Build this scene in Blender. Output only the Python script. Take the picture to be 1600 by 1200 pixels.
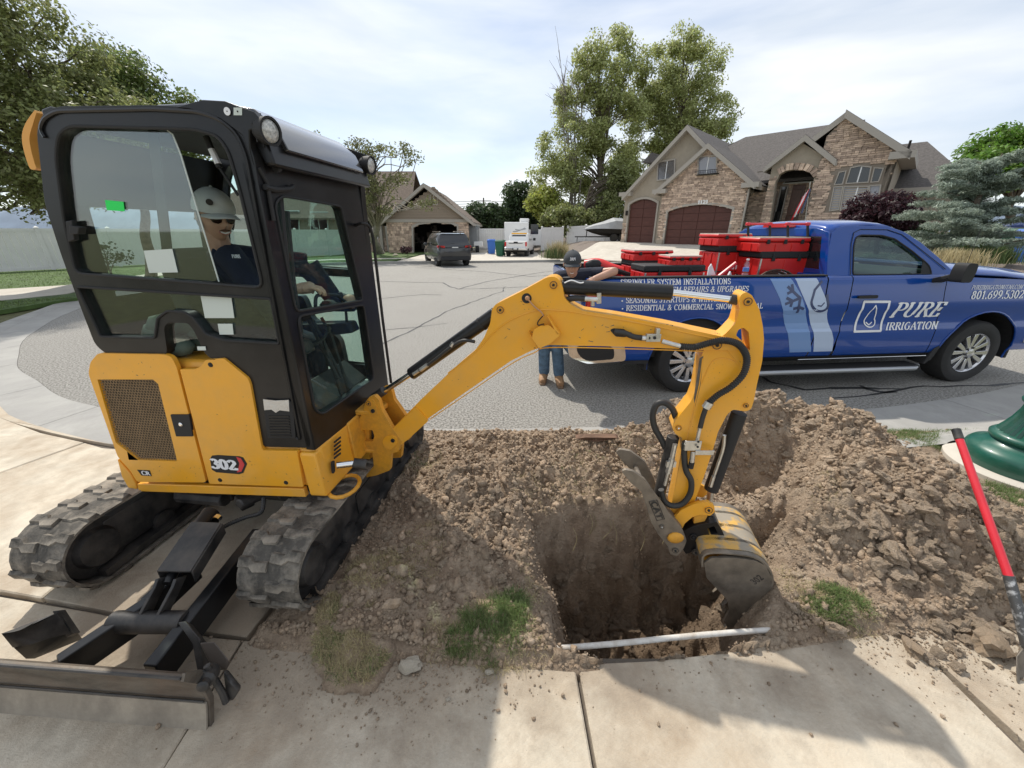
import bpy,bmesh,math,random
import numpy as np
from mathutils import Vector,Matrix,noise as mnoise
from mathutils.geometry import tessellate_polygon
for o_ in list(bpy.data.objects):bpy.data.objects.remove(o_)
SC=bpy.context.scene
# ------------------------------------------------------------------ camera, sky, sun, exposure
FPX,YH,CH=600.0,362.0,1.75
PITCH=math.atan((600-YH)/FPX)
cam_d=bpy.data.cameras.new('camera');cam=bpy.data.objects.new('camera',cam_d)
SC.collection.objects.link(cam);SC.camera=cam
cam_d.sensor_width=36;cam_d.lens=36*FPX/1600;cam_d.clip_start=0.05;cam_d.clip_end=20000
cam.location=(0,0,CH);cam.rotation_euler=(math.pi/2-PITCH,0,0)
SUNV=Vector((-0.38,0.62,1.0)).normalized()
ELEV=math.asin(SUNV.z);AZ=math.atan2(SUNV.x,SUNV.y)
world=bpy.data.worlds.new('World');SC.world=world;world.use_nodes=True
wn=world.node_tree;wn.nodes.clear()
wout=wn.nodes.new('ShaderNodeOutputWorld');wbg=wn.nodes.new('ShaderNodeBackground')
sky=wn.nodes.new('ShaderNodeTexSky');sky.sky_type='NISHITA';sky.sun_disc=False
sky.sun_elevation=ELEV;sky.sun_rotation=AZ;sky.air_density=1.0;sky.dust_density=1.5;sky.altitude=1400
tc=wn.nodes.new('ShaderNodeTexCoord')
mp=wn.nodes.new('ShaderNodeMapping');mp.inputs['Scale'].default_value=(1.0,0.8,4.2);mp.inputs['Rotation'].default_value=(0.12,0.1,0.4)
nz=wn.nodes.new('ShaderNodeTexNoise');nz.inputs['Scale'].default_value=1.35;nz.inputs['Detail'].default_value=7;nz.inputs['Roughness'].default_value=0.5
nz.inputs['Distortion'].default_value=0.35
cr=wn.nodes.new('ShaderNodeValToRGB');cr.color_ramp.elements[0].position=0.36;cr.color_ramp.elements[1].position=0.66
cr.color_ramp.elements[0].color=(0.38,0.38,0.38,1);cr.color_ramp.elements[1].color=(0.97,0.95,0.95,1)
mx=wn.nodes.new('ShaderNodeMix');mx.data_type='RGBA'
wn.links.new(tc.outputs['Generated'],mp.inputs['Vector']);wn.links.new(mp.outputs[0],nz.inputs['Vector'])
wn.links.new(nz.outputs['Fac'],cr.inputs['Fac']);wn.links.new(cr.outputs['Color'],mx.inputs[0])
wn.links.new(sky.outputs[0],mx.inputs[6]);mx.inputs[7].default_value=(6.7,6.85,7.0,1)
n2=wn.nodes.new('ShaderNodeTexNoise');n2 .inputs['Scale'].default_value=2.3;n2 .inputs['Detail'].default_value=6;n2 .inputs['Distortion'].default_value=.5;wn.links.new(mp.outputs[0],n2 .inputs['Vector'])
c2=wn.nodes.new('ShaderNodeValToRGB');c2 .color_ramp.elements[0].position=.34;c2 .color_ramp.elements[1].position=.62;c2 .color_ramp.elements[0].color=(5.4/8,5.8/8,6.25/8,1);c2 .color_ramp.elements[1].color=(7.3/8,7.4/8,7.4/8,1);wn.links.new(n2 .outputs['Fac'],c2 .inputs[0])
vm=wn.nodes.new('ShaderNodeVectorMath');vm.operation='SCALE';vm.inputs['Scale'].default_value=8.0;wn.links.new(c2 .outputs[0],vm.inputs[0]);wn.links.new(vm.outputs[0],mx.inputs[7])
wn.links.new(mx.outputs[2],wbg.inputs['Color']);wbg.inputs['Strength'].default_value=0.13
wn.links.new(wbg.outputs[0],wout.inputs[0])
sun_d=bpy.data.lights.new('sun','SUN');sun_d.energy=3.4;sun_d.angle=math.radians(0.9);sun_d.color=(1.0,0.94,0.84)
sun=bpy.data.objects.new('sun',sun_d);SC.collection.objects.link(sun)
sun.rotation_euler=SUNV.to_track_quat('Z','Y').to_euler();sun.location=(0,0,30)
SC.view_settings.view_transform='Standard';SC.view_settings.look='None'
SC.view_settings.exposure=0.28;SC.view_settings.gamma=1.0;SC.view_settings.use_curve_mapping=False
SC.render.engine='CYCLES';SC.cycles.transparent_max_bounces=16;SC.cycles.max_bounces=8
# ------------------------------------------------------------------ helpers
R=random.Random(7);NR=np.random.default_rng(7)
rad=math.radians
def ray(x,y):
 u=(x-800)/FPX;v=(600-y)/FPX
 return Vector((u,math.cos(PITCH)+v*math.sin(PITCH),-math.sin(PITCH)+v*math.cos(PITCH)))
def G(x,y,z=0.0):
 r=ray(x,y);t=(z-CH)/r.z;return Vector((r.x*t,r.y*t,z))
def W(x,y,Y):
 r=ray(x,y);t=Y/r.y;return Vector((r.x*t,Y,CH+r.z*t))
class Plane:  # a vertical wall plane: s along it, z up, off = depth away from the viewer
 def __init__(s,ox,oy,deg):
  a=rad(deg);s.o=Vector((ox,oy,0));s.u=Vector((math.cos(a),math.sin(a),0));s.n=Vector((-math.sin(a),math.cos(a),0));s.deg=deg
 def at(s,px,py,off=0.0):
  r=ray(px,py);o=s.o+s.n*off;t=(o.dot(s.n))/(r.dot(s.n))
  return Vector((r.x*t,r.y*t,CH+r.z*t))
 def sz(s,px,py,off=0.0):
  p=s.at(px,py,off)-s.o;return(p.dot(s.u),p.z)
 def p(s,a,z,off=0.0):return s.o+s.u*a+s.n*off+Vector((0,0,z))
 def M(s,a,z,off=0.0):  # matrix with x = u, y = n, z = up
  m=Matrix.Identity(4)
  for i in range(3):m[i][0]=s.u[i];m[i][1]=s.n[i]
  m.translation=s.p(a,z,off);return m
def rounded(pts,r,seg=3):  # round the corners of a closed polygon
 out=[];n=len(pts)
 for i in range(n):
  p0,p1,p2=[Vector(pts[(i+k)%n])for k in(-1,0,1)]
  a=(p0-p1);b=(p2-p1);d=min(r,a.length*.45,b.length*.45)
  if a.length<1e-6 or b.length<1e-6:continue
  A=p1+a.normalized()*d;B=p1+b.normalized()*d
  for k in range(seg+1):
   t=k/seg;out.append((1-t)**2*A+2*t*(1-t)*p1+t*t*B)
 return out
def spline(pts,n=8):
 P=[Vector(p)for p in pts];out=[]
 for i in range(len(P)-1):
  p0=P[max(i-1,0)];p1=P[i];p2=P[i+1];p3=P[min(i+2,len(P)-1)]
  for k in range(n):
   t=k/n
   out.append(0.5*((2*p1)+(p2-p0)*t+(2*p0-5*p1+4*p2-p3)*t*t+(-p0+3*p1-3*p2+p3)*t**3))
 out.append(P[-1]);return out
class MB:
 def __init__(s,T=None):s.v=[];s.f=[];s.T=T;s.mi=[];s.m=0
 def add(s,vs,fs):
  b=len(s.v);T=s.T
  s.v+=[tuple(T@Vector(v))if T else tuple(v)for v in vs]
  s.f+=[tuple(i+b for i in f)for f in fs];s.mi+=[s.m]*len(fs);return s
 def box(s,c,d,rot=None):
  c=Vector(c);vs=[]
  for x in(-.5,.5):
   for y in(-.5,.5):
    for z in(-.5,.5):
     p=Vector((x*d[0],y*d[1],z*d[2]));p=rot@p if rot else p;vs.append(c+p)
  return s.add(vs,[(0,1,3,2),(4,6,7,5),(0,4,5,1),(2,3,7,6),(0,2,6,4),(1,5,7,3)])
 def bb(s,a,b):return s.box([(a[i]+b[i])/2 for i in range(3)],[abs(b[i]-a[i])for i in range(3)])
 def prism(s,pts,d,holes=(),caps=True):
  loops=[[Vector(p)for p in pts]]+[[Vector(p)for p in h]for h in holes]
  d=Vector(d);flat=[p for l in loops for p in l];n=len(flat)
  vs=flat+[p+d for p in flat];fs=[]
  if caps:
   for t in tessellate_polygon(loops):fs.append(tuple(t));fs.append((t[2]+n,t[1]+n,t[0]+n))
  b=0
  for l in loops:
   m=len(l)
   for i in range(m):j=(i+1)%m;fs.append((b+i,b+j,b+j+n,b+i+n))
   b+=m
  return s.add(vs,fs)
 def sheet(s,pts,holes=()):
  loops=[[Vector(p)for p in pts]]+[[Vector(p)for p in h]for h in holes]
  return s.add([p for l in loops for p in l],[tuple(t)for t in tessellate_polygon(loops)])
 def tube(s,pts,r,seg=8,caps=True,rs=None):
  P=[Vector(p)for p in pts];vs=[];fs=[];up=Vector((0.13,0.07,1)).normalized();last=None
  for i,p in enumerate(P):
   t=(P[min(i+1,len(P)-1)]-P[max(i-1,0)])
   t=t.normalized()if t.length>1e-9 else Vector((0,0,1))
   if last is None:
    a=t.cross(up)
    if a.length<1e-3:a=t.cross(Vector((1,0,0)))
   else:a=last-t*last.dot(t)
   a.normalize();last=a;b=t.cross(a);rr=rs[i]if rs else r
   for k in range(seg):
    w=2*math.pi*k/seg;vs.append(p+a*(math.cos(w)*rr)+b*(math.sin(w)*rr))
  for i in range(len(P)-1):
   for k in range(seg):k2=(k+1)%seg;fs.append((i*seg+k,i*seg+k2,(i+1)*seg+k2,(i+1)*seg+k))
  if caps:fs.append(tuple(range(seg))[::-1]);fs.append(tuple((len(P)-1)*seg+k for k in range(seg)))
  return s.add(vs,fs)
 def cyl(s,a,b,r,seg=16,r2=None):return s.tube([a,b],r,seg,rs=[r,r if r2 is None else r2])
 def lathe(s,prof,c,ax=(0,0,1),seg=24,flute=0,caps=True):
  ax=Vector(ax).normalized();a=ax.orthogonal().normalized();b=ax.cross(a);c=Vector(c);vs=[];fs=[]
  for(r,h)in prof:
   for k in range(seg):
    w=2*math.pi*k/seg;rr=r*(1+(flute if k%2 else 0));vs.append(c+ax*h+(a*math.cos(w)+b*math.sin(w))*rr)
  for i in range(len(prof)-1):
   for k in range(seg):k2=(k+1)%seg;fs.append((i*seg+k,i*seg+k2,(i+1)*seg+k2,(i+1)*seg+k))
  if caps:fs.append(tuple(range(seg))[::-1]);fs.append(tuple((len(prof)-1)*seg+k for k in range(seg)))
  return s.add(vs,fs)
 def ball(s,c,r,seg=10,sc=(1,1,1)):
  c=Vector(c);vs=[];fs=[];n=seg//2
  for i in range(n+1):
   t=math.pi*i/n
   for k in range(seg):
    w=2*math.pi*k/seg
    vs.append(c+Vector((r*sc[0]*math.sin(t)*math.cos(w),r*sc[1]*math.sin(t)*math.sin(w),r*sc[2]*math.cos(t))))
  for i in range(n):
   for k in range(seg):k2=(k+1)%seg;fs.append((i*seg+k,(i+1)*seg+k,(i+1)*seg+k2,i*seg+k2))
  return s.add(vs,fs)
 def build(s,name,mat,parent=None,bevel=0,seg=2,smooth=35,solid=0,**tags):
  me=bpy.data.meshes.new(name)
  V=np.array(s.v,dtype=np.float64);c=(V.min(0)+V.max(0))/2 if len(V)else np.zeros(3)
  if 'origin' in tags:c=np.array(tags.pop('origin'))
  me.from_pydata([tuple(x)for x in(V-c)],[],s.f)
  for m in(mat if isinstance(mat,(list,tuple))else[mat]):me.materials.append(m)
  if any(s.mi):me.polygons.foreach_set('material_index',s.mi)
  bm=bmesh.new();bm.from_mesh(me)
  if bevel or smooth:bmesh.ops.remove_doubles(bm,verts=bm.verts,dist=1e-5)
  bmesh.ops.recalc_face_normals(bm,faces=bm.faces);bm.to_mesh(me);bm.free()
  if smooth:me.shade_smooth();me.set_sharp_from_angle(angle=rad(smooth))
  o=bpy.data.objects.new(name,me);SC.collection.objects.link(o)
  place(o,Vector(c),parent)
  if bevel:
   m=o.modifiers.new('bevel','BEVEL');m.width=bevel;m.segments=seg;m.limit_method='ANGLE';m.angle_limit=rad(40);m.harden_normals=False
  if solid:m=o.modifiers.new('solid','SOLIDIFY');m.thickness=solid
  tag(o,**tags);return o
WL={}
def place(o,loc,parent):
 WL[o.name]=loc
 if parent:o.parent=parent;o.location=loc-WL[parent.name]
 else:o.location=loc
def tag(o,label=None,cat=None,group=None,kind=None):
 if label:o['label']=label
 if cat:o['category']=cat
 if group:o['group']=group
 if kind:o['kind']=kind
def thing(name,loc,label,cat,group=None):
 o=bpy.data.objects.new(name,None);SC.collection.objects.link(o);o.empty_display_size=.2
 place(o,Vector(loc),None);tag(o,label,cat,group);return o
def inst(src_me,name,M,parent,**tags):  # object sharing mesh data, world matrix M
 o=bpy.data.objects.new(name,src_me);SC.collection.objects.link(o)
 WL[o.name]=M.translation.copy()
 if parent:o.parent=parent;L=M.copy();L.translation=M.translation-WL[parent.name];o.matrix_local=L
 else:o.matrix_world=M
 tag(o,**tags);return o
def fastmesh(name,V,F,mat,parent=None,smooth=False,**tags):  # V (n,3), F (m,k) numpy
 me=bpy.data.meshes.new(name);k=F.shape[1]
 me.vertices.add(len(V));me.vertices.foreach_set('co',np.asarray(V,dtype=np.float32).ravel())
 me.loops.add(F.size);me.loops.foreach_set('vertex_index',F.ravel().astype(np.int32))
 me.polygons.add(len(F));me.polygons.foreach_set('loop_start',np.arange(0,F.size,k,dtype=np.int32))
 me.polygons.foreach_set('loop_total',np.full(len(F),k,dtype=np.int32))
 me.update(calc_edges=True);me.materials.append(mat)
 if smooth:me.shade_smooth()
 o=bpy.data.objects.new(name,me);SC.collection.objects.link(o)
 place(o,Vector((0,0,0)),None)
 if parent:o.parent=parent;o.location=-WL[parent.name]
 tag(o,**tags);return o
 # ------------------------------------------------------------------ materials
def mat(name,col,rough=.6,metal=0,var=0,vscale=5,col2=None,bump=0,bscale=40,island=0,spec=None,coat=0,trans=0,alpha=1,detail=6,dust=None,dscale=3,damt=.5,stretch=None,ramp=(.35,.65),transl=0,wave=None):
 m=bpy.data.materials.new(name);m.use_nodes=True;nt=m.node_tree;b=nt.nodes['Principled BSDF']
 N=nt.nodes.new;Lk=nt.links.new
 b.inputs['Roughness'].default_value=rough;b.inputs['Metallic'].default_value=metal
 if spec is not None:b.inputs['Specular IOR Level'].default_value=spec
 if coat:b.inputs['Coat Weight'].default_value=coat;b.inputs['Coat Roughness'].default_value=.05
 if trans:b.inputs['Transmission Weight'].default_value=trans
 if alpha<1:b.inputs['Alpha'].default_value=alpha
 col=tuple(col)+(1,)if len(col)==3 else col
 cur=None;tcn=N('ShaderNodeTexCoord');vec=tcn.outputs['Object']
 if stretch:
  mpp=N('ShaderNodeMapping');mpp.inputs['Scale'].default_value=stretch;Lk(vec,mpp.inputs[0]);vec=mpp.outputs[0]
 if col2 is not None or var:
  c2=(tuple(col2)+(1,))if col2 is not None else tuple(min(1,c*(1+var))for c in col[:3])+(1,)
  c1=col if col2 is not None else tuple(c*(1-var)for c in col[:3])+(1,)
  n=N('ShaderNodeTexNoise');n.inputs['Scale'].default_value=vscale;n.inputs['Detail'].default_value=detail;n.inputs['Roughness'].default_value=.62
  Lk(vec,n.inputs['Vector']);r=N('ShaderNodeValToRGB');r.color_ramp.elements[0].position=ramp[0];r.color_ramp.elements[1].position=ramp[1]
  r.color_ramp.elements[0].color=c1;r.color_ramp.elements[1].color=c2;Lk(n.outputs['Fac'],r.inputs[0]);cur=r.outputs[0]
 if island:
  g=N('ShaderNodeNewGeometry');h=N('ShaderNodeHueSaturation');mr=N('ShaderNodeMapRange')
  mr.inputs['To Min'].default_value=1-island;mr.inputs['To Max'].default_value=1+island
  Lk(g.outputs['Random Per Island'],mr.inputs['Value']);Lk(mr.outputs[0],h.inputs['Value'])
  mr2=N('ShaderNodeMapRange');mr2 .inputs['To Min'].default_value=.5-.03*min(1,max(0,island*3-.9));mr2 .inputs['To Max'].default_value=.5+.03*min(1,max(0,island*3-.9))
  Lk(g.outputs['Random Per Island'],mr2 .inputs['Value']);Lk(mr2 .outputs[0],h.inputs['Hue'])
  if cur:Lk(cur,h.inputs['Color'])
  else:h.inputs['Color'].default_value=col
  cur=h.outputs[0]
 if dust is not None:
  n=N('ShaderNodeTexNoise');n.inputs['Scale'].default_value=dscale;n.inputs['Detail'].default_value=9;n.inputs['Roughness'].default_value=.7;Lk(tcn.outputs['Object'],n.inputs['Vector'])
  r=N('ShaderNodeMapRange');r.inputs['From Min'].default_value=.42;r.inputs['From Max'].default_value=.72;r.inputs['To Max'].default_value=damt;Lk(n.outputs['Fac'],r.inputs['Value'])
  x=N('ShaderNodeMix');x.data_type='RGBA';Lk(r.outputs[0],x.inputs[0])
  if cur:Lk(cur,x.inputs[6])
  else:x.inputs[6].default_value=col
  x.inputs[7].default_value=tuple(dust)+(1,);cur=x.outputs[2]
  rm=N('ShaderNodeMapRange');rm.inputs['To Min'].default_value=rough;rm.inputs['To Max'].default_value=.9;Lk(r.outputs[0],rm.inputs['Value']);Lk(rm.outputs[0],b.inputs['Roughness'])
 if cur:Lk(cur,b.inputs['Base Color'])
 else:b.inputs['Base Color'].default_value=col
 if bump:
  n=N('ShaderNodeTexNoise');n.inputs['Scale'].default_value=bscale;n.inputs['Detail'].default_value=8;n.inputs['Roughness'].default_value=.65;Lk(vec,n.inputs['Vector'])
  bp=N('ShaderNodeBump');bp.inputs['Strength'].default_value=min(1,bump);bp.inputs['Distance'].default_value=.02*bump;Lk(n.outputs['Fac'],bp.inputs['Height']);Lk(bp.outputs[0],b.inputs['Normal'])
 if transl:
  o=[x for x in nt.nodes if x.type=='OUTPUT_MATERIAL'][0];tb=N('ShaderNodeBsdfTranslucent');ms=N('ShaderNodeMixShader');ms.inputs[0].default_value=transl
  if cur:Lk(cur,tb.inputs['Color'])
  else:tb.inputs['Color'].default_value=col
  Lk(b.outputs[0],ms.inputs[1]);Lk(tb.outputs[0],ms.inputs[2]);Lk(ms.outputs[0],o.inputs['Surface'])
 return m
def glass(name,tint=(.75,.9,.85),fac=.25,rough=.03,dirt=.0,dirtcol=(.6,.62,.6)):  # thin pane: tinted see-through plus mirror
 m=bpy.data.materials.new(name);m.use_nodes=True;nt=m.node_tree;nt.nodes.clear();N=nt.nodes.new;Lk=nt.links.new
 o=N('ShaderNodeOutputMaterial');t=N('ShaderNodeBsdfTransparent');t.inputs[0].default_value=tuple(tint)+(1,)
 g=N('ShaderNodeBsdfGlossy');g.inputs['Roughness'].default_value=rough;g.inputs['Color'].default_value=(1,1,1,1)
 fr=N('ShaderNodeLayerWeight');fr.inputs[0].default_value=.5;pw=N('ShaderNodeMath');pw.operation='POWER';pw.inputs[1].default_value=4.0;Lk(fr.outputs['Facing'],pw.inputs[0]);ad=N('ShaderNodeMath');ad.operation='MULTIPLY_ADD';ad.inputs[1].default_value=.45;ad.inputs[2].default_value=fac;ad.use_clamp=True
 Lk(pw.outputs[0],ad.inputs[0]);ms=N('ShaderNodeMixShader');Lk(ad.outputs[0],ms.inputs[0]);Lk(t.outputs[0],ms.inputs[1]);Lk(g.outputs[0],ms.inputs[2]);last=ms
 if dirt:
  d=N('ShaderNodeBsdfDiffuse');d.inputs[0].default_value=tuple(dirtcol)+(1,);n=N('ShaderNodeTexNoise');n.inputs['Scale'].default_value=90;n.inputs['Detail'].default_value=3
  tcn=N('ShaderNodeTexCoord');Lk(tcn.outputs['Object'],n.inputs['Vector'])
  r=N('ShaderNodeMapRange');r.inputs['From Min'].default_value=.55;r.inputs['From Max'].default_value=.75;r.inputs['To Min'].default_value=dirt*.25;r.inputs['To Max'].default_value=min(1,dirt*3);Lk(n.outputs['Fac'],r.inputs['Value'])
  m2=N('ShaderNodeMixShader');Lk(r.outputs[0],m2 .inputs[0]);Lk(ms.outputs[0],m2 .inputs[1]);Lk(d.outputs[0],m2 .inputs[2]);last=m2
 Lk(last.outputs[0],o.inputs[0]);return m
M={}
M['asphalt']=mat('asphalt',(.17,.16,.145),.92,col2=(.46,.44,.40),vscale=48,detail=3,ramp=(.40,.60),bump=1,bscale=110,dust=(.36,.345,.315),dscale=.55,damt=.55)
M['crack']=mat('crack_sealer',(.035,.035,.037),.6,bump=.3)
M['concrete']=mat('concrete',(.58,.515,.412),.92,var=.12,vscale=7,bump=.5,bscale=110,dust=(.38,.30,.215),dscale=1.7,damt=1.25)
M['concrete2']=mat('pale_driveway_concrete',(.56,.52,.45),.92,var=.08,vscale=3,bump=.25,bscale=90,dust=(.42,.37,.31),dscale=.9,damt=.6)
M['gutter']=mat('gutter_concrete',(.36,.35,.325),.9,var=.1,vscale=6,bump=.3,bscale=110,dust=(.26,.25,.24),dscale=1.6,damt=.7)
M['joint']=mat('joint_dirt',(.13,.11,.09),.95,bump=.5,bscale=80)
M['soil']=mat('soil',(.33,.24,.165),.96,var=.25,vscale=9,bump=1.6,bscale=60,dust=(.52,.425,.32),dscale=4.5,damt=.8)
def darken_low(m):  # earth mixed to a darker brown with depth, broken up by noise
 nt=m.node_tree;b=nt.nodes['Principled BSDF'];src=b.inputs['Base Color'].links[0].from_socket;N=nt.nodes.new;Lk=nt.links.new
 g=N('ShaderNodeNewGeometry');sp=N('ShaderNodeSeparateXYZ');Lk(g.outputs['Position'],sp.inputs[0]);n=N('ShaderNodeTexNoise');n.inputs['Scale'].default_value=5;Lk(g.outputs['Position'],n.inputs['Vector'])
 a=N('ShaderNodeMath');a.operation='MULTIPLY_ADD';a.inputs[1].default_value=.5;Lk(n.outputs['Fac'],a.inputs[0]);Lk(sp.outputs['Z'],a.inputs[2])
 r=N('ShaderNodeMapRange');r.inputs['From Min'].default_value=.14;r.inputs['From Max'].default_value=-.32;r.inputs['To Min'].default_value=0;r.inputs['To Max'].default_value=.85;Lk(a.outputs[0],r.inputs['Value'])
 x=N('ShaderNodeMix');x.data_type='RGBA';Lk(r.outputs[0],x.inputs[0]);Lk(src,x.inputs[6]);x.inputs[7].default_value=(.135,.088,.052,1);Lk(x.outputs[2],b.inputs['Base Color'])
darken_low(M['soil'])
M['clod']=mat('soil_clod',(.39,.285,.195),.96,var=.25,vscale=22,bump=1.4,bscale=70,island=.30,dust=(.60,.49,.37),dscale=14,damt=.75)
darken_low(M['clod'])
M['bigclod']=mat('dry_soil_clod',(.44,.335,.235),.96,var=.25,vscale=5,bump=1.6,bscale=9,dust=(.62,.50,.38),dscale=3,damt=.9)
darken_low(M['bigclod'])
def trodden(m):  # soil trampled and spilt over the slabs beside the dig
 nt=m.node_tree;b=nt.nodes['Principled BSDF'];src=b.inputs['Base Color'].links[0].from_socket;N=nt.nodes.new;Lk=nt.links.new
 g=N('ShaderNodeNewGeometry');sp=N('ShaderNodeSeparateXYZ');Lk(g.outputs['Position'],sp.inputs[0]);n=N('ShaderNodeTexNoise');n.inputs['Scale'].default_value=3.2;n.inputs['Detail'].default_value=10;n.inputs['Roughness'].default_value=.7;Lk(g.outputs['Position'],n.inputs['Vector'])
 r1=N('ShaderNodeMapRange');r1 .inputs['From Min'].default_value=.55;r1 .inputs['From Max'].default_value=1.35;Lk(sp.outputs['Y'],r1 .inputs['Value'])
 r2=N('ShaderNodeMapRange');r2 .inputs['From Min'].default_value=2.2;r2 .inputs['From Max'].default_value=1.4;Lk(sp.outputs['Y'],r2 .inputs['Value'])
 r3=N('ShaderNodeMapRange');r3 .inputs['From Min'].default_value=.6;r3 .inputs['From Max'].default_value=-.6;r3 .inputs['To Min'].default_value=.55;r3 .inputs['To Max'].default_value=1.0;Lk(sp.outputs['X'],r3 .inputs['Value'])
 r4=N('ShaderNodeMapRange');r4 .inputs['From Min'].default_value=-2.6;r4 .inputs['From Max'].default_value=-1.5;Lk(sp.outputs['X'],r4 .inputs['Value'])
 def mul(a,c):q=N('ShaderNodeMath');q.operation='MULTIPLY';Lk(a,q.inputs[0]);Lk(c,q.inputs[1]);return q.outputs[0]
 f=mul(mul(r1 .outputs[0],r2 .outputs[0]),mul(r3 .outputs[0],r4 .outputs[0]));q=N('ShaderNodeMath');q.operation='MULTIPLY_ADD';q.inputs[1].default_value=.55;q.inputs[2].default_value=-.52;Lk(f,q.inputs[0]);a=N('ShaderNodeMath');Lk(q.outputs[0],a.inputs[0]);Lk(n.outputs['Fac'],a.inputs[1])
 r=N('ShaderNodeMapRange');r.inputs['From Min'].default_value=.06;r.inputs['From Max'].default_value=.30;r.inputs['To Max'].default_value=.9;Lk(a.outputs[0],r.inputs['Value'])
 x=N('ShaderNodeMix');x.data_type='RGBA';Lk(r.outputs[0],x.inputs[0]);Lk(src,x.inputs[6]);x.inputs[7].default_value=(.30,.245,.185,1);Lk(x.outputs[2],b.inputs['Base Color'])
trodden(M['concrete'])
M['rock']=mat('tan_rock',(.42,.31,.21),.92,var=.18,vscale=16,bump=.8,bscale=60,dust=(.5,.42,.32),dscale=12,damt=.5)
M['whiterock']=mat('pale_caliche',(.62,.55,.44),.95,var=.15,vscale=18,bump=.8,bscale=80)
M['grass']=mat('grass_blade',(.15,.21,.065),.6,island=.4,transl=.3)
M['drygrass']=mat('dry_grass_blade',(.44,.37,.21),.8,island=.3,transl=.25)
M['lawn']=mat('lawn',(.075,.125,.03),.9,var=.3,vscale=2.5,bump=1,bscale=60)
M['lawnearth']=mat('lawn_thatch',(.12,.12,.05),.95,var=.3,vscale=4,bump=1,bscale=60)
M['yellow']=mat('yellow_paint',(.86,.40,.02),.36,var=.05,vscale=2,coat=.25,dust=(.50,.33,.14),dscale=2.8,damt=.38,bump=.04,bscale=30)
M['yellowd']=mat('worn_yellow_paint',(.76,.36,.03),.5,var=.1,vscale=6,dust=(.16,.10,.05),dscale=7,damt=.55,bump=.1,bscale=60)
M['black']=mat('black_paint',(.008,.0085,.010),.34,var=.3,vscale=4,dust=(.09,.08,.07),dscale=5,damt=.16,coat=.1,spec=.35)
M['blackd']=mat('dusty_black_steel',(.02,.02,.021),.45,var=.3,vscale=6,dust=(.14,.12,.10),dscale=6,damt=.55,bump=.1)
M['mattblack']=mat('matt_black',(.018,.018,.019),.7,bump=.15,bscale=60)
M['rubber']=mat('dusty_track_rubber',(.075,.068,.058),.85,var=.35,vscale=14,dust=(.36,.315,.255),dscale=4,damt=1.3,bump=.6,bscale=40)
M['tyre']=mat('tyre_rubber',(.022,.022,.022),.8,bump=.25,bscale=60,dust=(.06,.055,.05),dscale=5,damt=.4)
M['chrome']=mat('chrome_rod',(.85,.85,.85),.12,1)
M['steel']=mat('galvanised_fitting',(.6,.6,.58),.35,.9,var=.15,vscale=30,bump=.2,bscale=60)
M['worn']=mat('worn_earthy_steel',(.22,.19,.155),.5,.5,var=.35,vscale=9,dust=(.30,.25,.19),dscale=5,damt=.7,bump=.3,bscale=70)
M['rust']=mat('rusty_scuffed_steel',(.13,.115,.095),.55,.35,var=.4,vscale=5,dust=(.19,.125,.085),dscale=3.5,damt=.5,bump=.35,bscale=50,stretch=(1,1,3))
M['hose']=mat('hose_rubber',(.03,.03,.03),.55,bump=.1)
M['grille']=mat('dusty_grille',(.25,.165,.085),.7,var=.2,vscale=20)
M['radiator']=mat('radiator_core',(.075,.055,.035),.9,stretch=(40,40,1),var=.5,vscale=3)
M['tape']=mat('silver_tape',(.62,.62,.62),.3,.6,bump=.6,bscale=25)
M['white']=mat('white_paint',(.78,.78,.77),.35,coat=.3)
M['whitev']=mat('white_vinyl',(.74,.73,.71),.5,var=.04,vscale=2)
M['print_w']=mat('white_print',(.82,.83,.86),.5)
M['red']=mat('red_plastic',(.62,.02,.018),.38,var=.08,vscale=6,bump=.05)
M['redp']=mat('red_painted_handle',(.62,.02,.035),.3,var=.08,coat=.4)
M['paper']=mat('paper',(.6,.66,.62),.8)
M['green_tag']=mat('green_tag',(.02,.75,.12),.6)
M['fabric']=mat('dark_seat_fabric',(.05,.055,.06),.9,bump=.4,bscale=120)
M['navy']=mat('navy_shirt_cloth',(.012,.016,.032),.9,bump=.3,bscale=90,var=.2,vscale=8)
M['jeans']=mat('denim',(.09,.16,.25),.9,bump=.5,bscale=150,var=.3,vscale=14)
M['skin']=mat('skin',(.52,.30,.21),.5,var=.08,vscale=9)
M['hair']=mat('hair',(.03,.02,.014),.7)
M['greycap']=mat('grey_cap_cloth',(.52,.52,.50),.9,bump=.3,bscale=200)
M['charcap']=mat('charcoal_cap_cloth',(.05,.055,.062),.9,bump=.3,bscale=200)
M['lens']=mat('dark_lens',(.02,.008,.006),.08)
M['teeth']=mat('teeth',(.8,.76,.7),.3)
M['lip']=mat('lip',(.42,.16,.13),.5)
M['boot']=mat('tan_boot_leather',(.40,.24,.13),.7,var=.2,vscale=15,bump=.3)
M['sole']=mat('boot_sole',(.20,.13,.08),.8)
M['blue']=mat('blue_car_paint',(.001,.052,.29),.26,metal=.0,coat=1.0,spec=.2)
M['dkblue']=mat('dark_blue_vinyl',(.012,.03,.12),.35,coat=.6)
M['stripe1']=mat('pale_blue_vinyl',(.17,.30,.58),.4,coat=.4)
M['stripe2']=mat('silver_blue_vinyl',(.46,.56,.74),.4,coat=.4)
M['carglass']=glass('car_glass',(.62,.70,.67),.06)
M['cabglass']=glass('cab_glass',(.84,.93,.90),.10,dirt=.010)
M['frontglass']=glass('front_cab_glass',(.86,.95,.92),.0,dirt=.022)
M['darkglass']=mat('dark_window',(.015,.018,.02),.08,spec=.9)
M['rim']=mat('alloy_rim',(.66,.66,.68),.22,.85)
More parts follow.
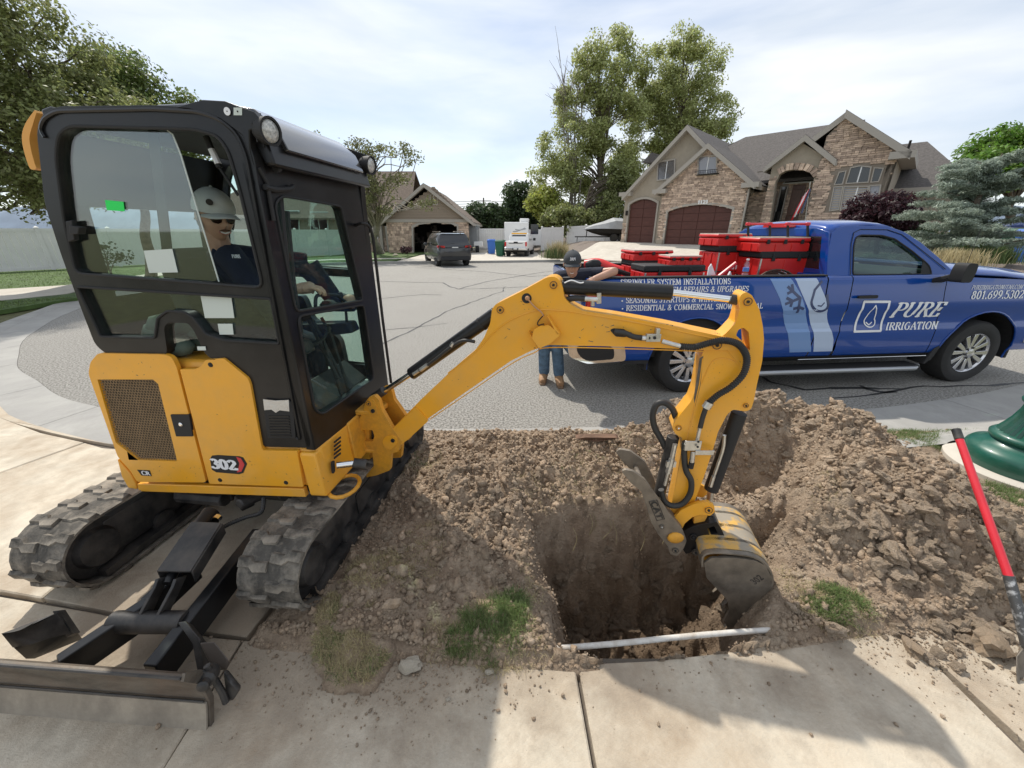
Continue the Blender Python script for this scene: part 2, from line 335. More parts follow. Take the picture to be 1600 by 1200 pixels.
M['lampgreen']=mat('green_cast_iron',(.006,.09,.06),.35,var=.15,vscale=8,coat=.4,dust=(.10,.16,.12),dscale=5,damt=.3)
M['pipe']=mat('white_pvc',(.62,.60,.56),.5,dust=(.33,.26,.19),dscale=14,damt=.8)
M['wood']=mat('weathered_wood',(.17,.10,.065),.85,var=.4,vscale=4,stretch=(1,8,8),bump=.6,bscale=20)
M['bark']=mat('bark',(.13,.105,.08),.95,var=.35,vscale=8,bump=1,bscale=18)
M['barkpale']=mat('pale_bark',(.27,.24,.20),.95,var=.3,vscale=5,bump=1,bscale=12)
def leafm(n,c,isl=.45,tr=.5):M[n]=mat(n,c,.5,island=isl,transl=tr)
leafm('leaf_olive',(.24,.265,.10));leafm('leaf_mid',(.17,.22,.065));leafm('leaf_dark',(.065,.10,.04));leafm('leaf_yellow',(.34,.37,.08))
leafm('leaf_bright',(.15,.27,.04));leafm('leaf_cedar',(.31,.37,.30),.3,.3);leafm('leaf_purple',(.055,.022,.03));leafm('leaf_sparse',(.19,.20,.085))
leafm('leaf_poplar',(.42,.45,.19));leafm('flower_yellow',(.7,.5,.02));leafm('leaf_plume',(.42,.30,.2));leafm('leaf_shrub',(.10,.14,.05))
M['stucco']=mat('tan_stucco',(.36,.31,.245),.95,var=.06,vscale=3,bump=.3,bscale=60)
M['trim']=mat('taupe_trim',(.40,.365,.32),.8)
M['stone']=mat('ledge_stone',(.53,.40,.31),.95,var=.25,vscale=4,bump=.8,bscale=25,island=.36)
M['mortar']=mat('mortar',(.25,.21,.17),.95,bump=.4)
M['shingle']=mat('grey_shingle',(.11,.10,.095),.95,var=.3,vscale=9,bump=.9,bscale=14,stretch=(1,1,3))
M['shingleb']=mat('brown_shingle',(.15,.115,.09),.95,var=.3,vscale=9,bump=.9,bscale=14,stretch=(1,1,3))
M['garage']=mat('maroon_garage_door',(.085,.026,.018),.55,var=.25,vscale=3,stretch=(1,1,8))
M['doorwood']=mat('brown_wood_door',(.12,.05,.028),.4,var=.3,vscale=4,stretch=(6,6,1))
M['siding']=mat('brown_siding',(.30,.24,.185),.9)
M['dark']=mat('dark_interior',(.02,.018,.016),.9)
M['bluebin']=mat('blue_bin_plastic',(.04,.15,.52),.5);M['greenbin']=mat('green_bin_plastic',(.01,.10,.05),.5)
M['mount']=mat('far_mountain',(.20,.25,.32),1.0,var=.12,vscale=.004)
M['gravel']=mat('bark_mulch_and_gravel',(.2,.165,.14),.95,var=.4,vscale=30,bump=1,bscale=60)
M['clear']=glass('clear_plastic',(.9,.92,.95),.12)
M['silver']=mat('silver_cover',(.34,.35,.36),.6,var=.1,vscale=2,bump=.3,bscale=8)
M['suvgrey']=mat('charcoal_car_paint',(.016,.017,.02),.3,coat=1)
M['taillight']=mat('red_tail_light',(.55,.012,.012),.2,coat=.6)
M['plate']=mat('license_plate',(.7,.7,.68),.5)
M['amber']=mat('amber_roof_light',(.85,.42,.01),.35)
# ------------------------------------------------------------------ lettering: pen-nib serif strokes (no font file)
def arc(cx,cy,rx,ry,a0,a1,n=9):return[(cx+rx*math.cos(rad(a0+(a1-a0)*k/n)),cy+ry*math.sin(rad(a0+(a1-a0)*k/n)))for k in range(n+1)]
GL={
'P':(.62,[[(.15,0),(.15,1)],[(.15,.98),(.36,.98)]+arc(.36,.74,.2,.24,90,-90)+[(.15,.5)]],[(.15,0),(.12,1)]),
'U':(.78,[[(.15,1),(.15,.35)]+arc(.39,.3,.24,.28,180,360)+[(.63,1)]],[(.15,1),(.63,1)]),
'R':(.70,[[(.15,0),(.15,1)],[(.15,.98),(.36,.98)]+arc(.36,.76,.19,.22,90,-90)+[(.15,.54)],[(.34,.54),(.66,.02)]],[(.15,0),(.12,1),(.66,0)]),
'E':(.62,[[(.15,0),(.15,1)],[(.1,.98),(.54,.98),(.54,.82)],[(.15,.52),(.42,.52),(.42,.62)],[(.42,.52),(.42,.42)],[(.1,.02),(.56,.02),(.58,.2)]],[(.15,0),(.12,1)]),
'I':(.34,[[(.17,0),(.17,1)]],[(.17,0),(.17,1)]),
'G':(.74,[arc(.38,.5,.29,.5,50,310,14)+[(.62,.2),(.62,.44)]],[(.62,.44)]),
'A':(.72,[[(.06,0),(.36,1)],[(.36,1),(.66,0)],[(.17,.34),(.55,.34)]],[(.07,0),(.65,0)]),
'T':(.64,[[(.32,0),(.32,1)],[(.05,.82),(.07,.98),(.57,.98),(.59,.82)]],[(.32,0)]),
'O':(.78,[arc(.39,.5,.3,.5,0,360,18)],[]),
'N':(.76,[[(.14,0),(.14,1)],[(.14,1),(.62,0)],[(.62,0),(.62,1)]],[(.14,0),(.1,1),(.62,1)]),
'S':(.56,[[(.47,.78)]+arc(.28,.76,.19,.22,20,250,8)+arc(.28,.27,.2,.25,70,-160,9)],[]),
'K':(.72,[[(.15,0),(.15,1)],[(.58,1),(.17,.45)],[(.28,.58),(.64,0)]],[(.15,0),(.15,1),(.58,1),(.64,0)]),
'L':(.58,[[(.15,0),(.15,1)],[(.1,.02),(.5,.02),(.54,.22)]],[(.15,0),(.15,1)]),
'Y':(.68,[[(.08,1),(.34,.48)],[(.62,1),(.34,.48)],[(.34,.5),(.34,0)]],[(.08,1),(.62,1),(.34,0)]),
'M':(.90,[[(.14,0),(.16,1)],[(.16,1),(.45,.1)],[(.45,.1),(.74,1)],[(.74,1),(.76,0)]],[(.14,0),(.14,1),(.76,0),(.76,1)]),
'D':(.74,[[(.15,0),(.15,1)],[(.15,.98),(.3,.98)]+arc(.3,.5,.34,.48,90,-90,12)+[(.15,.02)]],[(.12,0),(.12,1)]),
'C':(.68,[arc(.38,.5,.3,.5,48,312,14)],[(.58,.84)]),
'W':(1.0,[[(.08,1),(.29,0)],[(.29,0),(.5,.95)],[(.5,.95),(.71,0)],[(.71,0),(.92,1)]],[(.08,1),(.5,1),(.92,1)]),
'V':(.70,[[(.08,1),(.35,0)],[(.35,0),(.62,1)]],[(.08,1),(.62,1)]),
'Z':(.64,[[(.1,.82),(.1,.98),(.56,.98),(.08,.02),(.56,.02),(.58,.2)]],[]),
'H':(.78,[[(.15,0),(.15,1)],[(.63,0),(.63,1)],[(.15,.52),(.63,.52)]],[(.15,0),(.15,1),(.63,0),(.63,1)]),
'&':(.78,[[(.7,.02),(.25,.72)]+arc(.33,.8,.13,.17,190,-40,8)+[(.16,.4)]+arc(.29,.23,.2,.22,150,350,9)+[(.66,.5)]],[]),
'0':(.60,[arc(.3,.5,.21,.5,0,360,16)],[]),
'1':(.44,[[(.1,.8),(.24,.98),(.24,0)]],[(.24,0)]),
'2':(.58,[arc(.28,.74,.2,.24,160,-20,8)+[(.08,.03),(.5,.03),(.52,.18)]],[]),
'3':(.56,[arc(.26,.76,.18,.22,150,-80,8)+arc(.25,.27,.22,.27,85,-155,9)],[]),
'5':(.56,[[(.48,.98),(.16,.98),(.12,.56)]+arc(.25,.3,.23,.3,110,-150,10)],[]),
'6':(.58,[[(.46,.96),(.2,.75),(.1,.42)]+arc(.3,.3,.2,.3,160,520,14)],[]),
'8':(.58,[arc(.29,.76,.17,.22,0,360,12),arc(.29,.27,.21,.27,0,360,14)],[]),
'9':(.58,[[(.14,.04),(.4,.25),(.5,.58)]+arc(.3,.7,.2,.3,-20,340,14)],[]),
'.':(.24,[[(.12,.0),(.12,.14)]],[]),' ':(.32,[],[]),'-':(.4,[[(.08,.4),(.32,.4)]],[]),
'*':(.40,[arc(.18,.4,.07,.09,0,360,8)],[])}
def lettering(text,fn,x0,y0,h,width=None,thick=.17,thin=.07,shear=0,gap=.06,serif=True,div=.018):
 """fn(a, b, lift) turns text-plane coordinates into a point; returns an MB with the strokes"""
 adv=sum(GL[c][0]+gap for c in text);sx=(width/adv if width else h)
 mb=MB();x=0;n=0
 for c in text:
  w,polys,ser=GL[c];segs=[]
  for pl in polys:
   for a,b in zip(pl[:-1],pl[1:]):segs.append((a,b,None))
  if serif:
   for(qx,qy)in ser:segs.append(((qx-.13,qy+(.03 if qy<.5 else-.03)),(qx+.13,qy+(.03 if qy<.5 else-.03)),thin))
  for a,b,tk in segs:
   dx,dy=b[0]-a[0],b[1]-a[1];L=math.hypot(dx,dy)
   if L<1e-6:continue
   if tk is None:
    tk=thin+(thick-thin)*abs(dy/L)**1.5
    if abs(dx/L)>.25 and dx*dy>0 and c in 'AVWNMUK':tk=thin*1.3
   nx,ny=-dy/L*tk/2,dx/L*tk/2;ex,ey=dx/L*tk*.18,dy/L*tk*.18;n+=1
   q=[(a[0]-ex+nx,a[1]-ey+ny),(a[0]-ex-nx,a[1]-ey-ny),(b[0]+ex-nx,b[1]+ey-ny),(b[0]+ex+nx,b[1]+ey+ny)]
   m=max(1,int(math.ceil(math.hypot(dx*sx,dy*h)/div)))
   for k in range(m):
    t0,t1=k/m,(k+1)/m;qq=[tuple(q[0][i]+(q[3][i]-q[0][i])*t0 for i in(0,1)),tuple(q[1][i]+(q[2][i]-q[1][i])*t0 for i in(0,1)),tuple(q[1][i]+(q[2][i]-q[1][i])*t1 for i in(0,1)),tuple(q[0][i]+(q[3][i]-q[0][i])*t1 for i in(0,1))]
    mb.add([fn(x0+(x+u+shear*v)*sx,y0+v*h,.0002*(n%12))for u,v in qq],[(0,1,2,3)])
  x+=w+gap
 return mb
 # ================================================================== THE GROUND
HX0,HX1,HY0,HY1=-1.6,4.7,1.0,3.25
LCX,LCY=3.98,2.56
g=MB();B_=6000
g.sheet([(-B_,-B_,-.045),(B_,-B_,-.045),(B_,B_,-.045),(-B_,B_,-.045)],[[(HX0,HY0,-.045),(HX1,HY0,-.045),(HX1,HY1,-.045),(HX0,HY1,-.045)]])
g.build('ground',M['lawnearth'],smooth=0,kind='structure')
def flat(name,pts,z,m,th=0,**k):
 b=MB();P_=[(p[0],p[1],z)for p in pts]
 if th:b.prism(P_,(0,0,-th))
 else:b.sheet(P_)
 return b.build(name,m,smooth=0,kind='structure',**k)
near_edge=[(-10.69,9.6),(-9.9,8.3),(-9.11,7.25),(-8.4,6.4),(-7.51,5.6),(-6.8,5.0),(-5.98,4.52),(-5.2,4.05),(-4.45,3.75),(-3.4,3.45),(-2.3,3.3),(-.6,3.25),(1,3.3),(2.7,3.52),(4.2,3.78),(6.28,4.4),(8.3,5.4),(10.5,6.9),(13,9),(15.5,11.5)]
near_edge=[(float(q.x),float(q.y))for q in spline([(a,b,0)for a,b in near_edge],3)]
far_edge=[(17.5,13.9),(6.5,24.9),(3.0,25.0),(-1,24.2),(-6.02,23.61),(-9,23.1),(-11.5,21.8),(-13.0,19.5),(-13.4,16.5),(-12.6,13.2),(-11.6,11)]
flat('road',near_edge+far_edge,0.0,M['asphalt'])
# cracks sealed with tar, thin ribbons on the road
def ribbon(mb,pts,w,z,wob=.04):
 P_=[Vector((p[0],p[1],z))for p in pts];Q=[]
 for a,b in zip(P_[:-1],P_[1:]):
  n=max(2,int((b-a).length/.25))
  for k in range(n):Q.append(a.lerp(b,k/n)+Vector((R.uniform(-wob,wob),R.uniform(-wob,wob),0)))
 Q.append(P_[-1])
 for i in range(len(Q)-1):
  d=(Q[i+1]-Q[i]).normalized();n=Vector((-d.y,d.x,0))*w*.5*R.uniform(.6,1.4)
  mb.add([Q[i]-n,Q[i]+n,Q[i+1]+n,Q[i+1]-n],[(0,1,2,3)])
road=bpy.data.objects['road']
def crack(px,w,lab=None):
 b=MB();ribbon(b,[G(*p)for p in px],w,.004);b.build('tar_crack',M['crack'],road,smooth=0)
crack([(575,545),(640,520),(690,490),(730,475),(785,455),(790,448)],.035)
crack([(786,450),(860,446),(905,438)],.04)
crack([(520,432),(600,440),(690,442),(715,452),(786,450)],.05)
crack([(715,452),(760,440),(850,425),(940,418)],.06)
crack([(650,418),(760,425),(830,432),(900,428)],.06)
crack([(560,470),(660,460),(690,461)],.03)
crack([(1192,590),(1215,600),(1260,608),(1340,607),(1410,608)],.045)
crack([(1300,624),(1360,616),(1420,604),(1480,606),(1600,598)],.035)
crack([(1345,604),(1375,614),(1400,612)],.05)
crack([(700,505),(640,512),(600,516)],.02)
# concrete gutter pan, cut in slabs with open joints
def inset_path(path,d):
 out=[]
 for i,p in enumerate(path):
  a=Vector(path[max(0,i-1)]);b=Vector(path[min(len(path)-1,i+1)]);t=(b-a).normalized();out.append((p[0]+t.y*d,p[1]-t.x*d))
 return out
gp=[(-13.1,15.2),(-12.75,13.8),(-12.3,12.5),(-11.75,11.3)]+near_edge[:54]
e0=inset_path(gp,.004);e1=inset_path(gp,.50);e2=inset_path(gp,.66)
gut=MB();gut.sheet([(p[0],p[1],-.03)for p in inset_path(gp,-.02)]+[(p[0],p[1],-.03)for p in inset_path(gp,.7)][::-1]);GO=gut.build('gutter',M['joint'],smooth=0,kind='structure')
i=0
while i<len(gp)-1:
 j=i+1
 while j<len(gp)-1 and math.dist(gp[i],gp[j])<1.25:j+=1
 A=[Vector(q)for q in e0[i:j+1]];D=[Vector(q)for q in e1[i:j+1]];t=(A[1]-A[0]).normalized()*.004;t2=(A[-1]-A[-2]).normalized()*.004;A[0]+=t;D[0]+=t;A[-1]-=t2;D[-1]-=t2
 s=MB();n=len(A);vs=[(q.x,q.y,.003)for q in A]+[(q.x,q.y,-.006)for q in D]+[(q.x,q.y,-.1)for q in A]+[(q.x,q.y,-.1)for q in D]
 s.add(vs,[(k,k+1,n+k+1,n+k)for k in range(n-1)]+[(k,k+1,2*n+k+1,2*n+k)for k in range(n-1)]+[(n+k,n+k+1,3*n+k+1,3*n+k)for k in range(n-1)]+[(0,n,3*n,2*n),(n-1,2*n-1,4*n-1,3*n-1)]);s.build('gutter_slab',M['gutter'],GO,smooth=0);i=j
 # low rolled kerb behind the gutter
kb=MB()
for i in range(len(gp)-1):
 a,b,c,d=e1[i],e1[i+1],e2[i+1],e2[i];lo=.012 if gp[i][0]<-1.5 else .045
 if-9.0<a[0]<-1.3:continue
 kb.add([(a[0],a[1],-.005),(b[0],b[1],-.005),(c[0],c[1],lo),(d[0],d[1],lo),(d[0]+(d[0]-a[0])*.7,d[1]+(d[1]-a[1])*.7,lo),(c[0]+(c[0]-b[0])*.7,c[1]+(c[1]-b[1])*.7,lo)],[(0,1,2,3),(3,2,5,4)])
kb.build('kerb',M['gutter'],smooth=0,kind='structure')
# kerb round the far side of the turning circle
fe=far_edge[2:-1];kf=MB();f1=inset_path(fe,.25)
for i in range(len(fe)-1):
 a,b,c,d=fe[i],fe[i+1],f1[i+1],f1[i]
 kf.prism([(a[0],a[1],-.04),(b[0],b[1],-.04),(c[0],c[1],-.04),(d[0],d[1],-.04)],(0,0,.17))
kf.build('far_kerb',M['gutter'],smooth=0,kind='structure')
# slabs of the driveway and the pavement: an object each on a dirty bed so the joints read as grooves
flat('slab_bed',[(-9.5,-3),(2.9,-3),(2.9,1.15),(-1.2,1.15),(-1.0,3.0),(-5,3.6),(-9.5,5.6)],-.035,M['joint'])
DR=flat('driveway',[(-1.2,3.0),(-1.0,3.2),(-.9,3.0)],-.034,M['joint'])
def slab(name,pts,par,m='concrete',z=0.0,th=.05,bev=.006):
 s=MB();s.prism([(p[0],p[1],z)for p in pts],(0,0,-th));return s.build(name,M[m],par,bevel=bev,seg=1,smooth=0)
 # expansion joint curve (photo) splits apron and driveway
jc=[Vector((p[0],p[1]))for p in[(-9.2,6.0),(-7.2,4.75),(-5.14,3.5),(-4.4,3.2),(-3.56,2.93),(-2.4,2.78),(-1.05,2.72)]]
ap=[Vector(q)for q in inset_path(gp,.505)if-9.6<q[0]<-.9]
def along(P_,t):
 L_=[0]
 for a,b in zip(P_[:-1],P_[1:]):L_.append(L_[-1]+(b-a).length)
 t*=L_[-1];k=max(i for i in range(len(L_)-1)if L_[i]<=t);return P_[k].lerp(P_[k+1],(t-L_[k])/(L_[k+1]-L_[k]))
for i in range(5):
 lo_=[along(jc,min(1,(i+k/8)/5))for k in range(9)];hi_=[along(ap,min(1,(i+k/8)/5))for k in range(9)];e=(lo_[1]-lo_[0]).normalized()*.003
 slab('apron_slab',[lo_[0]+e+Vector((0,.034))]+[q+Vector((0,.034))for q in lo_[1:-1]]+[lo_[-1]-e+Vector((0,.034)),hi_[-1]-e]+hi_[-2:0:-1]+[hi_[0]+e],DR)
ye=1.42
D1=[(-9.2,5.97),(-7.2,4.72),(-5.14,3.47),(-4.4,3.17),(-3.83,3.0)]
slab('driveway_slab',D1+[(-4.02,2.5),(-5.6,2.2),(-9.3,1.9)],DR)
slab('driveway_slab',[(-3.81,2.99),(-3.56,2.90),(-2.5,2.76),(-2.42,1.43),(-2.7,1.475),(-9.3,1.53),(-9.3,1.89),(-5.59,2.19),(-4.01,2.49)],DR)
slab('driveway_slab',[(-2.49,2.76),(-1.02,2.70),(-1.12,2.0),(-1.235,1.225),(-1.39,1.245),(-2.1,1.375),(-2.41,1.43)],DR)
SW=flat('sidewalk',[(2.5,-2),(2.8,-2),(2.8,-1.9)],-.034,M['joint'])
edge=[(-2.68,1.445),(-2.1,1.355),(-1.39,1.225),(-.9,1.18),(-.45,1.145),(.0,1.115),(.28,1.105),(.62,1.12),(.95,1.155),(1.25,1.20),(1.55,1.245),(1.81,1.275),(2.15,1.30),(2.9,1.34)]
def seg_edge(x0,x1):
 out=[(x0,np.interp(x0,[e[0]for e in edge],[e[1]for e in edge]))]+[e for e in edge if x0<e[0]<x1]+[(x1,np.interp(x1,[e[0]for e in edge],[e[1]for e in edge]))]
 return[(float(a),float(b))for a,b in out]
cuts=[(-9.3,-4.2,0),(-4.19,-2.72,0),(-2.71,-1.25,.02),(-1.238,.272,.012),(.288,1.84,.012),(1.852,2.95,.04)]
for(a,b,sl)in cuts:
 top=seg_edge(a,b)if a>-2.8 else[(a,1.50),(b,1.44)]
 slab('sidewalk_slab',top+[(b+sl*3,.0),(a+(sl*3 if a>-2.8 else 0),.0)],SW,th=.10)
 slab('sidewalk_slab',[(a+.03,-.012),(b+.03,-.012),(b+.03,-1.8),(a+.03,-1.8)],SW,th=.10)
 # verge terrain: turf, spoil heaps and the pit, one fine height field
rim=[G(*p)for p in[(862,1040),(850,985),(833,935),(815,880),(820,820),(880,800),(960,792),(1040,790),(1110,800),(1180,800),(1225,775),(1262,745),(1278,765),(1262,830),(1250,880),(1222,930),(1212,985),(1216,1004),(1160,1030),(1000,1060)]]
step=.0105
xs=np.linspace(HX0,HX1,int((HX1-HX0)/step)+1);ys=np.linspace(HY0,HY1,int((HY1-HY0)/step)+1)
X,Y=np.meshgrid(xs,ys)
def vnoise(X,Y,sc,seed):
 r=np.random.default_rng(seed);n=64;g_=r.random((n,n));x=X*sc;y=Y*sc;xi=np.floor(x).astype(int);yi=np.floor(y).astype(int)
 fx=x-xi;fy=y-yi;fx=fx*fx*(3-2*fx);fy=fy*fy*(3-2*fy);a=g_[yi%n,xi%n];b=g_[yi%n,(xi+1)%n];c=g_[(yi+1)%n,xi%n];d=g_[(yi+1)%n,(xi+1)%n]
 return(a*(1-fx)+b*fx)*(1-fy)+(c*(1-fx)+d*fx)*fy-.5
def fbm(X,Y,sc,o,seed):
 t=0;a=1
 for i in range(o):t=t+a*vnoise(X+i*7.3,Y-i*3.1,sc,seed+i);a*=.55;sc*=2.07
 return t
def sdpoly(X,Y,poly):
 d=np.full(X.shape,1e9);inside=np.zeros(X.shape,bool);n=len(poly)
 for i in range(n):
  ax,ay=poly[i][0],poly[i][1];bx,by=poly[(i+1)%n][0],poly[(i+1)%n][1]
  ex,ey=bx-ax,by-ay;t=np.clip(((X-ax)*ex+(Y-ay)*ey)/(ex*ex+ey*ey),0,1)
  d=np.minimum(d,(X-ax-ex*t)**2+(Y-ay-ey*t)**2)
  c=((ay>Y)!=(by>Y))&(X<(bx-ax)*(Y-ay)/((by-ay)if by!=ay else 1e-9)+ax);inside^=c
 d=np.sqrt(d);return np.where(inside,d,-d)
ss=lambda t:np.clip(t,0,1)**2*(3-2*np.clip(t,0,1))
def bump(X,Y,cx,cy,rx,ry,h,ang=0,p=1.0):
 c,s=math.cos(rad(ang)),math.sin(rad(ang));u=((X-cx)*c+(Y-cy)*s)/rx;v=(-(X-cx)*s+(Y-cy)*c)/ry
 return h*np.exp(-(u*u+v*v)**p)
def heights(X,Y):
 e=np.interp(X,[a[0]for a in edge],[a[1]for a in edge]);df=Y-e
 w=.03*fbm(X,Y,7,3,3)
 base=.035+.02*fbm(X,Y,3,3,11)
 pile=bump(X,Y,2.18,2.72,.74,.42,.50,-12,1.5)+bump(X,Y,1.55,2.85,.35,.25,.26,0,1.2)+bump(X,Y,2.15,1.85,.78,.36,.34,-14,1.3)+bump(X,Y,2.55,2.1,.38,.42,.18,-35,1.3)
 pile-=bump(X,Y,1.80,2.34,.46,.16,.26,32)
 left=bump(X,Y,.15,2.75,.75,.26,.13,0)+bump(X,Y,-.10,2.20,.38,.28,.20,20,1.2)+bump(X,Y,-.45,2.2,.3,.5,.08)+bump(X,Y,.95,2.75,.4,.22,.14)+bump(X,Y,-.05,1.75,.3,.22,.09)+bump(X,Y,.7,2.35,.5,.22,.13)
 sod=bump(X,Y,-.68,1.35,.17,.26,.075,8,2.0)+bump(X,Y,.02,1.28,.22,.14,.05)+bump(X,Y,1.5,1.40,.2,.12,.05)+bump(X,Y,-.8,1.55,.3,.3,.03)
 z=base+pile*(1+.28*fbm(X,Y,3.2,4,5))+left*(1+.5*fbm(X,Y,5,3,6))+sod
 rough=ss((pile+left)/.12)
 rough=np.maximum(rough,.45*ss((df-.03)/.1)*(X<.4));wx=X+.03*fbm(X,Y,8,3,71);wy=Y+.03*fbm(X,Y,8,3,72);z+=.05*rough*fbm(X,Y,12,4,21)+rough*(.085*np.abs(fbm(wx,wy,9,2,25))+.06*np.abs(fbm(wx,wy,21,2,26))-.03)+.012*fbm(X,Y,34,3,31)
 sd=sdpoly(X+.06*fbm(X,Y,9,4,41),Y+.06*fbm(X,Y,9,4,42),[(p.x,p.y)for p in rim])
 steep=(.15+.14*np.clip(fbm(X,Y,4,3,81)+.35,0,1))+.16*ss((X-.9)/.5)+.22*ss((X-1.25)/.3)+.05*ss((.5-X)/.3)
 dep=ss(sd/steep)*.30+ss((sd-.02)/(.40+.16*fbm(X,Y,5,3,83)+.1*ss((X-1)/.5)))*.50
 zf=-.64+.16*fbm(X,Y,6,4,51)+.12*ss((X-1.45)/.4)
 z=np.where(sd>0,z+(zf-z)*np.clip(dep/.8,0,1)+.22*np.clip(dep,0,.5)*fbm(X*1.3,Y*.8,8,5,61)+.03*np.clip(dep*3,0,1)*fbm(X,Y,32,3,66),z)
 # fall to the bed under slabs and at the outer edge
 z=np.where(sd<=0,.002+(z-.002)*ss((df+.035)/.09),z);k=ss((-.03-df)/.03);z=np.where(sd<=0,z*(1-k)+(-.06)*k,z)
 z=np.where((sd>0)&(df<-.01),np.minimum(z,-.2),z)
 kb_=ss((Y-3.0-.12*np.abs(X-1)*.3)/.22)
 out=ss((-1.15-X+.12*(Y-1.3))/.12)
 z=z*(1-out)+(-.06)*out;z=z*(1-.85*ss((Y-2.98)/.2))
 b=np.minimum(np.minimum(X-HX0,HX1-X),np.minimum(Y-HY0,HY1-Y));kb2=1-ss(b/.05)
 pad=ss((.50-np.hypot(X-LCX,Y-LCY))/.1);z=z*(1-pad)+.0*pad
 return z*(1-kb2)+(-.045)*kb2,sd,df,rough
Z,SD,DF,RG=heights(X,Y)
nxg,nyg=len(xs),len(ys);V=np.stack([X.ravel(),Y.ravel(),Z.ravel()],1)
ii=(np.arange(nyg-1)[:,None]*nxg+np.arange(nxg-1)[None,:]).ravel();F=np.stack([ii,ii+1,ii+1+nxg,ii+nxg],1)
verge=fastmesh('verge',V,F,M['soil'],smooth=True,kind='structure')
WL[verge.name]=Vector((0,0,0))
def hz(x,y):
 j=np.clip(((np.asarray(x)-HX0)/(xs[1]-xs[0])).astype(int),0,nxg-1);i=np.clip(((np.asarray(y)-HY0)/(ys[1]-ys[0])).astype(int),0,nyg-1);return Z[i,j]
def fld(A,x,y):
 j=np.clip(((np.asarray(x)-HX0)/(xs[1]-xs[0])).astype(int),0,nxg-1);i=np.clip(((np.asarray(y)-HY0)/(ys[1]-ys[0])).astype(int),0,nyg-1);return A[i,j]
 # clods
def rockmesh(seed,sub=2,flatn=.75,rough=.34):
 bm=bmesh.new();bmesh.ops.create_icosphere(bm,subdivisions=sub,radius=1);r=random.Random(seed);off=Vector((r.uniform(-50,50),r.uniform(-50,50),r.uniform(-50,50)))
 cuts=[Vector((r.gauss(0,1),r.gauss(0,1),r.gauss(0,1))).normalized()for _ in range(5)]
 for v in bm.verts:
  d=v.co.normalized();k=1+rough*mnoise.noise(d*1.6+off)+.24*mnoise.noise(d*4.2+off)+(.13*mnoise.noise(d*9+off)if sub>2 else 0)
  for c in cuts:
   q=d.dot(c)*k
   if q>.62:k*=.62/q*1.0+.02
  v.co=Vector((d.x*k,d.y*k*.9,d.z*k*flatn))
 vs=np.array([v.co[:]for v in bm.verts]);fs=np.array([[v.index for v in f.verts]for f in bm.faces]);bm.free();return vs,fs
def scatter(n,variants,xy,size,material,name,parent=None,sink=.3,**k):
 Vs=[];Fs=[];base=0;m=len(xy)
 zz=hz(xy[:,0],xy[:,1])
 zz=np.where((fld(DF,xy[:,0],xy[:,1])<.02)&(fld(SD,xy[:,0],xy[:,1])<0),0.0,zz)
 for vi,(vs,fs)in enumerate(variants):
  idx=np.arange(vi,m,len(variants));c=len(idx)
  if not c:continue
  q=NR.normal(size=(c,4));q/=np.linalg.norm(q,axis=1)[:,None];w,x,y,z=q.T
  Rm=np.stack([1-2*(y*y+z*z),2*(x*y-z*w),2*(x*z+y*w),2*(x*y+z*w),1-2*(x*x+z*z),2*(y*z-x*w),2*(x*z-y*w),2*(y*z+x*w),1-2*(x*x+y*y)],1).reshape(c,3,3)
  P_=np.einsum('cij,vj->cvi',Rm,vs)*size[idx][:,None,None]
  P_+=np.stack([xy[idx,0],xy[idx,1],zz[idx]+size[idx]*(1-sink)*.55],1)[:,None,:]
  Vs.append(P_.reshape(-1,3));Fs.append((fs[None]+np.arange(c)[:,None,None]*len(vs)).reshape(-1,3)+base);base+=c*len(vs)
 return fastmesh(name,np.concatenate(Vs),np.concatenate(Fs),material,parent,**k)
RV=[rockmesh(i,1,.7,.9)for i in range(7)];RV1=[rockmesh(40+i,2,.72,1.0)for i in range(9)];RV2=[rockmesh(20+i,3,.78,.75)for i in range(9)]
def sample(n,dens):
 out=[]
 while sum(len(o)for o in out)<n:
  p=np.stack([NR.uniform(HX0+.1,HX1-.1,n*3),NR.uniform(HY0+.05,HY1-.02,n*3)],1);out.append(p[NR.random(n*3)<dens(p[:,0],p[:,1])])
 return np.concatenate(out)[:n]
def dens_small(x,y):
 z=fld(Z,x,y);rg=fld(RG,x,y);sd=fld(SD,x,y);df=fld(DF,x,y)
 d=.45+.55*rg;d=np.where(sd>.03,.75,d)
 d=np.where((df<.12)&(sd<0),np.maximum(d,.9),d);d=np.where(df<0,.0,d);d=np.where(x<-1.05+.1*(y-1.3),0,d);d=np.where(np.hypot(x-LCX,y-LCY)<.46,0,d)
 d=np.where((x>3.45),.04,d)
 return d
p=sample(42000,dens_small);sz=NR.lognormal(math.log(.0064),.45,len(p)).clip(.0025,.018);sz*=np.where(fld(RG,p[:,0],p[:,1])>.5,1.15,.75)
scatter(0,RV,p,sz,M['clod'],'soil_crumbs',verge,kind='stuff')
def dens_mid(x,y):
 d=dens_small(x,y);sd=fld(SD,x,y);return np.where(sd>.02,.25*(fld(Z,x,y)<-.45),d*np.where(x<-.1,.8,1))*np.where(x>1.3,1,.75)
p=sample(5400,dens_mid);sz=NR.lognormal(math.log(.015),.45,len(p)).clip(.008,.042)
scatter(0,RV1,p,sz,M['clod'],'small_clods',verge,sink=.75,kind='stuff')
ex=NR.uniform(-1.2,2.85,9000);p=np.stack([ex,np.interp(ex,[a[0]for a in edge],[a[1]for a in edge])+NR.uniform(-.02,.07,9000)],1);p=p[(fld(SD,p[:,0],p[:,1])<.0)];scatter(0,RV,p,NR.lognormal(math.log(.0065),.5,len(p)).clip(.002,.02),M['clod'],'soil_crumbs',verge,kind='stuff',sink=.2)
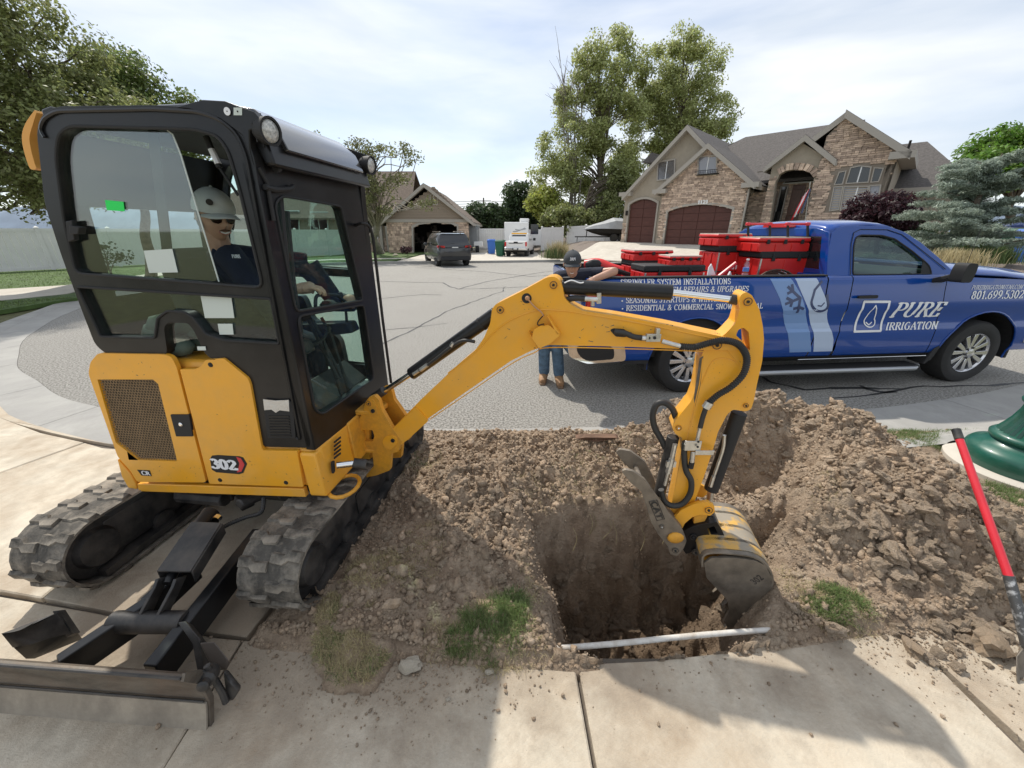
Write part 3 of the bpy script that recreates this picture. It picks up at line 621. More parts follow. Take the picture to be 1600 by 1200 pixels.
# spill of crumbs on the pavement slabs in front of the pit
def dens_spill(x,y):
 df=fld(DF,x,y);a=np.exp(-((x+.45)/.45)**2)*.8+np.exp(-((x-1.95)/.3)**2)*.9+.08
 return np.where((df<0),a*np.exp(df*7),0)
q=np.stack([NR.uniform(-1.4,2.6,90000),1.32-np.abs(NR.normal(0,.24,90000))],1)
e_=np.interp(q[:,0],[a[0]for a in edge],[a[1]for a in edge]);dd=q[:,1]-e_
a_=np.exp(-((q[:,0]+.55)/.42)**2)*1.0+np.exp(-((q[:,0]-2.0)/.28)**2)*1.0+.06
q=q[(dd<0)&(NR.random(len(q))<a_*np.exp(dd*5)*.3)][:9000]
sz=NR.lognormal(math.log(.0028),.55,len(q)).clip(.001,.013)
Zs=hz;
def hz0(x,y):return np.zeros(len(x))
_h=hz;hz=hz0
scatter(0,RV,q,sz,M['clod'],'scattered_crumbs',None,kind='stuff',label='crumbs of soil scattered over the pavement slabs',cat='soil')
hz=_h
# the 300 clods that show largest, each an object of its own on the verge
CM=[]
for i in range(9):
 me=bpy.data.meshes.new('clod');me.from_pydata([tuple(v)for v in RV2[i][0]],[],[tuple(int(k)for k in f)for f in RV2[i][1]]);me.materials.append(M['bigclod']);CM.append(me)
RKM=bpy.data.meshes.new('rock');RKM.from_pydata([tuple(v)for v in RV2[2][0]],[],[tuple(int(k)for k in f)for f in RV2[2][1]]);RKM.materials.append(M['rock'])
def rotm(r):return Matrix.Rotation(r.uniform(0,6.28),4,'Z')@Matrix.Rotation(r.uniform(-.6,.6),4,'X')@Matrix.Rotation(r.uniform(-.6,.6),4,'Y')
def clod(x,y,s,me=None,z=None):
 zz=float(hz(np.array([x]),np.array([y]))[0])if z is None else z
 inst(me or R.choice(CM),'clod',Matrix.Translation((x,y,zz+s*.16))@rotm(R)@Matrix.Diagonal((s,s*R.uniform(.75,1.1),s*R.uniform(.7,1),1)),verge)
cnt=0;zones=[((1.55,2.75),(1.22,1.72),105,.035,.062),((1.25,3.0),(1.7,3.0),95,.028,.05),((-.75,.2),(1.4,2.8),70,.022,.042),((.30,1.35),(1.3,2.0),60,.022,.06)]
for(xa,xb),(ya,yb),n,s0,s1 in zones:
 k=0;tries=0
 while k<n and tries<4000:
  tries+=1;x,y=R.uniform(xa,xb),R.uniform(ya,yb);A=(np.array([x]),np.array([y]))
  if xa<.5 and xa>0:
   if fld(SD,*A)[0]<.12:continue
  elif fld(SD,*A)[0]>-.03 or fld(RG,*A)[0]<.45 or(y<1.75 and x>1.5 and R.random()<(1.9-y)*0):continue
  if fld(DF,*A)[0]<.02:continue
  clod(x,y,R.uniform(s0,s1));k+=1
  # clods that rolled onto the slab in front of the heap
for i in range(34):
 x=R.uniform(1.72,2.5);y=1.27-R.random()**1.5*(.22-.05*(x-1.7));clod(x,y,R.uniform(.012,.038),z=0.0)
for i in range(18):clod(R.uniform(1.75,2.4),R.uniform(1.24,1.34),R.uniform(.035,.05),z=.01)
def rock(px,py,s,me,label,z=0.0,sc=(1,.8,.7),rz=0):
 p_=G(px,py,z);o=inst(me,'rock',Matrix.Translation(p_+Vector((0,0,s*.35)))@Matrix.Rotation(rz,4,'Z')@Matrix.Diagonal((s*sc[0],s*sc[1],s*sc[2],1)),None);tag(o,label,'rock');return o
rock(1543,1008,.085,RKM,'large smooth tan rock at the foot of the spoil heap beside the shovel blade',rz=.4)
rock(1420,1012,.05,RKM,'small orange-tan rock on the slab edge where the spoil heap ends',rz=1.4)
rock(1300,985,.0001+.055,CM[3],'grey-brown lump at the right end of the white pipe',z=.03)
wm=bpy.data.meshes.new('rock');wm.from_pydata([tuple(v)for v in rockmesh(77,3,.5,.5)[0]],[],[tuple(int(k)for k in f)for f in rockmesh(77,3,.5,.5)[1]]);wm.materials.append(M['whiterock'])
rock(640,1046,.055,wm,'crumbly pale lump lying on the pavement edge left of the green tuft',sc=(1,.85,.9))
rock(700,1094,.012,wm,'tiny pale stone on the pavement under the sod clump')
rock(764,1052,.022,wm,'small whitish stone on the pavement edge below the green tuft')
rock(740,742,.075,wm if 0 else CM[5],'big brown clod on the left bank between the machine and the pit',z=.12,rz=.5)
rock(808,867,.045,CM[1],'rounded clod perched on the left rim of the pit',z=.08)
# grass
def blades(name,xy,zz,h,mat_,parent=None,lean=.75,w=.0017,**k):
 n=len(xy);a=NR.uniform(0,6.283,n);L=h*NR.uniform(.5,1.25,n);ln=np.abs(NR.normal(0,lean,n)).clip(0,1.35)
 dx=np.cos(a)*np.sin(ln);dy=np.sin(a)*np.sin(ln);dz=np.cos(ln);px=-np.sin(a)*w*.5;py=np.cos(a)*w*.5;b=np.stack([xy[:,0],xy[:,1],zz],1)
 m=b+np.stack([dx*.35*L,dy*.35*L,(dz*.35+.18)*L],1);t=b+np.stack([dx*L,dy*L,dz*.75*L],1);s=np.stack([px,py,np.zeros(n)],1)
 V=np.stack([b-s,b+s,m+s*.9,m-s*.9,t+s*.15,t-s*.15],1).reshape(-1,3);f=np.array([[0,1,2,3],[3,2,4,5]]);F=(f[None]+np.arange(n)[:,None,None]*6).reshape(-1,4)
 return fastmesh(name,V,F,mat_,parent,**k)
def patch(specs,n,key):
 pts=[]
 tot=sum(s[4]for s in specs)
 for(px,py,rx,ry,wgt)in specs:
  c=G(px,py,.03);c1=G(px+rx,py,.03);c2=G(px,py-ry,.03);k=int(n*wgt/tot);t=NR.uniform(0,6.283,k);r_=np.sqrt(NR.uniform(0,1,k))*(.75+.25*NR.random(k))
  pts.append(np.stack([c.x+np.cos(t)*r_*(c1 .x-c.x),c.y+np.sin(t)*r_*(c2 .y-c.y)],1))
 p=np.concatenate(pts);v=vnoise(p[:,0],p[:,1],22,key);p=p[v>-.18+.25*NR.random(len(p))-.1]
 ok=(fld(SD,p[:,0],p[:,1])<.03);return p[ok]
def grass(name,specs,n,h,mk,key,label,**k):
 p=patch(specs,n,key);z=hz(p[:,0],p[:,1]);z=np.where(fld(DF,p[:,0],p[:,1])<.0,.0,z)
 return blades(name,p,z-.003,h,M[mk],None,kind='stuff',label=label,cat='grass',**k)
grass('grass_tuft',[(770,985,62,48,3),(720,1005,30,25,1),(800,955,30,25,1)],6500,.056,'grass',71,'ragged green tuft of grass on the verge left of the pit')
grass('grass_tuft',[(1305,955,55,28,1)],3600,.05,'grass',72,'green tuft of grass between the white pipe and the spoil heap')
grass('grass_tuft',[(1430,682,50,20,3),(1480,668,90,12,2),(1590,780,30,30,2)],9000,.045,'grass',73,'strip of lawn between the spoil heap and the green lamp base')
# a thick clump of torn sod lying over the pavement edge
SXY=(-.72,1.255)
def sodz(x,y):
 u=(x-SXY[0]+.12*(y-SXY[1]))/.185;v=(y-SXY[1])/.245;r=np.sqrt(u*u+v*v)+.22*fbm(x,y,9,3,91);return np.where(r<1.15,.085*np.clip(1.12-r,0,1)**.38*(1+.5*fbm(x,y,14,3,92)),-.02)
sx=np.linspace(-.30,.30,70);sy=np.linspace(-.36,.36,84);SXg,SYg=np.meshgrid(sx+SXY[0],sy+SXY[1]);SZg=np.maximum(sodz(SXg,SYg),-.004)+np.where(SYg>1.24,.02,0)
ii=(np.arange(83)[:,None]*70+np.arange(69)[None,:]).ravel();sodt=thing('sod_clump',(SXY[0],SXY[1],0),'thick dusty clump of torn sod lying over the pavement edge beside the right track','sod');FS_=np.stack([ii,ii+1,ii+71,ii+70],1);hgt=SZg.ravel();FS_=FS_[(hgt[FS_].max(1)>.012)]
fastmesh('earth',np.stack([SXg.ravel(),SYg.ravel(),hgt],1),FS_,M['soil'],sodt,smooth=True)
for mk_,n_,h_,ky in(('drygrass',15000,.036,1),('grass',4500,.036,2)):
 q=np.stack([NR.uniform(SXY[0]-.22,SXY[0]+.22,n_),NR.uniform(SXY[1]-.27,SXY[1]+.27,n_)],1);zz_=sodz(q[:,0],q[:,1])+np.where(q[:,1]>1.24,.02,0);k_=(zz_>.03)&(vnoise(q[:,0],q[:,1],12,200+ky)>(-.2 if ky==1 else .02));blades('blades',q[k_],zz_[k_]-.004,h_,M[mk_],sodt,lean=1.0,kind='stuff')
grass('grass_tuft',[(590,905,60,40,1),(660,870,40,60,.5)],3800,.036,'drygrass',74,'dusty straw grass on the bank beside the right track')
grass('dead_grass',[(770,985,75,60,3),(1305,955,70,34,2),(880,790,90,30,2),(960,735,90,45,3),(1010,800,70,20,1),(830,900,25,60,1),(1240,810,45,45,2),(1210,900,30,50,1),(660,735,40,22,1),(1310,960,80,30,1),(790,1020,80,25,1),(690,1000,40,30,1)],17000,.034,'drygrass',75,'trampled straw coloured turf round the rim of the pit',lean=1.0)
grass('grass_tuft',[(900,750,50,25,1),(985,720,50,22,1),(665,728,32,16,1)],1500,.03,'grass',76,'sparse green blades in the turf beyond the pit')
# roots hanging in the pit, the board and the pipe
b=MB()
for k in range(9):
 p0=G(R.uniform(840,1100),R.uniform(800,830),.0);b.tube(spline([p0,p0+Vector((.02,-.03,-.06)),p0+Vector((R.uniform(-.04,.04),-.05,-.14))],4),.002,4)
b.build('root',M['drygrass'],None,label='thin roots hanging from the torn turf into the pit',cat='roots',kind='stuff')
b=MB();a,c=G(858,1014,.0),G(1222,982,.02);b.tube([a.lerp(c,t/8)+Vector((0,0,-.004*math.sin(t*.9)))for t in range(9)],.0125,14);o=b.build('water_pipe',M['pipe'],smooth=50);tag(o,'dirty white plastic pipe bridging the front of the pit','pipe')
b=MB();c=W(932,706,2.62);c.z=float(hz(np.array([c.x]),np.array([c.y]))[0])+.03
b.prism([(c.x-.17,c.y,c.z-.01),(c.x-.10,c.y-.02,c.z+.012),(c.x+.14,c.y-.02,c.z+.01),(c.x+.17,c.y+.01,c.z-.012),(c.x-.02,c.y-.03,c.z-.022)],(0,.05,.01));o=b.build('board',M['wood'],bevel=.004,smooth=0);tag(o,'splintered brown board lying in the dirt beyond the pit','board')
# lawns, path and fence line on the left
flat('lawn',[(-60,12.5),(-22,9.0),(-16.2,12.37),(-15.2,13.2),(-15.4,18),(-14.5,23),(-12.3,27),(-60,60)],.06,M['lawn'],.1)
flat('path',[(-22,8.4),(-13.6,9.9),(-13.0,11.4),(-14.2,14),(-14.6,17.5),(-13.6,23.0),(-11.6,25.6),(-7.3,27.0),(-7.3,27.9),(-12.0,26.7),(-14.5,23.4),(-15.6,17.5),(-15.1,13.3),(-16.1,12.3),(-22.0,9.6)],.07,M['concrete2'],.1)
flat('verge_lawn',[(-22,7.0),(-11.7,7.9),(-11.9,10.8),(-12.9,13.2),(-13.65,16.5),(-13.2,19.6),(-11.6,22.0),(-9,23.4),(-7.4,23.8),(-7.4,26.9),(-11.4,25.4),(-13.4,22.8),(-14.4,17.5),(-14.0,14),(-12.85,11.3),(-13.4,10.0),(-22,8.3)],.075,M['lawn'],.1)
flat('neighbour_lawn',[(-12.2,27.0),(-7.4,28.0),(-7.4,36),(-30,40),(-30,34)],.055,M['lawn'],.1)
flat('neighbour_driveway',[(-7.2,23.8),(3.3,25.2),(4.0,34),(9.5,47),(-8,47),(-7.2,36)],.03,M['concrete2'],.07)
def lawn_blades(name,poly,n,h,lab,mk='grass',z=.06):
 xs_=[p_[0]for p_ in poly];ys_=[p_[1]for p_ in poly];q=np.stack([NR.uniform(min(xs_),max(xs_),n*4),NR.uniform(min(ys_),max(ys_),n*4)],1);q=q[sdpoly(q[:,0],q[:,1],poly)>0][:n]
 blades(name,q,np.full(len(q),z),h,M[mk],None,w=.012,kind='stuff',label=lab,cat='grass')
lawn_blades('lawn_grass',[(-20,7.1),(-11.8,8.0),(-12.0,10.8),(-13.4,9.9),(-20,8.6)],9000,.05,'dry grass of the kerbside strip at the far left','grass',.075)
lawn_blades('lawn_grass',[(-26,9.6),(-16.3,12.4),(-15.3,13.3),(-16,19),(-26,19)],9000,.06,'green lawn grass in front of the white fence at the left','grass',.06)
# rising yard and driveway of the stone house
def yard_z(x,y):
 t=min(1,max(0,(x+y-31.6)/6.9));t=t*t*(3-2*t)*.5+t*.5;k=min(1,max(0,(x-2.5)/4));return .97*t*k
def yard(name,f,m,n1,n2,dz,cls='structure'):
 b=MB();vs=[];
 for i in range(n1+1):
  for j in range(n2+1):
   x,y=f(i/n1,j/n2);vs.append((x,y,yard_z(x,y)+dz))
 b.add(vs,[(i*(n2+1)+j,(i+1)*(n2+1)+j,(i+1)*(n2+1)+j+1,i*(n2+1)+j+1)for i in range(n1)for j in range(n2)]);return b.build(name,m,smooth=60,kind=cls)
yard('front_yard',lambda a,b_:(2.2+a*33-b_*0+(0),31.6-2.2-a*33+b_*34-.4),M['gravel'],40,30,.03)
def dwy(a,b_):s=-1.0+a*9.2;d=b_*7.6;return(8.6-4.9+s*.707+d*.707,30-4.9-s*.707+d*.707)
yard('house_driveway',lambda a,b_:(3.45+a*6.6+b_*5.0,28.35-a*6.6+b_*5.0),M['concrete2'],14,12,.05)
yard('yard_lawn',lambda a,b_:(10.15+a*2.4+b_*4.6,21.65-a*2.4+b_*4.6),M['lawn'],6,8,.06)
# ================================================================== THE MINI EXCAVATOR
S_=Plane(-1.04,1.665,-7.5)
_o=S_.p(.06,0);F_=Plane(_o.x,_o.y,82.5)  # front face of the cab; off < 0 is in front of it
B_P=Plane(-.62,2.0,-12)  # near face of the boom and stick
CW=.86  # cab width
EX=thing('mini_excavator',(-1.4,2.1,0),'yellow and black mini excavator with a glazed cab digging the pit','excavator')
def PP(pl,pts,off=0):return[pl.at(x,y,off)for x,y in pts]
n_=S_.n
# ---- cab side frames
outer=[(57,205),(64,180),(88,166),(240,164),(310,168),(350,180),(380,205),(396,240),(404,290),(487,700),(409,698),(403,652),(386,600),(345,566),(322,557),(303,517),(294,505),(262,504),(256,512),(262,556),(165,553),(148,538),(122,470),(96,400),(70,320)]
h1=rounded(PP(S_,[(88,245),(92,210),(110,197),(305,202),(340,212),(357,236),(375,297),(412,450),(119,427),(100,340)]),.04)
h2=rounded(PP(S_,[(121,448),(424,467),(437,537),(352,532),(322,522),(303,497),(290,488),(262,486),(247,497),(243,528),(158,526)]),.012)
for k,name in((0,'side_frame'),(CW-.05,'side_frame')):
 b=MB();d=n_*k
 hb=h2 if k==0 else rounded(PP(S_,[(121,448),(424,467),(462,655),(330,655),(245,530),(158,527)]),.02)
 b.prism([p+d for p in rounded(PP(S_,outer),.035,3)],n_*.05,[[p+d for p in h1[::1]],[p+d for p in hb]])
 sf=b.build(name,M['black'],EX,bevel=.006)
 # rubber seals round the openings
 for h in(h1,hb):
  t=MB();L=[p+d+n_*(-.002 if k==0 else .052)for p in h];t.tube(L+[L[0]],.006,6,caps=False);t.build('window_seal',M['mattblack'],sf)
  # raised outer edge of the near frame
b=MB();L=[p-n_*.004 for p in rounded(PP(S_,[(64,205),(70,186),(90,174),(240,171),(310,175),(345,187),(372,210),(386,245),(396,300),(470,690)]),.03)];b.tube(L,.007,6);b.build('side_frame_rib',M['black'],EX)
# ---- glass
def pane(name,pl,pts,off,m,par=EX,th=.004,rnd=.03):
 b=MB();P_=PP(pl,pts,0);P_=rounded(P_,rnd);b.prism([p+pl.n*off for p in P_],pl.n*th);return b.build(name,M[m],par,smooth=0)
sp=pane('window_glass',S_,[(84,195),(240,192),(262,208),(275,240),(336,441),(117,432),(82,250)],.018,'cabglass')
b=MB();L=[p+n_*.02 for p in PP(S_,[(243,193),(262,208),(275,240),(336,441)])];b.tube(L,.003,6);b.build('glass_edge',M['paper'],sp)
pane('window_glass',S_,[(215,193),(232,193),(262,436),(246,436)],.034,'mattblack',rnd=.001)
pane('lower_glass',S_,[(116,444),(430,462),(450,558),(345,546),(300,530),(240,545),(148,542)],.02,'cabglass')
pane('window_glass',S_,[(84,190),(350,190),(420,455),(119,432),(82,245)],CW-.03,'cabglass')
pane('lower_glass',S_,[(116,444),(430,462),(470,665),(320,665),(150,532)],CW-.03,'cabglass')
def paper(pl,pts,off,m='paper',lab=None):
 b=MB();b.prism([p+pl.n*off for p in PP(pl,pts)],pl.n*.0012);return b.build('sticker',M[m],EX,smooth=0,label=lab)
paper(S_,[(219,392),(264,389),(273,426),(228,427)],.014,'paper','pale green sheet taped in the upper cab window')
paper(S_,[(309,463),(357,463),(362,498),(316,498)],.014,'paper','pale green sheet taped in the lower cab window')
paper(S_,[(336,507),(359,507),(361,524),(339,524)],.014,'paper','small printed card in the lower cab window')
paper(S_,[(158,312),(187,315),(189,330),(161,328)],.014,'green_tag','small bright green tag in the cab window')
paper(S_,[(309,541),(322,541),(323,547),(310,547)],-.004,'paper','tiny white label below the cab window')
# window latch
b=MB();b.prism([p+n_*.01 for p in PP(S_,[(106,346),(116,344),(120,375),(110,378)])],n_*-.02);b.prism([p+n_*.012 for p in PP(S_,[(115,352),(131,355),(129,366),(116,366)])],n_*-.03);b.build('window_latch',M['mattblack'],EX,bevel=.003)
# ---- roof, rear wall, front frame
def SP(s,z,off=0):return S_.p(s,z,off)
prof=[(-.76,2.185),(-.30,2.19),(-.08,2.17),(.04,2.125),(.11,2.06),(.125,1.985),(.085,1.985),(.06,2.05),(-.02,2.115),(-.12,2.145),(-.76,2.15)]
b=MB();b.prism([SP(s,z,.035)for s,z in prof],n_*(CW-.07));b.build('cab_roof',M['black'],EX,bevel=.01)
rp=[(-.40,2.222),(-.14,2.222),(.02,2.195),(.10,2.13),(.135,2.05),(.115,2.045),(.08,2.11),(.0,2.165),(-.14,2.19),(-.40,2.19)]
b=MB();b.prism([SP(s,z,.12)for s,z in rp],n_*(CW-.24));b.build('roof_skin',mat('roof_skin_gloss',(.035,.035,.038),.14,coat=1),EX,bevel=.01,smooth=50)
# lamp brackets (raised ears) each side with lamp
for k,pts in enumerate([[(276,168),(318,156),(352,158),(398,175),(409,190),(403,198),(391,204),(392,240),(398,262),(380,212),(345,186),(300,172)]]):
 for off,par in((-.004,0),(CW-.03,1)):
  b=MB();b.prism([p+n_*off for p in PP(S_,pts)],n_*.035);br=b.build('lamp_bracket',M['black'],EX,bevel=.005)
  if par==0:
   for(cx,cy,r_,mm)in((355,174,.013,'print_w'),(371,174,.0,'paper')):
    d=MB();c=S_.at(cx,cy,-.007)
    if r_:d.lathe([(r_,0),(r_,.001)],c,-n_,20)
    else:d.prism(PP(S_,[(365,168),(378,168),(378,180),(365,180)],-.006),n_*.001)
    d.build('round_sticker' if r_ else 'square_sticker',M[mm],br,smooth=0)
    d=MB();d.ball(c,.003,6);d.build('sticker_symbol',M['mattblack'],br)
def worklamp(c,ax):
 ax=ax.normalized();b=MB();b.lathe([(.012,-.06),(.03,-.055),(.043,-.03),(.047,.0),(.049,.012),(.041,.012),(.041,.004),(.001,.004)],c,ax,20)
 for q in range(8):
  w=q*math.pi/4;o=ax.orthogonal().normalized();o2=ax.cross(o);r_=o*math.cos(w)+o2*math.sin(w);b.box(c-ax*.03+r_*.04,(.004,.004,.03))
 h=b.build('work_lamp',M['mattblack'],EX,smooth=40)
 b=MB();b.lathe([(.04,.0),(.037,.008),(.02,.011),(.001,.012)],c,ax,20);b.build('lamp_lens',mat('lamp_glass',(.5,.5,.48),.15,spec=.8,var=.4,vscale=90),h,smooth=60)
 b=MB();b.tube([c-ax*.04,c-ax*.06+Vector((-.03,0,.02))],.012,8);b.build('lamp_arm',M['mattblack'],h)
fwd=S_.u
worklamp(S_.at(420,205,.03),fwd*.98-n_*.16+Vector((0,0,-.12)));worklamp(S_.at(420,205,.03)+n_*(CW-.06)+fwd*.0,fwd*.98-n_*.10+Vector((0,0,-.12)))
# rear beacon arm with amber guard
b=MB();b.prism([p+n_*.02 for p in PP(S_,[(53,168),(66,163),(86,168),(70,186),(60,192)])],n_*.06);b.build('rear_bracket',M['black'],EX,bevel=.006)
b=MB();A=spline(PP(S_,[(54,172),(40,192),(34,212),(37,235),(46,262),(54,265)],.05),5);I=spline(PP(S_,[(57,176),(51,195),(46,214),(48,232),(54,255),(57,262)],.05),5)
b.prism(A+I[::-1],n_*.05);b.build('rear_guard',mat('pale_orange_plastic',(.75,.36,.07),.5),EX,bevel=.006)
# rear wall
b=MB();R0=[S_.sz(*p)for p in[(60,200),(70,320),(96,400),(122,470),(148,538)]];R1=[(s+.03,z)for s,z in R0]
for i in range(4):
 if i in(1,2):
  for o0,o1 in((.05,.14),(CW-.14,CW-.05)):b.prism([SP(*R0[i],o0),SP(*R0[i+1],o0),SP(*R1[i+1],o0),SP(*R1[i],o0)],n_*(o1-o0))
 else:b.prism([SP(*R0[i],.05),SP(*R0[i+1],.05),SP(*R1[i+1],.05),SP(*R1[i],.05)],n_*(CW-.1))
b.build('rear_frame',M['black'],EX)
# front frame
def FS(pts,off=0):return[F_.at(x,y,off)for x,y in pts]
fo=[(0.0,.735),(.0,1.99),(.05,2.07),(CW-.06,2.07),(CW,1.99),(CW,.70)]
up=rounded(FS([(440,306),(532,322),(567,469),(462,487),(428,318)]),.03);lo=rounded(FS([(464,494),(568,476),(584,592),(503,648),(491,640)]),.04)
fo=[F_.p(s,z)for s,z in fo]
b=MB();b.prism(fo,F_.n*.05,[up,lo]);b.build('front_frame',M['black'],EX,bevel=.006)
for h,nm in((up,'windscreen'),(lo,'lower_windscreen')):
 c=sum(h,Vector())/len(h);b=MB();b.prism([c+(p-c)*1.03+F_.n*.018 for p in h],F_.n*.004);w=b.build(nm,M['frontglass'],EX,smooth=0)
 t=MB();L=[p-F_.n*.002 for p in h];t.tube(L+[L[0]],.006,6,caps=False);t.build('window_seal',M['mattblack'],w)
 # pillar strips, hinges and rails on the near front pillar
b=MB()
b.tube([F_.at(404,262,-.01),F_.at(417,285,-.012),F_.at(428,345,-.012)],.008,8)
b.tube([F_.at(448,330,.03),F_.at(458,440,.03),F_.at(470,520,.03)],.012,8);b.tube([F_.at(436,305,.03),F_.at(450,460,.03)],.016,8)
b.build('pillar_rail',M['mattblack'],EX)
b=MB();b.tube(spline(FS([(414,292),(430,296),(452,295),(458,291)],-.015),4),.011,8);b.build('wiper_motor',M['mattblack'],EX)
b=MB();b.tube(FS([(430,264),(436,263)],-.03),.014,10);b.build('roof_bumper',M['mattblack'],EX)
# grab rail
b=MB();b.tube(spline([F_.at(556,352,-.0),F_.at(566,349,-.06),F_.at(577,354,-.08),F_.at(583,372,-.08)],5)+[F_.at(598,500,-.08),F_.at(611,598,-.07)],.0085,10);b.build('grab_rail',M['mattblack'],EX)
# gas strut in the open side window
b=MB();b.tube(PP(S_,[(322,213),(343,262)],.12),.012,8);b.tube(PP(S_,[(343,262),(372,305)],.12),.006,8);b.build('gas_strut',M['mattblack'],EX)
b=MB();b.tube(PP(S_,[(330,233),(341,256)],.117),.0125,8);b.build('strut_label',M['print_w'],EX)
b=MB();b.sheet([SP(-.74,2.14,.05),SP(-.05,2.13,.05),SP(-.05,2.13,CW-.05),SP(-.74,2.14,CW-.05)]);b.build('headliner',M['fabric'],EX,smooth=0)
# cab floor and seat
b=MB();b.prism([SP(-.78,.80,.05),SP(.03,.80,.05),SP(.03,.80,CW-.05),SP(-.78,.80,CW-.05)],(0,0,-.04));b.build('cab_floor',M['mattblack'],EX)
b=MB();b.prism([SP(-.70,1.14,.22),SP(-.26,1.16,.22),SP(-.24,1.10,.22),SP(-.27,.95,.22),SP(-.70,.95,.22)],n_*.42);b.build('seat_cushion',M['fabric'],EX,bevel=.04,seg=3)
b=MB();b.prism([SP(-.62,1.14,.24),SP(-.70,1.66,.24),SP(-.78,1.68,.24),SP(-.74,1.12,.24)],n_*.38);b.build('seat_back',M['fabric'],EX,bevel=.04,seg=3)
b=MB();b.prism([SP(-.72,.80,.1),SP(-.3,.80,.1),SP(-.3,.98,.1),SP(-.72,1.05,.1)],n_*.66);b.build('seat_base',M['mattblack'],EX,bevel=.01)
# jacket / rag heap behind the seat (seen through the lower glass)
b=MB();rr=random.Random(3)
for k in range(9):b.ball(SP(-.80+rr.uniform(-.02,.28),1.22+rr.uniform(0,.12),.08+rr.uniform(0,.1)),rr.uniform(.04,.08),8,(1.3,.7,.8))
b.build('stowed_jacket',mat('grey_green_jacket',(.10,.14,.12),.9,bump=.6,bscale=30),EX,smooth=80)
# levers, console and travel controls inside
b=MB();b.bb((0,0,0),(.01,.01,.01))if 0 else None
for side in(.20,.66):
 b=MB();b.prism([SP(-.40,1.22,side-.05),SP(-.02,1.24,side-.05),SP(.0,1.18,side-.05),SP(-.4,1.12,side-.05)],n_*.1);con=b.build('arm_console',M['mattblack'],EX,bevel=.015)
 b=MB();b.tube([SP(-.06,1.22,side),SP(-.05,1.34,side)],.008,8);b.ball(SP(-.05,1.37,side),.026,8,(1,1,1.6));b.build('joystick',M['mattblack'],con)
b=MB()
for o_ in(.40,.48):b.tube([SP(.0,.80,o_),SP(-.06,1.2,o_),SP(-.10,1.30,o_)],.009,8)
b.build('travel_lever',M['mattblack'],EX)
b=MB();b.tube(spline([F_.at(493,480,.06),F_.at(494,464,.06),F_.at(503,461,.06),F_.at(525,461,.06),F_.at(535,468,.06),F_.at(545,476,.06)],5),.009,8);b.build('front_guard_rail',M['mattblack'],EX)
b=MB();b.ball(F_.at(514,478,.1),.05,10,(1,1,.7));b.ball(F_.at(553,470,.1),.05,10,(.6,1,.8));b.ball(F_.at(532,460,.07),.016,8);b.build('control_knobs',M['mattblack'],EX,kind='stuff')
b=MB();b.prism([SP(.0,.86,.1),SP(-.14,.98,.1),SP(-.16,.86,.1)],n_*.6);b.build('floor_pedal',M['mattblack'],EX,bevel=.01)
b=MB();b.tube([F_.at(482,500,.22),F_.at(528,592,.05)],.010,8);b.tube([F_.at(488,500,.22),F_.at(534,590,.05)],.010,8);b.tube([F_.at(480,545,.18),F_.at(505,530,.1),F_.at(512,516,.08)],.009,8);b.ball(F_.at(512,514,.08),.02,8);b.build('control_levers',M['mattblack'],EX)
# ---- yellow upper body
fp=[(-1.06,.05),(-1.0,.0),(.02,.0),(.06,.02),(.06,.84),(-.6,.86),(-.86,.84),(-1.02,.76),(-1.10,.6),(-1.12,.43),(-1.11,.2)]
def slabfp(z0,z1,m,nm,inset=0.0,**k):
 b=MB();q=[((s*(1-inset)),(o*(1-2*inset)+.86*inset))for s,o in fp];b.prism([SP(s,z0,o+.012)for s,o in q],(0,0,z1-z0));return b.build(nm,M[m],EX,**k)
slabfp(.50,.74,'yellow','counterweight',bevel=.02)
slabfp(.45,.50,'blackd','turntable_deck',.06)
b=MB();q=[(-1.05,.02),(-.42,.02),(-.42,.84),(-.86,.82),(-1.02,.74),(-1.09,.55),(-1.10,.2)];b.prism([SP(s,.74,o+.012)for s,o in q],(0,0,.43));b.build('engine_hood',M['yellow'],EX,bevel=.03,seg=3)
# engine door with hexagon mesh grille
dr=[(138,584),(141,566),(153,552),(258,554),(268,558),(276,574),(322,754),(214,753),(204,736),(184,714)]
gh=[(152,593),(239,593),(247,600),(277,721),(216,719),(181,692)]
b=MB();GH=PP(S_,gh,-.012);b.prism(rounded(PP(S_,dr,-.012),.018),n_*.022,[GH]);ED=b.build('engine_door',M['yellow'],EX,bevel=.004)
# hex mesh
b=MB();c0=[S_.sz(x,y,-.006)for x,y in gh];smin,smax=min(c[0]for c in c0),max(c[0]for c in c0);zmin,zmax=min(c[1]for c in c0),max(c[1]for c in c0);pitch=.0165
iz=0;zz=zmin
while zz<zmax+pitch:
 s=smin+(pitch/2 if iz%2 else 0)
 while s<smax+pitch:
  if sdpoly(np.array([s]),np.array([zz]),c0)[0]>-.006:
   vs=[]
   for k in range(6):
    w=rad(30+60*k)
    for r_ in(pitch*.577,pitch*.42):vs.append(SP(s+r_*math.cos(w),zz+r_*math.sin(w),-.004))
   b.add(vs,[(2*k,2*((k+1)%6),2*((k+1)%6)+1,2*k+1)for k in range(6)])
  s+=pitch
 zz+=pitch*.866;iz+=1
b.build('grille_mesh',M['grille'],ED,smooth=0,kind='stuff')
b=MB();cm=[sum(q[i]for q in c0)/len(c0)for i in(0,1)];b.sheet([SP(cm[0]+(s-cm[0])*1.12,cm[1]+(z-cm[1])*1.08,.0065)for s,z in c0]);b.build('radiator',M['radiator'],ED,smooth=0)
b=MB();b.prism(rounded(PP(S_,[(266,648),(295,648),(301,682),(275,682)],-.018),.004),n_*.012);lt=b.build('door_latch',M['mattblack'],ED,bevel=.003)
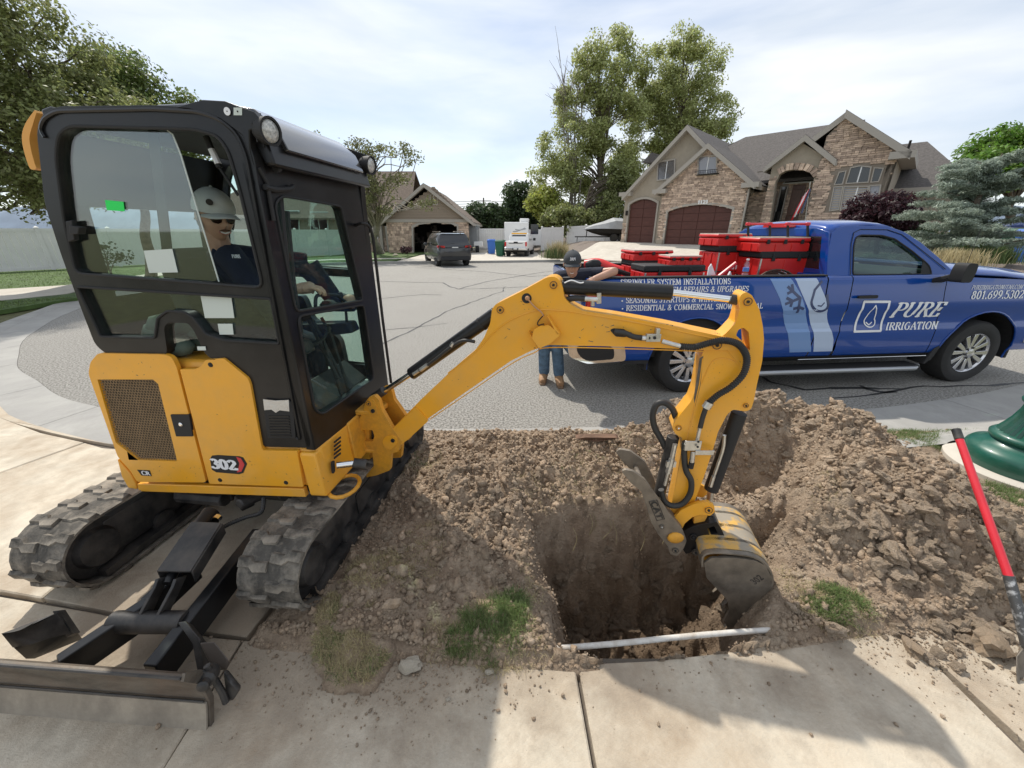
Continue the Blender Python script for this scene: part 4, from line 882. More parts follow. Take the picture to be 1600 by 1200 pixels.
b=MB();b.lathe([(.011,0),(.011,.004),(.007,.007)],S_.at(283,663,-.018),-n_,14);b.build('lock_button',M['chrome'],lt)
# side cover with 302 badge
sc_=[(281,577),(305,577),(313,573),(322,562),(349,560),(387,591),(391,601),(409,700),(411,704),(464,705),(474,761),(327,756)]
b=MB();b.prism(rounded(PP(S_,sc_,-.012),.008),n_*.022);SD_=b.build('side_cover',M['yellow'],EX,bevel=.004)
for(x,y)in((329,570),(344,750),(447,754)):
 b=MB();b.lathe([(.012,0),(.011,.003),(.006,.003),(.006,.006)],S_.at(x,y,-.012),-n_,12);b.build('bolt',M['mattblack'],SD_)
b=MB();b.prism(PP(S_,[(214,756),(474,764),(478,777),(216,768)],-.006),n_*.03);b.build('bottom_rail',M['yellow'],EX,bevel=.004)
b=MB();b.prism(PP(S_,[(183,718),(203,740),(212,756),(214,768),(200,762),(190,745)],-.002),n_*.1);b.build('rear_lower_corner',M['yellow'],EX,bevel=.004)
def badge(pl,px,shape,m,off,par,nm):b=MB();b.prism(PP(pl,shape,off),pl.n*.001);return b.build(nm,M[m],par,smooth=0)
bd=badge(S_,0,[(328,717),(331,712),(340,711),(374,713),(380,715),(386,725),(380,739),(374,741),(338,738),(331,734)],'mattblack',-.0135,SD_,'model_badge')
badge(S_,0,[(369,714),(376,716),(382,726),(377,737),(370,738),(373,730),(374,724)],'redp',-.0148,SD_,'badge_arrow')
def sfn(pl,x0,y0,x1,y1,off):
 s0,z0=pl.sz(x0,y0,off);s1,_=pl.sz(x1,y1,off);return s0,z0,s1-s0,(lambda a,b_,l:pl.p(a,b_,off-l))
for(txt,x0,y0,x1,h,par,th)in(('302',332,731.5,371,.056,SD_,.26),('CR',223,742,235,.024,ED,.22)):
 s0,z0,w_,fn=sfn(S_,x0,y0,x1,y0,-.0152)
 if txt=='CR':badge(S_,0,[(214,734),(234,735),(237,744),(221,743)],'mattblack',-.0135,ED,'cr_badge')
 lettering(txt,fn,s0,z0+.002,h,w_,thick=th,thin=.16,serif=False,gap=.0).build('lettering',M['print_w'],par,smooth=0)
def chips(pl,box,off,n,par,seed,m='rust',smax=5):
 r=random.Random(seed);b=MB()
 for k in range(n):
  x=r.uniform(box[0],box[2]);y=r.uniform(box[1],box[3]);a=r.uniform(-1.4,1.4);L_=r.uniform(.6,smax)*r.random();w_=r.uniform(.4,1.1);dx,dy=math.cos(a)*L_,math.sin(a)*L_
  b.add([pl.at(x-w_*.5,y,off),pl.at(x+dx*.5,y+dy*.5-w_*.5,off),pl.at(x+dx+w_*.3,y+dy,off),pl.at(x+dx*.4,y+dy*.5+w_*.6,off)],[(0,1,2,3)])
 b.build('paint_chip',M[m],par,smooth=0,kind='stuff')
chips(S_,(330,620,395,700),-.0126,10,SD_,1);chips(S_,(335,700,460,750),-.0126,22,SD_,2,'rust',4);chips(S_,(160,560,250,588),-.0126,10,ED,3);chips(S_,(235,728,312,748),-.0126,16,ED,4);chips(F_,(492,705,512,760),-.02,8,EX,5)
# black lower side panel: vent with slats, tape
b=MB();b.prism(rounded(PP(S_,[(411,628),(457,628),(462,685),(418,685)],-.008),.01),n_*.01);vn=b.build('air_vent',M['mattblack'],EX,bevel=.003)
for k in range(8):
 y=650+k*4.3;b=MB();b.prism(PP(S_,[(419+k*.4,y),(451+k*.4,y),(452+k*.4,y+2.2),(420+k*.4,y+2.2)],-.011),n_*.006);b.build('slat',M['black'],vn,smooth=0)
b=MB();P_=PP(S_,[(411,624),(430,626),(451,625),(452,643),(437,641),(431,645),(424,640),(413,641)],-.012);b.prism(P_,n_*.003);b.build('tape',M['tape'],EX,smooth=0)
# yellow front corner box
b=MB();P_=PP(S_,[(464,705),(482,705),(497,776),(478,777)]);z0=.45
A=S_.sz(464,705);b.prism([SP(-.03,.72,-.008),SP(.055,.72,-.008),SP(.075,.46,-.008),SP(-.02,.455,-.008)],n_*.30);FB=b.build('front_corner',M['yellow'],EX,bevel=.012)
b=MB();b.prism([SP(-.03,.735,.29),SP(.07,.735,.29),SP(.085,.47,.29),SP(-.02,.455,.29)],n_*.56);b.build('front_deck',M['yellowd'],EX,bevel=.01)
F2=F_
for k in range(5):
 b=MB();x,y=522,686+k*6.2;b.prism(FS([(x+1,y+4),(x+11,y-4),(x+11,y-1.4),(x+1,y+6.6)],-.026),F_.n*.006);b.build('vent_slot',M['mattblack'],FB,smooth=0)
b=MB();b.prism(rounded(FS([(518,722),(523,719),(524,737),(520,741)],-.026),.01),F_.n*.006);b.build('vent_slot',M['mattblack'],FB,smooth=0)
# tie down ring
b=MB();c=S_.p(.11,.455,.10);b.tube([c+Vector((.075*math.cos(t),.10*math.sin(t),0))for t in[k*math.pi/8 for k in range(17)]],.011,8);b.build('tie_ring',M['yellowd'],EX)
# ---- swing post
bn=B_P.n
def BP(pts,off=0):return[B_P.at(x,y,off)for x,y in pts]
b=MB();b.prism(rounded(BP([(568,640),(571,628),(577,620),(585,618),(592,625),(596,640),(612,668),(628,690),(622,706),(611,709),(609,735),(588,743),(562,748),(561,738),(584,728),(581,704),(559,703),(559,660)]),.008),bn*.03,[rounded(BP([(566,672),(582,672),(585,682),(582,690),(566,690)]),.01)])
SWG=b.build('swing_post',M['yellowd'],EX,bevel=.005)
b=MB();b.prism([p+bn*.15 for p in rounded(BP([(568,640),(571,628),(577,620),(585,618),(592,625),(596,640),(616,668),(632,690),(622,706),(611,709),(609,735),(562,738),(559,660)]),.008)],bn*.03);b.build('swing_post_far_plate',M['yellowd'],EX,bevel=.005)
b=MB();b.prism([p+bn*.03 for p in BP([(561,650),(572,650),(574,735),(561,740)])],bn*.12);b.build('swing_post_web',M['yellowd'],EX)
for z0,z1 in((.765,.735),(.50,.475)):
 b=MB();c=B_P.p(-.33,z0,.09);b.prism([c+B_P.u*x+bn*y for x,y in[(-.16,-.12),(.1,-.09),(.15,-.04),(.15,.04),(.1,.09),(-.16,.12)]],(0,0,z1-z0));b.build('swing_lug',M['yellowd'],EX,bevel=.006)
b=MB();b.cyl(B_P.p(-.27,.45,.09),B_P.p(-.27,.79,.09),.035,18);b.build('swing_pin',M['blackd'],EX)
b=MB();b.cyl(F_.at(526,727,-.03),F_.at(552,724,-.10),.018,14);b.build('swing_cylinder_rod',M['chrome'],EX)
b=MB();b.cyl(F_.at(552,724,-.10),F_.at(572,726,-.16),.03,14);b.bb(B_P.p(-.22,.49,.0),B_P.p(-.15,.53,.08));b.build('swing_cylinder_eye',M['blackd'],EX)
def pin(pl,x,y,r,off,par,m='yellowd',mc='mattblack'):
 c=pl.at(x,y,off);b=MB();b.lathe([(r,0),(r,.006),(r*.8,.008),(r*.8,.006)],c,-pl.n,20);o=b.build('pivot_pin',M[m],par)
 b=MB();b.lathe([(r*.35,.006),(r*.35,.012),(r*.2,.014)],c,-pl.n,10);b.build('pin_bolt',M[mc],o)
 b=MB();b.tube([c-pl.n*.007+(pl.u*math.cos(t)+Vector((0,0,math.sin(t))))*r*.9 for t in[k*math.pi/8 for k in range(17)]],r*.1,5,caps=False);b.build('pin_ring',M['blackd'],o)
b=MB();b.prism(rounded(BP([(570,630),(576,623),(584,625),(591,646),(586,650),(580,648)],-.008),.01),bn*.008);b.build('pin_keeper',M['yellowd'],SWG,bevel=.002)
pin(B_P,577,630,.016,-.008,SWG);pin(B_P,583,642,.012,-.01,SWG,'mattblack')
# ---- boom
bo=[(598,694),(599,684),(609,674),(660,622),(713,572),(742,548),(756,528),(766,505),(769,482),(775,475),(815,455),(855,433),(866,432),(874,437),(879,448),(882,466),(892,476),(911,486),(960,493),(1040,507),(1134,527),(1160,533),(1163,541),(1152,548),(1104,547),(985,542),(857,539),(830,548),(798,564),(730,611),(666,656),(641,683),(615,703),(602,701)]
b=MB();b.prism(rounded(BP(bo,.012),.012),bn*.125);BM=b.build('boom',M['yellow'],EX,bevel=.005)
b=MB();b.prism(rounded(BP([(598,690),(609,674),(650,636),(669,658),(636,688),(615,703),(602,701)],.002),.012),bn*.012);b.build('boom_foot_plate',M['yellow'],BM,bevel=.003)
b=MB();b.prism(rounded(BP([(601,700),(597,690),(602,682),(612,680),(620,684),(620,694),(611,703)],-.006),.01),bn*.01);b.build('foot_boss',M['yellow'],BM,bevel=.002)
pin(B_P,614,688,.012,-.006,BM,'mattblack')
b=MB();b.tube(spline(BP([(700,583),(742,551),(770,521),(802,498),(841,485),(883,486),(911,490),(1000,505),(1120,530)],.011),6),.0035,6);b.tube(spline(BP([(672,655),(735,612),(800,568),(835,551),(860,543),(985,545),(1100,549)],.011),6),.003,6);b.build('weld_seam',M['yellow'],BM)
pin(B_P,865,445,.018,.012,BM);pin(B_P,782,484,.018,.012,BM);pin(B_P,1120,539,.02,.012,BM)
b=MB();b.lathe([(.024,0),(.024,.003),(.015,.004)],B_P.at(823,466,.012),-bn,18);hr=b.build('lamp_hole',M['mattblack'],BM)
b=MB();b.ball(B_P.at(824,466,.0),.012,8);b.tube(spline(BP([(824,466),(834,478),(846,488),(849,494)],-.002),4),.004,6);b.build('tie_strap',mat('orange_strap',(.5,.28,.15),.8),BM)
b=MB();b.tube(spline(BP([(850,492),(841,502),(841,508),(850,506)],-.002),4),.003,6);b.build('lamp_cable',M['mattblack'],BM)
b=MB();b.prism(rounded(BP([(831,528),(834,515),(845,509),(858,508),(872,520),(875,524),(860,537),(842,545)],-.03),.008),bn*.004);b.prism(BP([(831,528),(826,518),(841,545)],-.03),bn*.04);b.prism(BP([(855,494),(860,500),(875,523),(870,522)],-.03),bn*.04);b.build('light_flap',M['yellow'],BM,bevel=.0015)
b=MB();b.tube(BP([(842,545),(842,556)],-.01),.0015,5);b.build('loose_wire',M['mattblack'],BM)
rr=random.Random(9)
b=MB()
for k in range(26):
 x,y=rr.uniform(760,1080),0;y=rr.uniform(505,535)if x>850 else rr.uniform(500,545);a=rr.uniform(-.9,.9);L_=rr.uniform(1,6)
 b.add([B_P.at(x,y,.0112),B_P.at(x+L_*math.cos(a),y+L_*math.sin(a),.0112),B_P.at(x+L_*math.cos(a),y+L_*math.sin(a)+rr.uniform(.6,1.6),.0112),B_P.at(x,y+rr.uniform(.5,1.2),.0112)],[(0,1,2,3)])
b.build('paint_chip',M['rust'],BM,smooth=0)
# ---- stick
st=[(1155,468),(1158,460),(1166,456),(1175,461),(1187,484),(1192,509),(1194,531),(1191,565),(1183,600),(1178,626),(1174,639),(1166,643),(1145,640),(1136,648),(1122,675),(1115,700),(1100,745),(1086,782),(1074,808),(1050,812),(1048,795),(1058,745),(1066,702),(1066,684),(1055,678),(1050,668),(1056,656),(1080,627),(1087,608),(1095,560),(1100,545),(1134,521),(1150,504),(1156,484)]
b=MB();b.prism(rounded(BP(st,.022),.01),bn*.105,[rounded(BP([(1150,524),(1154,515),(1162,512),(1170,519),(1172,548),(1167,545),(1160,533)],.022),.006)]);SK=b.build('stick',M['yellow'],EX,bevel=.005)
b=MB();b.tube(spline(BP([(1096,600),(1112,566),(1132,560),(1150,566)],.021),5),.0025,5);b.tube(BP([(1070,700),(1093,600),(1098,560)],.021),.003,5);b.tube(BP([(1154,570),(1136,548)],.021),.0025,5);b.build('weld_seam',M['yellow'],SK)
pin(B_P,1168,471,.018,.022,SK);pin(B_P,1165,633,.012,.022,SK);pin(B_P,1060,668,.014,.022,SK,'yellowd','chrome')
b=MB();b.prism(BP([(1093,560),(1099,556),(1095,600),(1086,636),(1084,622)],.0215),bn*.001);b.build('edge_grime',M['rust'],SK,smooth=0)
chips(B_P,(1105,560,1180,625),.0212,26,SK,7);chips(B_P,(1075,650,1110,760),.0212,26,SK,8);chips(B_P,(700,590,760,605),.0112,8,BM,9);chips(B_P,(780,470,860,500),.0112,16,BM,10)
# ---- cylinders
def cyl(nm,a,b_,r,m='black',seg=20,lab=None):
 t=MB();t.cyl(a,b_,r,seg);return t.build(nm,M[m],EX,bevel=.003,seg=2)
AC=cyl('arm_cylinder',B_P.at(878,448,.07),B_P.at(1050,457,.07),.035)
t=MB();t.cyl(B_P.at(1050,457,.07),B_P.at(1150,469,.07),.0145,16);t.build('cylinder_rod',M['chrome'],AC)
t=MB();t.cyl(B_P.at(1140,467,.07),B_P.at(1158,470,.07),.022,16);t.cyl(B_P.at(868,446,.04),B_P.at(868,446,.11),.03,16);t.tube(BP([(885,434),(885,433)],.07),.02,8);t.build('cylinder_eye',M['blackd'],AC)
for x in(936,):
 t=MB();t.tube(BP([(x-1,451),(x+2,451)],.07),.0375,20);t.build('cylinder_band',M['black'],AC)
t=MB();t.tube(spline(BP([(882,442),(893,438),(906,442),(912,441)],.03),4),.003,5);t.build('marker_scribble',M['print_w'],AC)
t=MB();t.tube(BP([(914,467),(934,468)],.02),.012,10);t.cyl(B_P.at(936,458,.02),B_P.at(936,474,.02),.011,10);t.cyl(B_P.at(926,470,.02),B_P.at(926,478,.02),.009,8);t.build('hose_fitting',M['steel'],AC)
t=MB();t.tube(spline(BP([(915,467),(897,466),(884,470),(890,480),(905,488)],.05),5),.014,8);t.build('cylinder_hose',M['hose'],AC)
BC=cyl('boom_cylinder',B_P.at(775,490,.075),B_P.at(643,584,.075),.036)
t=MB();t.cyl(B_P.at(648,580,.075),B_P.at(592,617,.075),.016,14);t.build('cylinder_rod',M['chrome'],BC)
t=MB();t.cyl(B_P.at(600,610,.075),B_P.at(583,622,.075),.026,14);t.build('cylinder_eye',M['blackd'],BC)
t=MB();t.tube(BP([(752,507),(754,505)],.075),.0385,20);t.build('cylinder_band',M['mattblack'],BC)
t=MB();t.tube(spline(BP([(742,534),(725,532),(708,540),(680,562),(660,577)],.03),5),.009,8);t.build('cylinder_hose',M['hose'],BC)
t=MB();t.cyl(B_P.at(705,541,.03),B_P.at(708,536,.03),.012,8);t.cyl(B_P.at(657,578,.025),B_P.at(668,570,.025),.012,10);t.cyl(B_P.at(646,585,.025),B_P.at(655,579,.025),.010,10);t.build('hose_fitting',M['steel'],BC)
KC=cyl('bucket_cylinder',B_P.at(1155,645,.08),B_P.at(1111,765,.08),.036,'mattblack')
t=MB();t.cyl(B_P.at(1111,765,.08),B_P.at(1106,800,.08),.018,12);t.build('cylinder_rod',M['steel'],KC)
t=MB();t.tube(spline(BP([(1132,680),(1130,700),(1122,725),(1114,748)],.03),5),.008,8);t.cyl(B_P.at(1115,744,.03),B_P.at(1110,760,.03),.010,8);t.build('hose_fitting',M['steel'],KC)
t=MB();t.cyl(B_P.at(1104,792,.06),B_P.at(1104,792,.14),.022,14);t.build('cylinder_eye',M['blackd'],KC)
TC=cyl('thumb_cylinder',B_P.at(1052,682,.045),B_P.at(1030,772,.045),.030,'blackd')
t=MB();t.cyl(B_P.at(1030,772,.045),B_P.at(1034,815,.045),.018,12);t.build('cylinder_rod',M['steel'],TC)
t=MB();t.cyl(B_P.at(1055,694,.0),B_P.at(1050,716,.0),.012,10);t.cyl(B_P.at(1050,716,.0),B_P.at(1044,738,.0),.015,8);t.cyl(B_P.at(1044,738,.0),B_P.at(1039,758,.0),.009,8);t.bb(B_P.at(1046,724,.0)-Vector((.018,.01,.018)),B_P.at(1053,724,.0)+Vector((.01,.01,.012)));t.build('hose_fitting',M['steel'],TC)
# ---- hoses on boom and stick
def hose(pts,r,off=-.01,nm='hose',m='hose',corr=0):
 P_=spline(BP(pts,off),10 if not corr else 14);t=MB()
 if corr:
  Q=[];rs=[]
  for i in range(len(P_)-1):
   Q.append(P_[i]);rs.append(r if i%2 else r*.78)
  t.tube(Q,r,10,rs=rs)
 else:t.tube(P_,r,10)
 return t.build(nm,M[m],EX,smooth=60 if not corr else 20)
b=MB();b.prism(rounded(BP([(953,516),(958,513),(975,514),(983,521),(978,527),(962,526)],.009),.008),bn*.003);b.build('hose_port',M['mattblack'],BM)
hose([(960,518),(975,520),(990,526),(1004,528)],.013,-.006)
b=MB();c=B_P.at(1021,528,-.02);b.bb(c-Vector((.035,.012,.016)),c+Vector((.03,.012,.02)));b.bb(c+Vector((.005,-.014,.0)),c+Vector((.022,.014,.045)));b.cyl(B_P.at(1003,528,-.02),B_P.at(1012,529,-.02),.012,10);b.cyl(B_P.at(1034,533,-.02),B_P.at(1064,541,-.02),.0105,10);vb=b.build('valve_block',M['steel'],EX,bevel=.002)
for x in(1014,1023):b=MB();b.lathe([(.007,0),(.007,.003)],B_P.at(x,528,-.034),-bn,10);b.build('valve_hole',M['mattblack'],vb)
hose([(1062,541),(1085,542),(1108,536),(1130,532),(1150,536),(1162,547),(1167,563),(1161,585),(1143,604),(1122,617),(1107,630)],.0165,-.016,'corrugated_hose','hose',1)
hose([(1140,530),(1118,524),(1096,523)],.012,.06,'corrugated_hose','hose',1)
b=MB();b.cyl(B_P.at(1109,628,-.016),B_P.at(1103,637,-.016),.021,14);b.build('hose_clamp',M['steel'],EX)
hose([(1103,637),(1098,652),(1094,668)],.012,-.016)
b=MB();b.cyl(B_P.at(1094,666,-.016),B_P.at(1089,690,-.016),.009,10);b.bb(B_P.at(1078,697,-.02)-Vector((.03,.012,.02)),B_P.at(1092,694,-.02)+Vector((.012,.01,.018)));b.bb(B_P.at(1088,706,-.018)-Vector((.01,.012,.012)),B_P.at(1117,708,-.018)+Vector((.0,.01,.01)));b.cyl(B_P.at(1083,705,-.02),B_P.at(1081,722,-.02),.012,10);vb=b.build('valve_block',M['steel'],EX,bevel=.002)
b=MB();b.cyl(B_P.at(1081,722,-.02),B_P.at(1079,731,-.02),.014,8);b.build('hose_nut',M['mattblack'],vb)
for(x,y)in((1091,690),(1090,698)):b=MB();b.lathe([(.006,0),(.006,.003)],B_P.at(x,y,-.035),-bn,10);b.build('valve_hole',M['mattblack'],vb)
hose([(1056,652),(1050,638),(1038,629),(1026,632),(1020,648),(1023,668),(1033,686),(1040,700)],.016,.06)
hose([(1070,690),(1069,712),(1072,735),(1080,752),(1078,772),(1066,787),(1050,790),(1038,782),(1033,765)],.015,-.008)
# ---- linkage, coupler, thumb, bucket
b=MB();b.prism(rounded(BP([(1049,828),(1051,812),(1064,797),(1084,788),(1106,784),(1116,790),(1117,800),(1110,806),(1095,804),(1082,808),(1070,818),(1064,830),(1056,834)],-.012),.006),bn*.02);lk=b.build('bucket_link',M['yellow'],EX,bevel=.004)
pin(B_P,1107,796,.02,-.012,lk,'yellow');pin(B_P,1058,822,.012,-.012,lk)
b=MB();b.prism([p+bn*.15 for p in BP([(1049,828),(1051,812),(1064,797),(1084,788),(1106,784),(1116,790),(1117,800),(1110,806),(1095,804),(1082,808),(1070,818),(1064,830),(1056,834)],-.012)],bn*.02);b.build('bucket_link',M['yellow'],EX,bevel=.004)
b=MB();b.prism(BP([(1084,808),(1100,802),(1106,806),(1096,826),(1084,824)],.0),bn*.12);b.build('link_lug',M['yellowd'],EX,bevel=.004)
b=MB();b.prism(rounded(BP([(1066,830),(1085,822),(1104,818),(1120,815),(1128,828),(1136,846),(1126,850),(1112,848),(1100,856),(1084,862),(1072,866),(1060,850)],-.02),.008),bn*.17,[rounded(BP([(1105,826),(1116,822),(1122,834),(1108,836)],-.02),.006)]);b.build('quick_coupler',M['black'],EX,bevel=.008)
pin(B_P,1083,838,.018,-.02,EX,'black');pin(B_P,1120,849,.022,-.03,EX,'rust');pin(B_P,1087,862,.02,-.03,EX,'rust')
th1=[(971,737),(977,734),(990,737),(1007,749),(1024,773),(1046,803),(1066,827),(1073,845),(1068,858),(1058,869),(1047,866),(1043,853),(1028,835),(1017,815),(1011,795),(1002,768),(986,755)]
b=MB();b.prism(rounded(BP(th1,-.07),.008),bn*.02);TH=b.build('thumb',M['worn'],EX,bevel=.004)
b=MB();b.prism(rounded(BP([(962,707),(968,702),(985,705),(1008,722),(1022,748),(1030,775),(1040,800),(1030,800),(1010,765),(995,742),(975,724)],.12),.008),bn*.02);b.build('thumb_far_plate',M['worn'],TH,bevel=.004)
b=MB();b.cyl(B_P.at(1000,748,-.06),B_P.at(992,728,.13),.014,12);b.prism([B_P.at(1043,800,-.05),B_P.at(1066,827,-.05),B_P.at(1060,838,-.05),B_P.at(1036,810,-.05)],bn*.2);b.build('thumb_crossbar',M['worn'],TH)
pin(B_P,1034,822,.013,-.07,TH,'worn','steel');pin(B_P,1055,859,.017,-.07,TH,'worn')
b=MB();b.ball(B_P.at(1056,840,-.07),.036,12,(1.3,.5,1));b.build('thumb_pad',M['yellowd'],TH,smooth=80)
pl0=B_P.at(1016,785,-.0725);pl1=B_P.at(1027,812,-.0725);du=(pl1-pl0).normalized();dv=bn.cross(du)*-1
if dv.x<0:dv=-dv
Lx=(pl1-pl0).length
bd=MB();q=[pl0-du*.006-dv*.004,pl1+du*.006-dv*.004,pl1+du*.006+dv*.036,pl0-du*.006+dv*.036];bd.tube(q+[q[0]],.0018,5);bd.build('cast_frame',M['blackd'],TH)
lettering('CAT',lambda a,b_,l:pl0+du*a+dv*b_-bn*l,0,.002,.028,Lx,thick=.2,thin=.17,serif=False).build('cast_lettering',M['blackd'],TH,smooth=0)
# bucket: near cheek at off -.14, shell going .40 m back
bk=[(1104,903),(1098,884),(1096,870),(1112,865),(1150,868),(1180,872),(1198,884),(1208,903),(1206,922),(1190,948),(1177,967),(1165,975)]
cheek=[(1104,903),(1100,880),(1112,872),(1150,872),(1180,876),(1197,884),(1206,903),(1204,922),(1190,948),(1177,965),(1157,978),(1137,981),(1131,970),(1140,955),(1136,937),(1122,922)]
BKT=B_P;o0=-.145
b=MB();b.prism(rounded(BP(cheek,o0),.006),bn*.014);BK=b.build('bucket',M['worn'],EX,bevel=.003)
b=MB();b.prism([p+bn*.40 for p in rounded(BP(cheek,o0),.006)],bn*.014);b.build('bucket_far_cheek',M['worn'],BK,bevel=.003)
sh=spline(BP([(1096,886),(1098,869),(1115,864),(1150,866),(1180,871),(1200,884),(1209,903),(1206,923),(1192,949),(1178,967),(1162,978)],o0),4)
b=MB();vs=[];cc=sum(sh,Vector())/len(sh)
inn=[p+(cc-p).normalized()*.010 for p in sh]
b.prism([p+bn*.001 for p in sh]+[p+bn*.001 for p in inn[::-1]],bn*.412);b.build('bucket_shell',M['worn'],BK,bevel=.002,smooth=60)
for k in(.09,.2,.31):
 t=MB();t.prism([p+(p-cc).normalized()*.004+bn*k for p in sh[6:30]]+[p+bn*k for p in sh[6:30][::-1]],bn*.02);t.build('wear_strip',M['worn'],BK)
b=MB();b.prism(rounded(BP([(1098,868),(1104,850),(1128,846),(1150,852),(1146,862),(1122,868),(1104,885)],-.06),.006),bn*.02);b.prism([p+bn*.16 for p in BP([(1098,868),(1104,850),(1128,846),(1150,852),(1146,862),(1122,868),(1104,885)],-.06)],bn*.02);b.build('bucket_ears',M['yellowd'],BK,bevel=.003)
b=MB();b.prism([p+(p-cc).normalized()*.004+bn*.03 for p in sh[3:22]]+[p+(p-cc).normalized()*.001+bn*.03 for p in sh[3:22][::-1]],bn*.34);b.build('bucket_paint_remains',mat('scraped_yellow',(.62,.36,.08),.5,col2=(.30,.26,.2),vscale=11,ramp=(.42,.56),bump=.2),BK,smooth=60)
for k in range(4):
 c=B_P.at(1146,976,o0)+bn*(.03+k*.115);t=MB();d=(B_P.at(1134,984,o0)-B_P.at(1162,960,o0)).normalized();w_=bn*.028
 t.add([c-w_*.5,c+w_*.5,c+w_*.5+Vector((.03,0,.02)),c-w_*.5+Vector((.03,0,.02)),c+d*.07-w_*.25,c+d*.07+w_*.25],[(0,1,2,3),(0,4,5,1),(3,2,5,4),(0,3,4),(1,5,2)]);t.build('bucket_tooth',M['worn'],BK)
b=MB();p0=B_P.at(1182,905,o0-.002);p1=B_P.at(1196,896,o0-.002);du=(p1-p0).normalized();dv=bn.cross(du);dv=dv if dv.z>0 else-dv
lettering('302',lambda a,b_,l:p0-du*.03-dv*.02+du*a+dv*b_-bn*l,0,0,.035,.06,thick=.12,thin=.12,serif=False).build('cast_lettering',M['blackd'],BK,smooth=0)
# ---- undercarriage
hd=rad(83);H=Vector((math.cos(hd),math.sin(hd),0));Lt=Vector((-math.sin(hd),math.cos(hd),0));UZ=Vector((0,0,1))
def trackpath(n=96):
# (along heading, z) closed path of the belt centre line
 r=.185;L0,L1=.09,1.42;pts=[]
 for k in range(13):a=rad(90+180*k/12);pts.append((L0+r*math.cos(a)*1.0,.205+r*math.sin(a)))
 for k in range(13):a=rad(-90+180*k/12);pts.append((L1+r*math.cos(a),.205+r*math.sin(a)))
 pts.append(pts[0]);d=[0]
 for a,b_ in zip(pts[:-1],pts[1:]):d.append(d[-1]+math.hypot(b_[0]-a[0],b_[1]-a[1]))
 out=[]
 for i in range(n):
  t=d[-1]*i/n;k=max(j for j in range(len(d))if d[j]<=t);k=min(k,len(pts)-2);f=(t-d[k])/(d[k+1]-d[k]);out.append((pts[k][0]+(pts[k+1][0]-pts[k][0])*f,pts[k][1]+(pts[k+1][1]-pts[k][1])*f))
 return out
def track(base,w):
 def Q(x,y,z):return base+H*x+Lt*y+UZ*z
 N=96;pth=trackpath(N);b=MB();vs=[];c=(.8,.205)
 for i,(x,z)in enumerate(pth):
  x0,z0=pth[i-1];x1,z1=pth[(i+1)%N];tx,tz=x1-x0,z1-z0;l=math.hypot(tx,tz);nx,nz=-tz/l,tx/l
  if(x-c[0])*nx+(z-c[1])*nz<0:nx,nz=-nx,-nz
  for(yy,dd)in((-w/2,0.0),(-w/2,-.012),(w/2,-.012),(w/2,0.0),(w*.25,.006),(0,0.001),(-w*.25,.006)):vs.append(Q(x+nx*dd,yy,z+nz*dd))
 b.add(vs,[(i*7+k,i*7+(k+1)%7,((i+1)%N)*7+(k+1)%7,((i+1)%N)*7+k)for i in range(N)for k in range(7)])
 tr=b.build('rubber_track',M['rubber'],EX,smooth=30,origin=tuple(base))
 m=30;rr=random.Random(2)
 for i in range(m):  # staggered tread lugs, left and right half
  for sd in(-1,1):
   f=(i+(.5 if sd>0 else 0))/m*N;k=int(f)%N;x,z=pth[k];x1,z1=pth[(k+2)%N];x0,z0=pth[k-1];tx,tz=x1-x0,z1-z0;l=math.hypot(tx,tz);tx,tz=tx/l,tz/l;nx,nz=-tz,tx
   if(x-c[0])*nx+(z-c[1])*nz<0:nx,nz=-nx,-nz
   g=MB();h=.016
   def L(u,yy,d):return Q(x+tx*u+nx*d,yy,z+tz*u+nz*d)
   y0,y1=sd*w*.015,sd*w*.5;ym=sd*w*.22;ym2=sd*w*.3
   bot=[(-.025,y0),(-.020,ym),(-.040,ym2),(-.036,y1),(.016,y1),(.012,ym2),(.032,ym),(.026,y0)]
   top=[(-.019,y0),(-.014,ym),(-.034,ym2),(-.030,y1*.97),(.010,y1*.97),(.006,ym2),(.026,ym),(.020,y0)]
   vs=[L(u,y,-.002)for u,y in bot]+[L(u,y,h*rr.uniform(.85,1.05))for u,y in top]
   g.add(vs,[tuple(range(8,16))]+[(q,(q+1)%8,(q+1)%8+8,q+8)for q in range(8)]);g.build('tread_lug',M['rubber'],tr,smooth=0)
   # frame, rollers, wheels
 b=MB();b.prism([Q(.10,-w*.30,.10),Q(1.45,-w*.30,.10),Q(1.50,-w*.30,.18),Q(1.40,-w*.30,.31),Q(.16,-w*.30,.31),Q(.06,-w*.30,.18)],Lt*w*.62);fr=b.build('track_frame',M['blackd'],EX,bevel=.006)
 b=MB();b.prism([Q(.05,-w*.46,.045),Q(1.5,-w*.46,.045),Q(1.5,-w*.46,.085),Q(.05,-w*.46,.085)],Lt*w*.92);b.build('track_guard',M['blackd'],fr)
 for x in(.42,.72,1.02,1.25):
  b=MB();b.cyl(Q(x,-w*.36,.10),Q(x,w*.36,.10),.06,16);b.build('roller',M['blackd'],fr)
 for x,r_ in((.09,.155),(1.42,.16)):
  b=MB();b.lathe([(.03,-w*.40),(r_*.6,-w*.40),(r_*.7,-w*.3),(r_,-w*.28),(r_,w*.28),(r_*.7,w*.3),(r_*.6,w*.4),(.03,w*.4)],Q(x,0,.205),Lt,22);b.build('idler_wheel',M['blackd'],fr)
 b=MB();b.bb((0,0,0),(.001,.001,.001))if 0 else b.prism([Q(.55,-w*.31,.13),Q(.85,-w*.31,.13),Q(.85,-w*.31,.27),Q(.55,-w*.31,.27)],Lt*-.006);b.build('frame_cover',M['blackd'],fr)
 return tr
rt0=G(449,951,.02);TR0=Vector((rt0 .x,rt0 .y,0))+H*.02
track(TR0,.30)
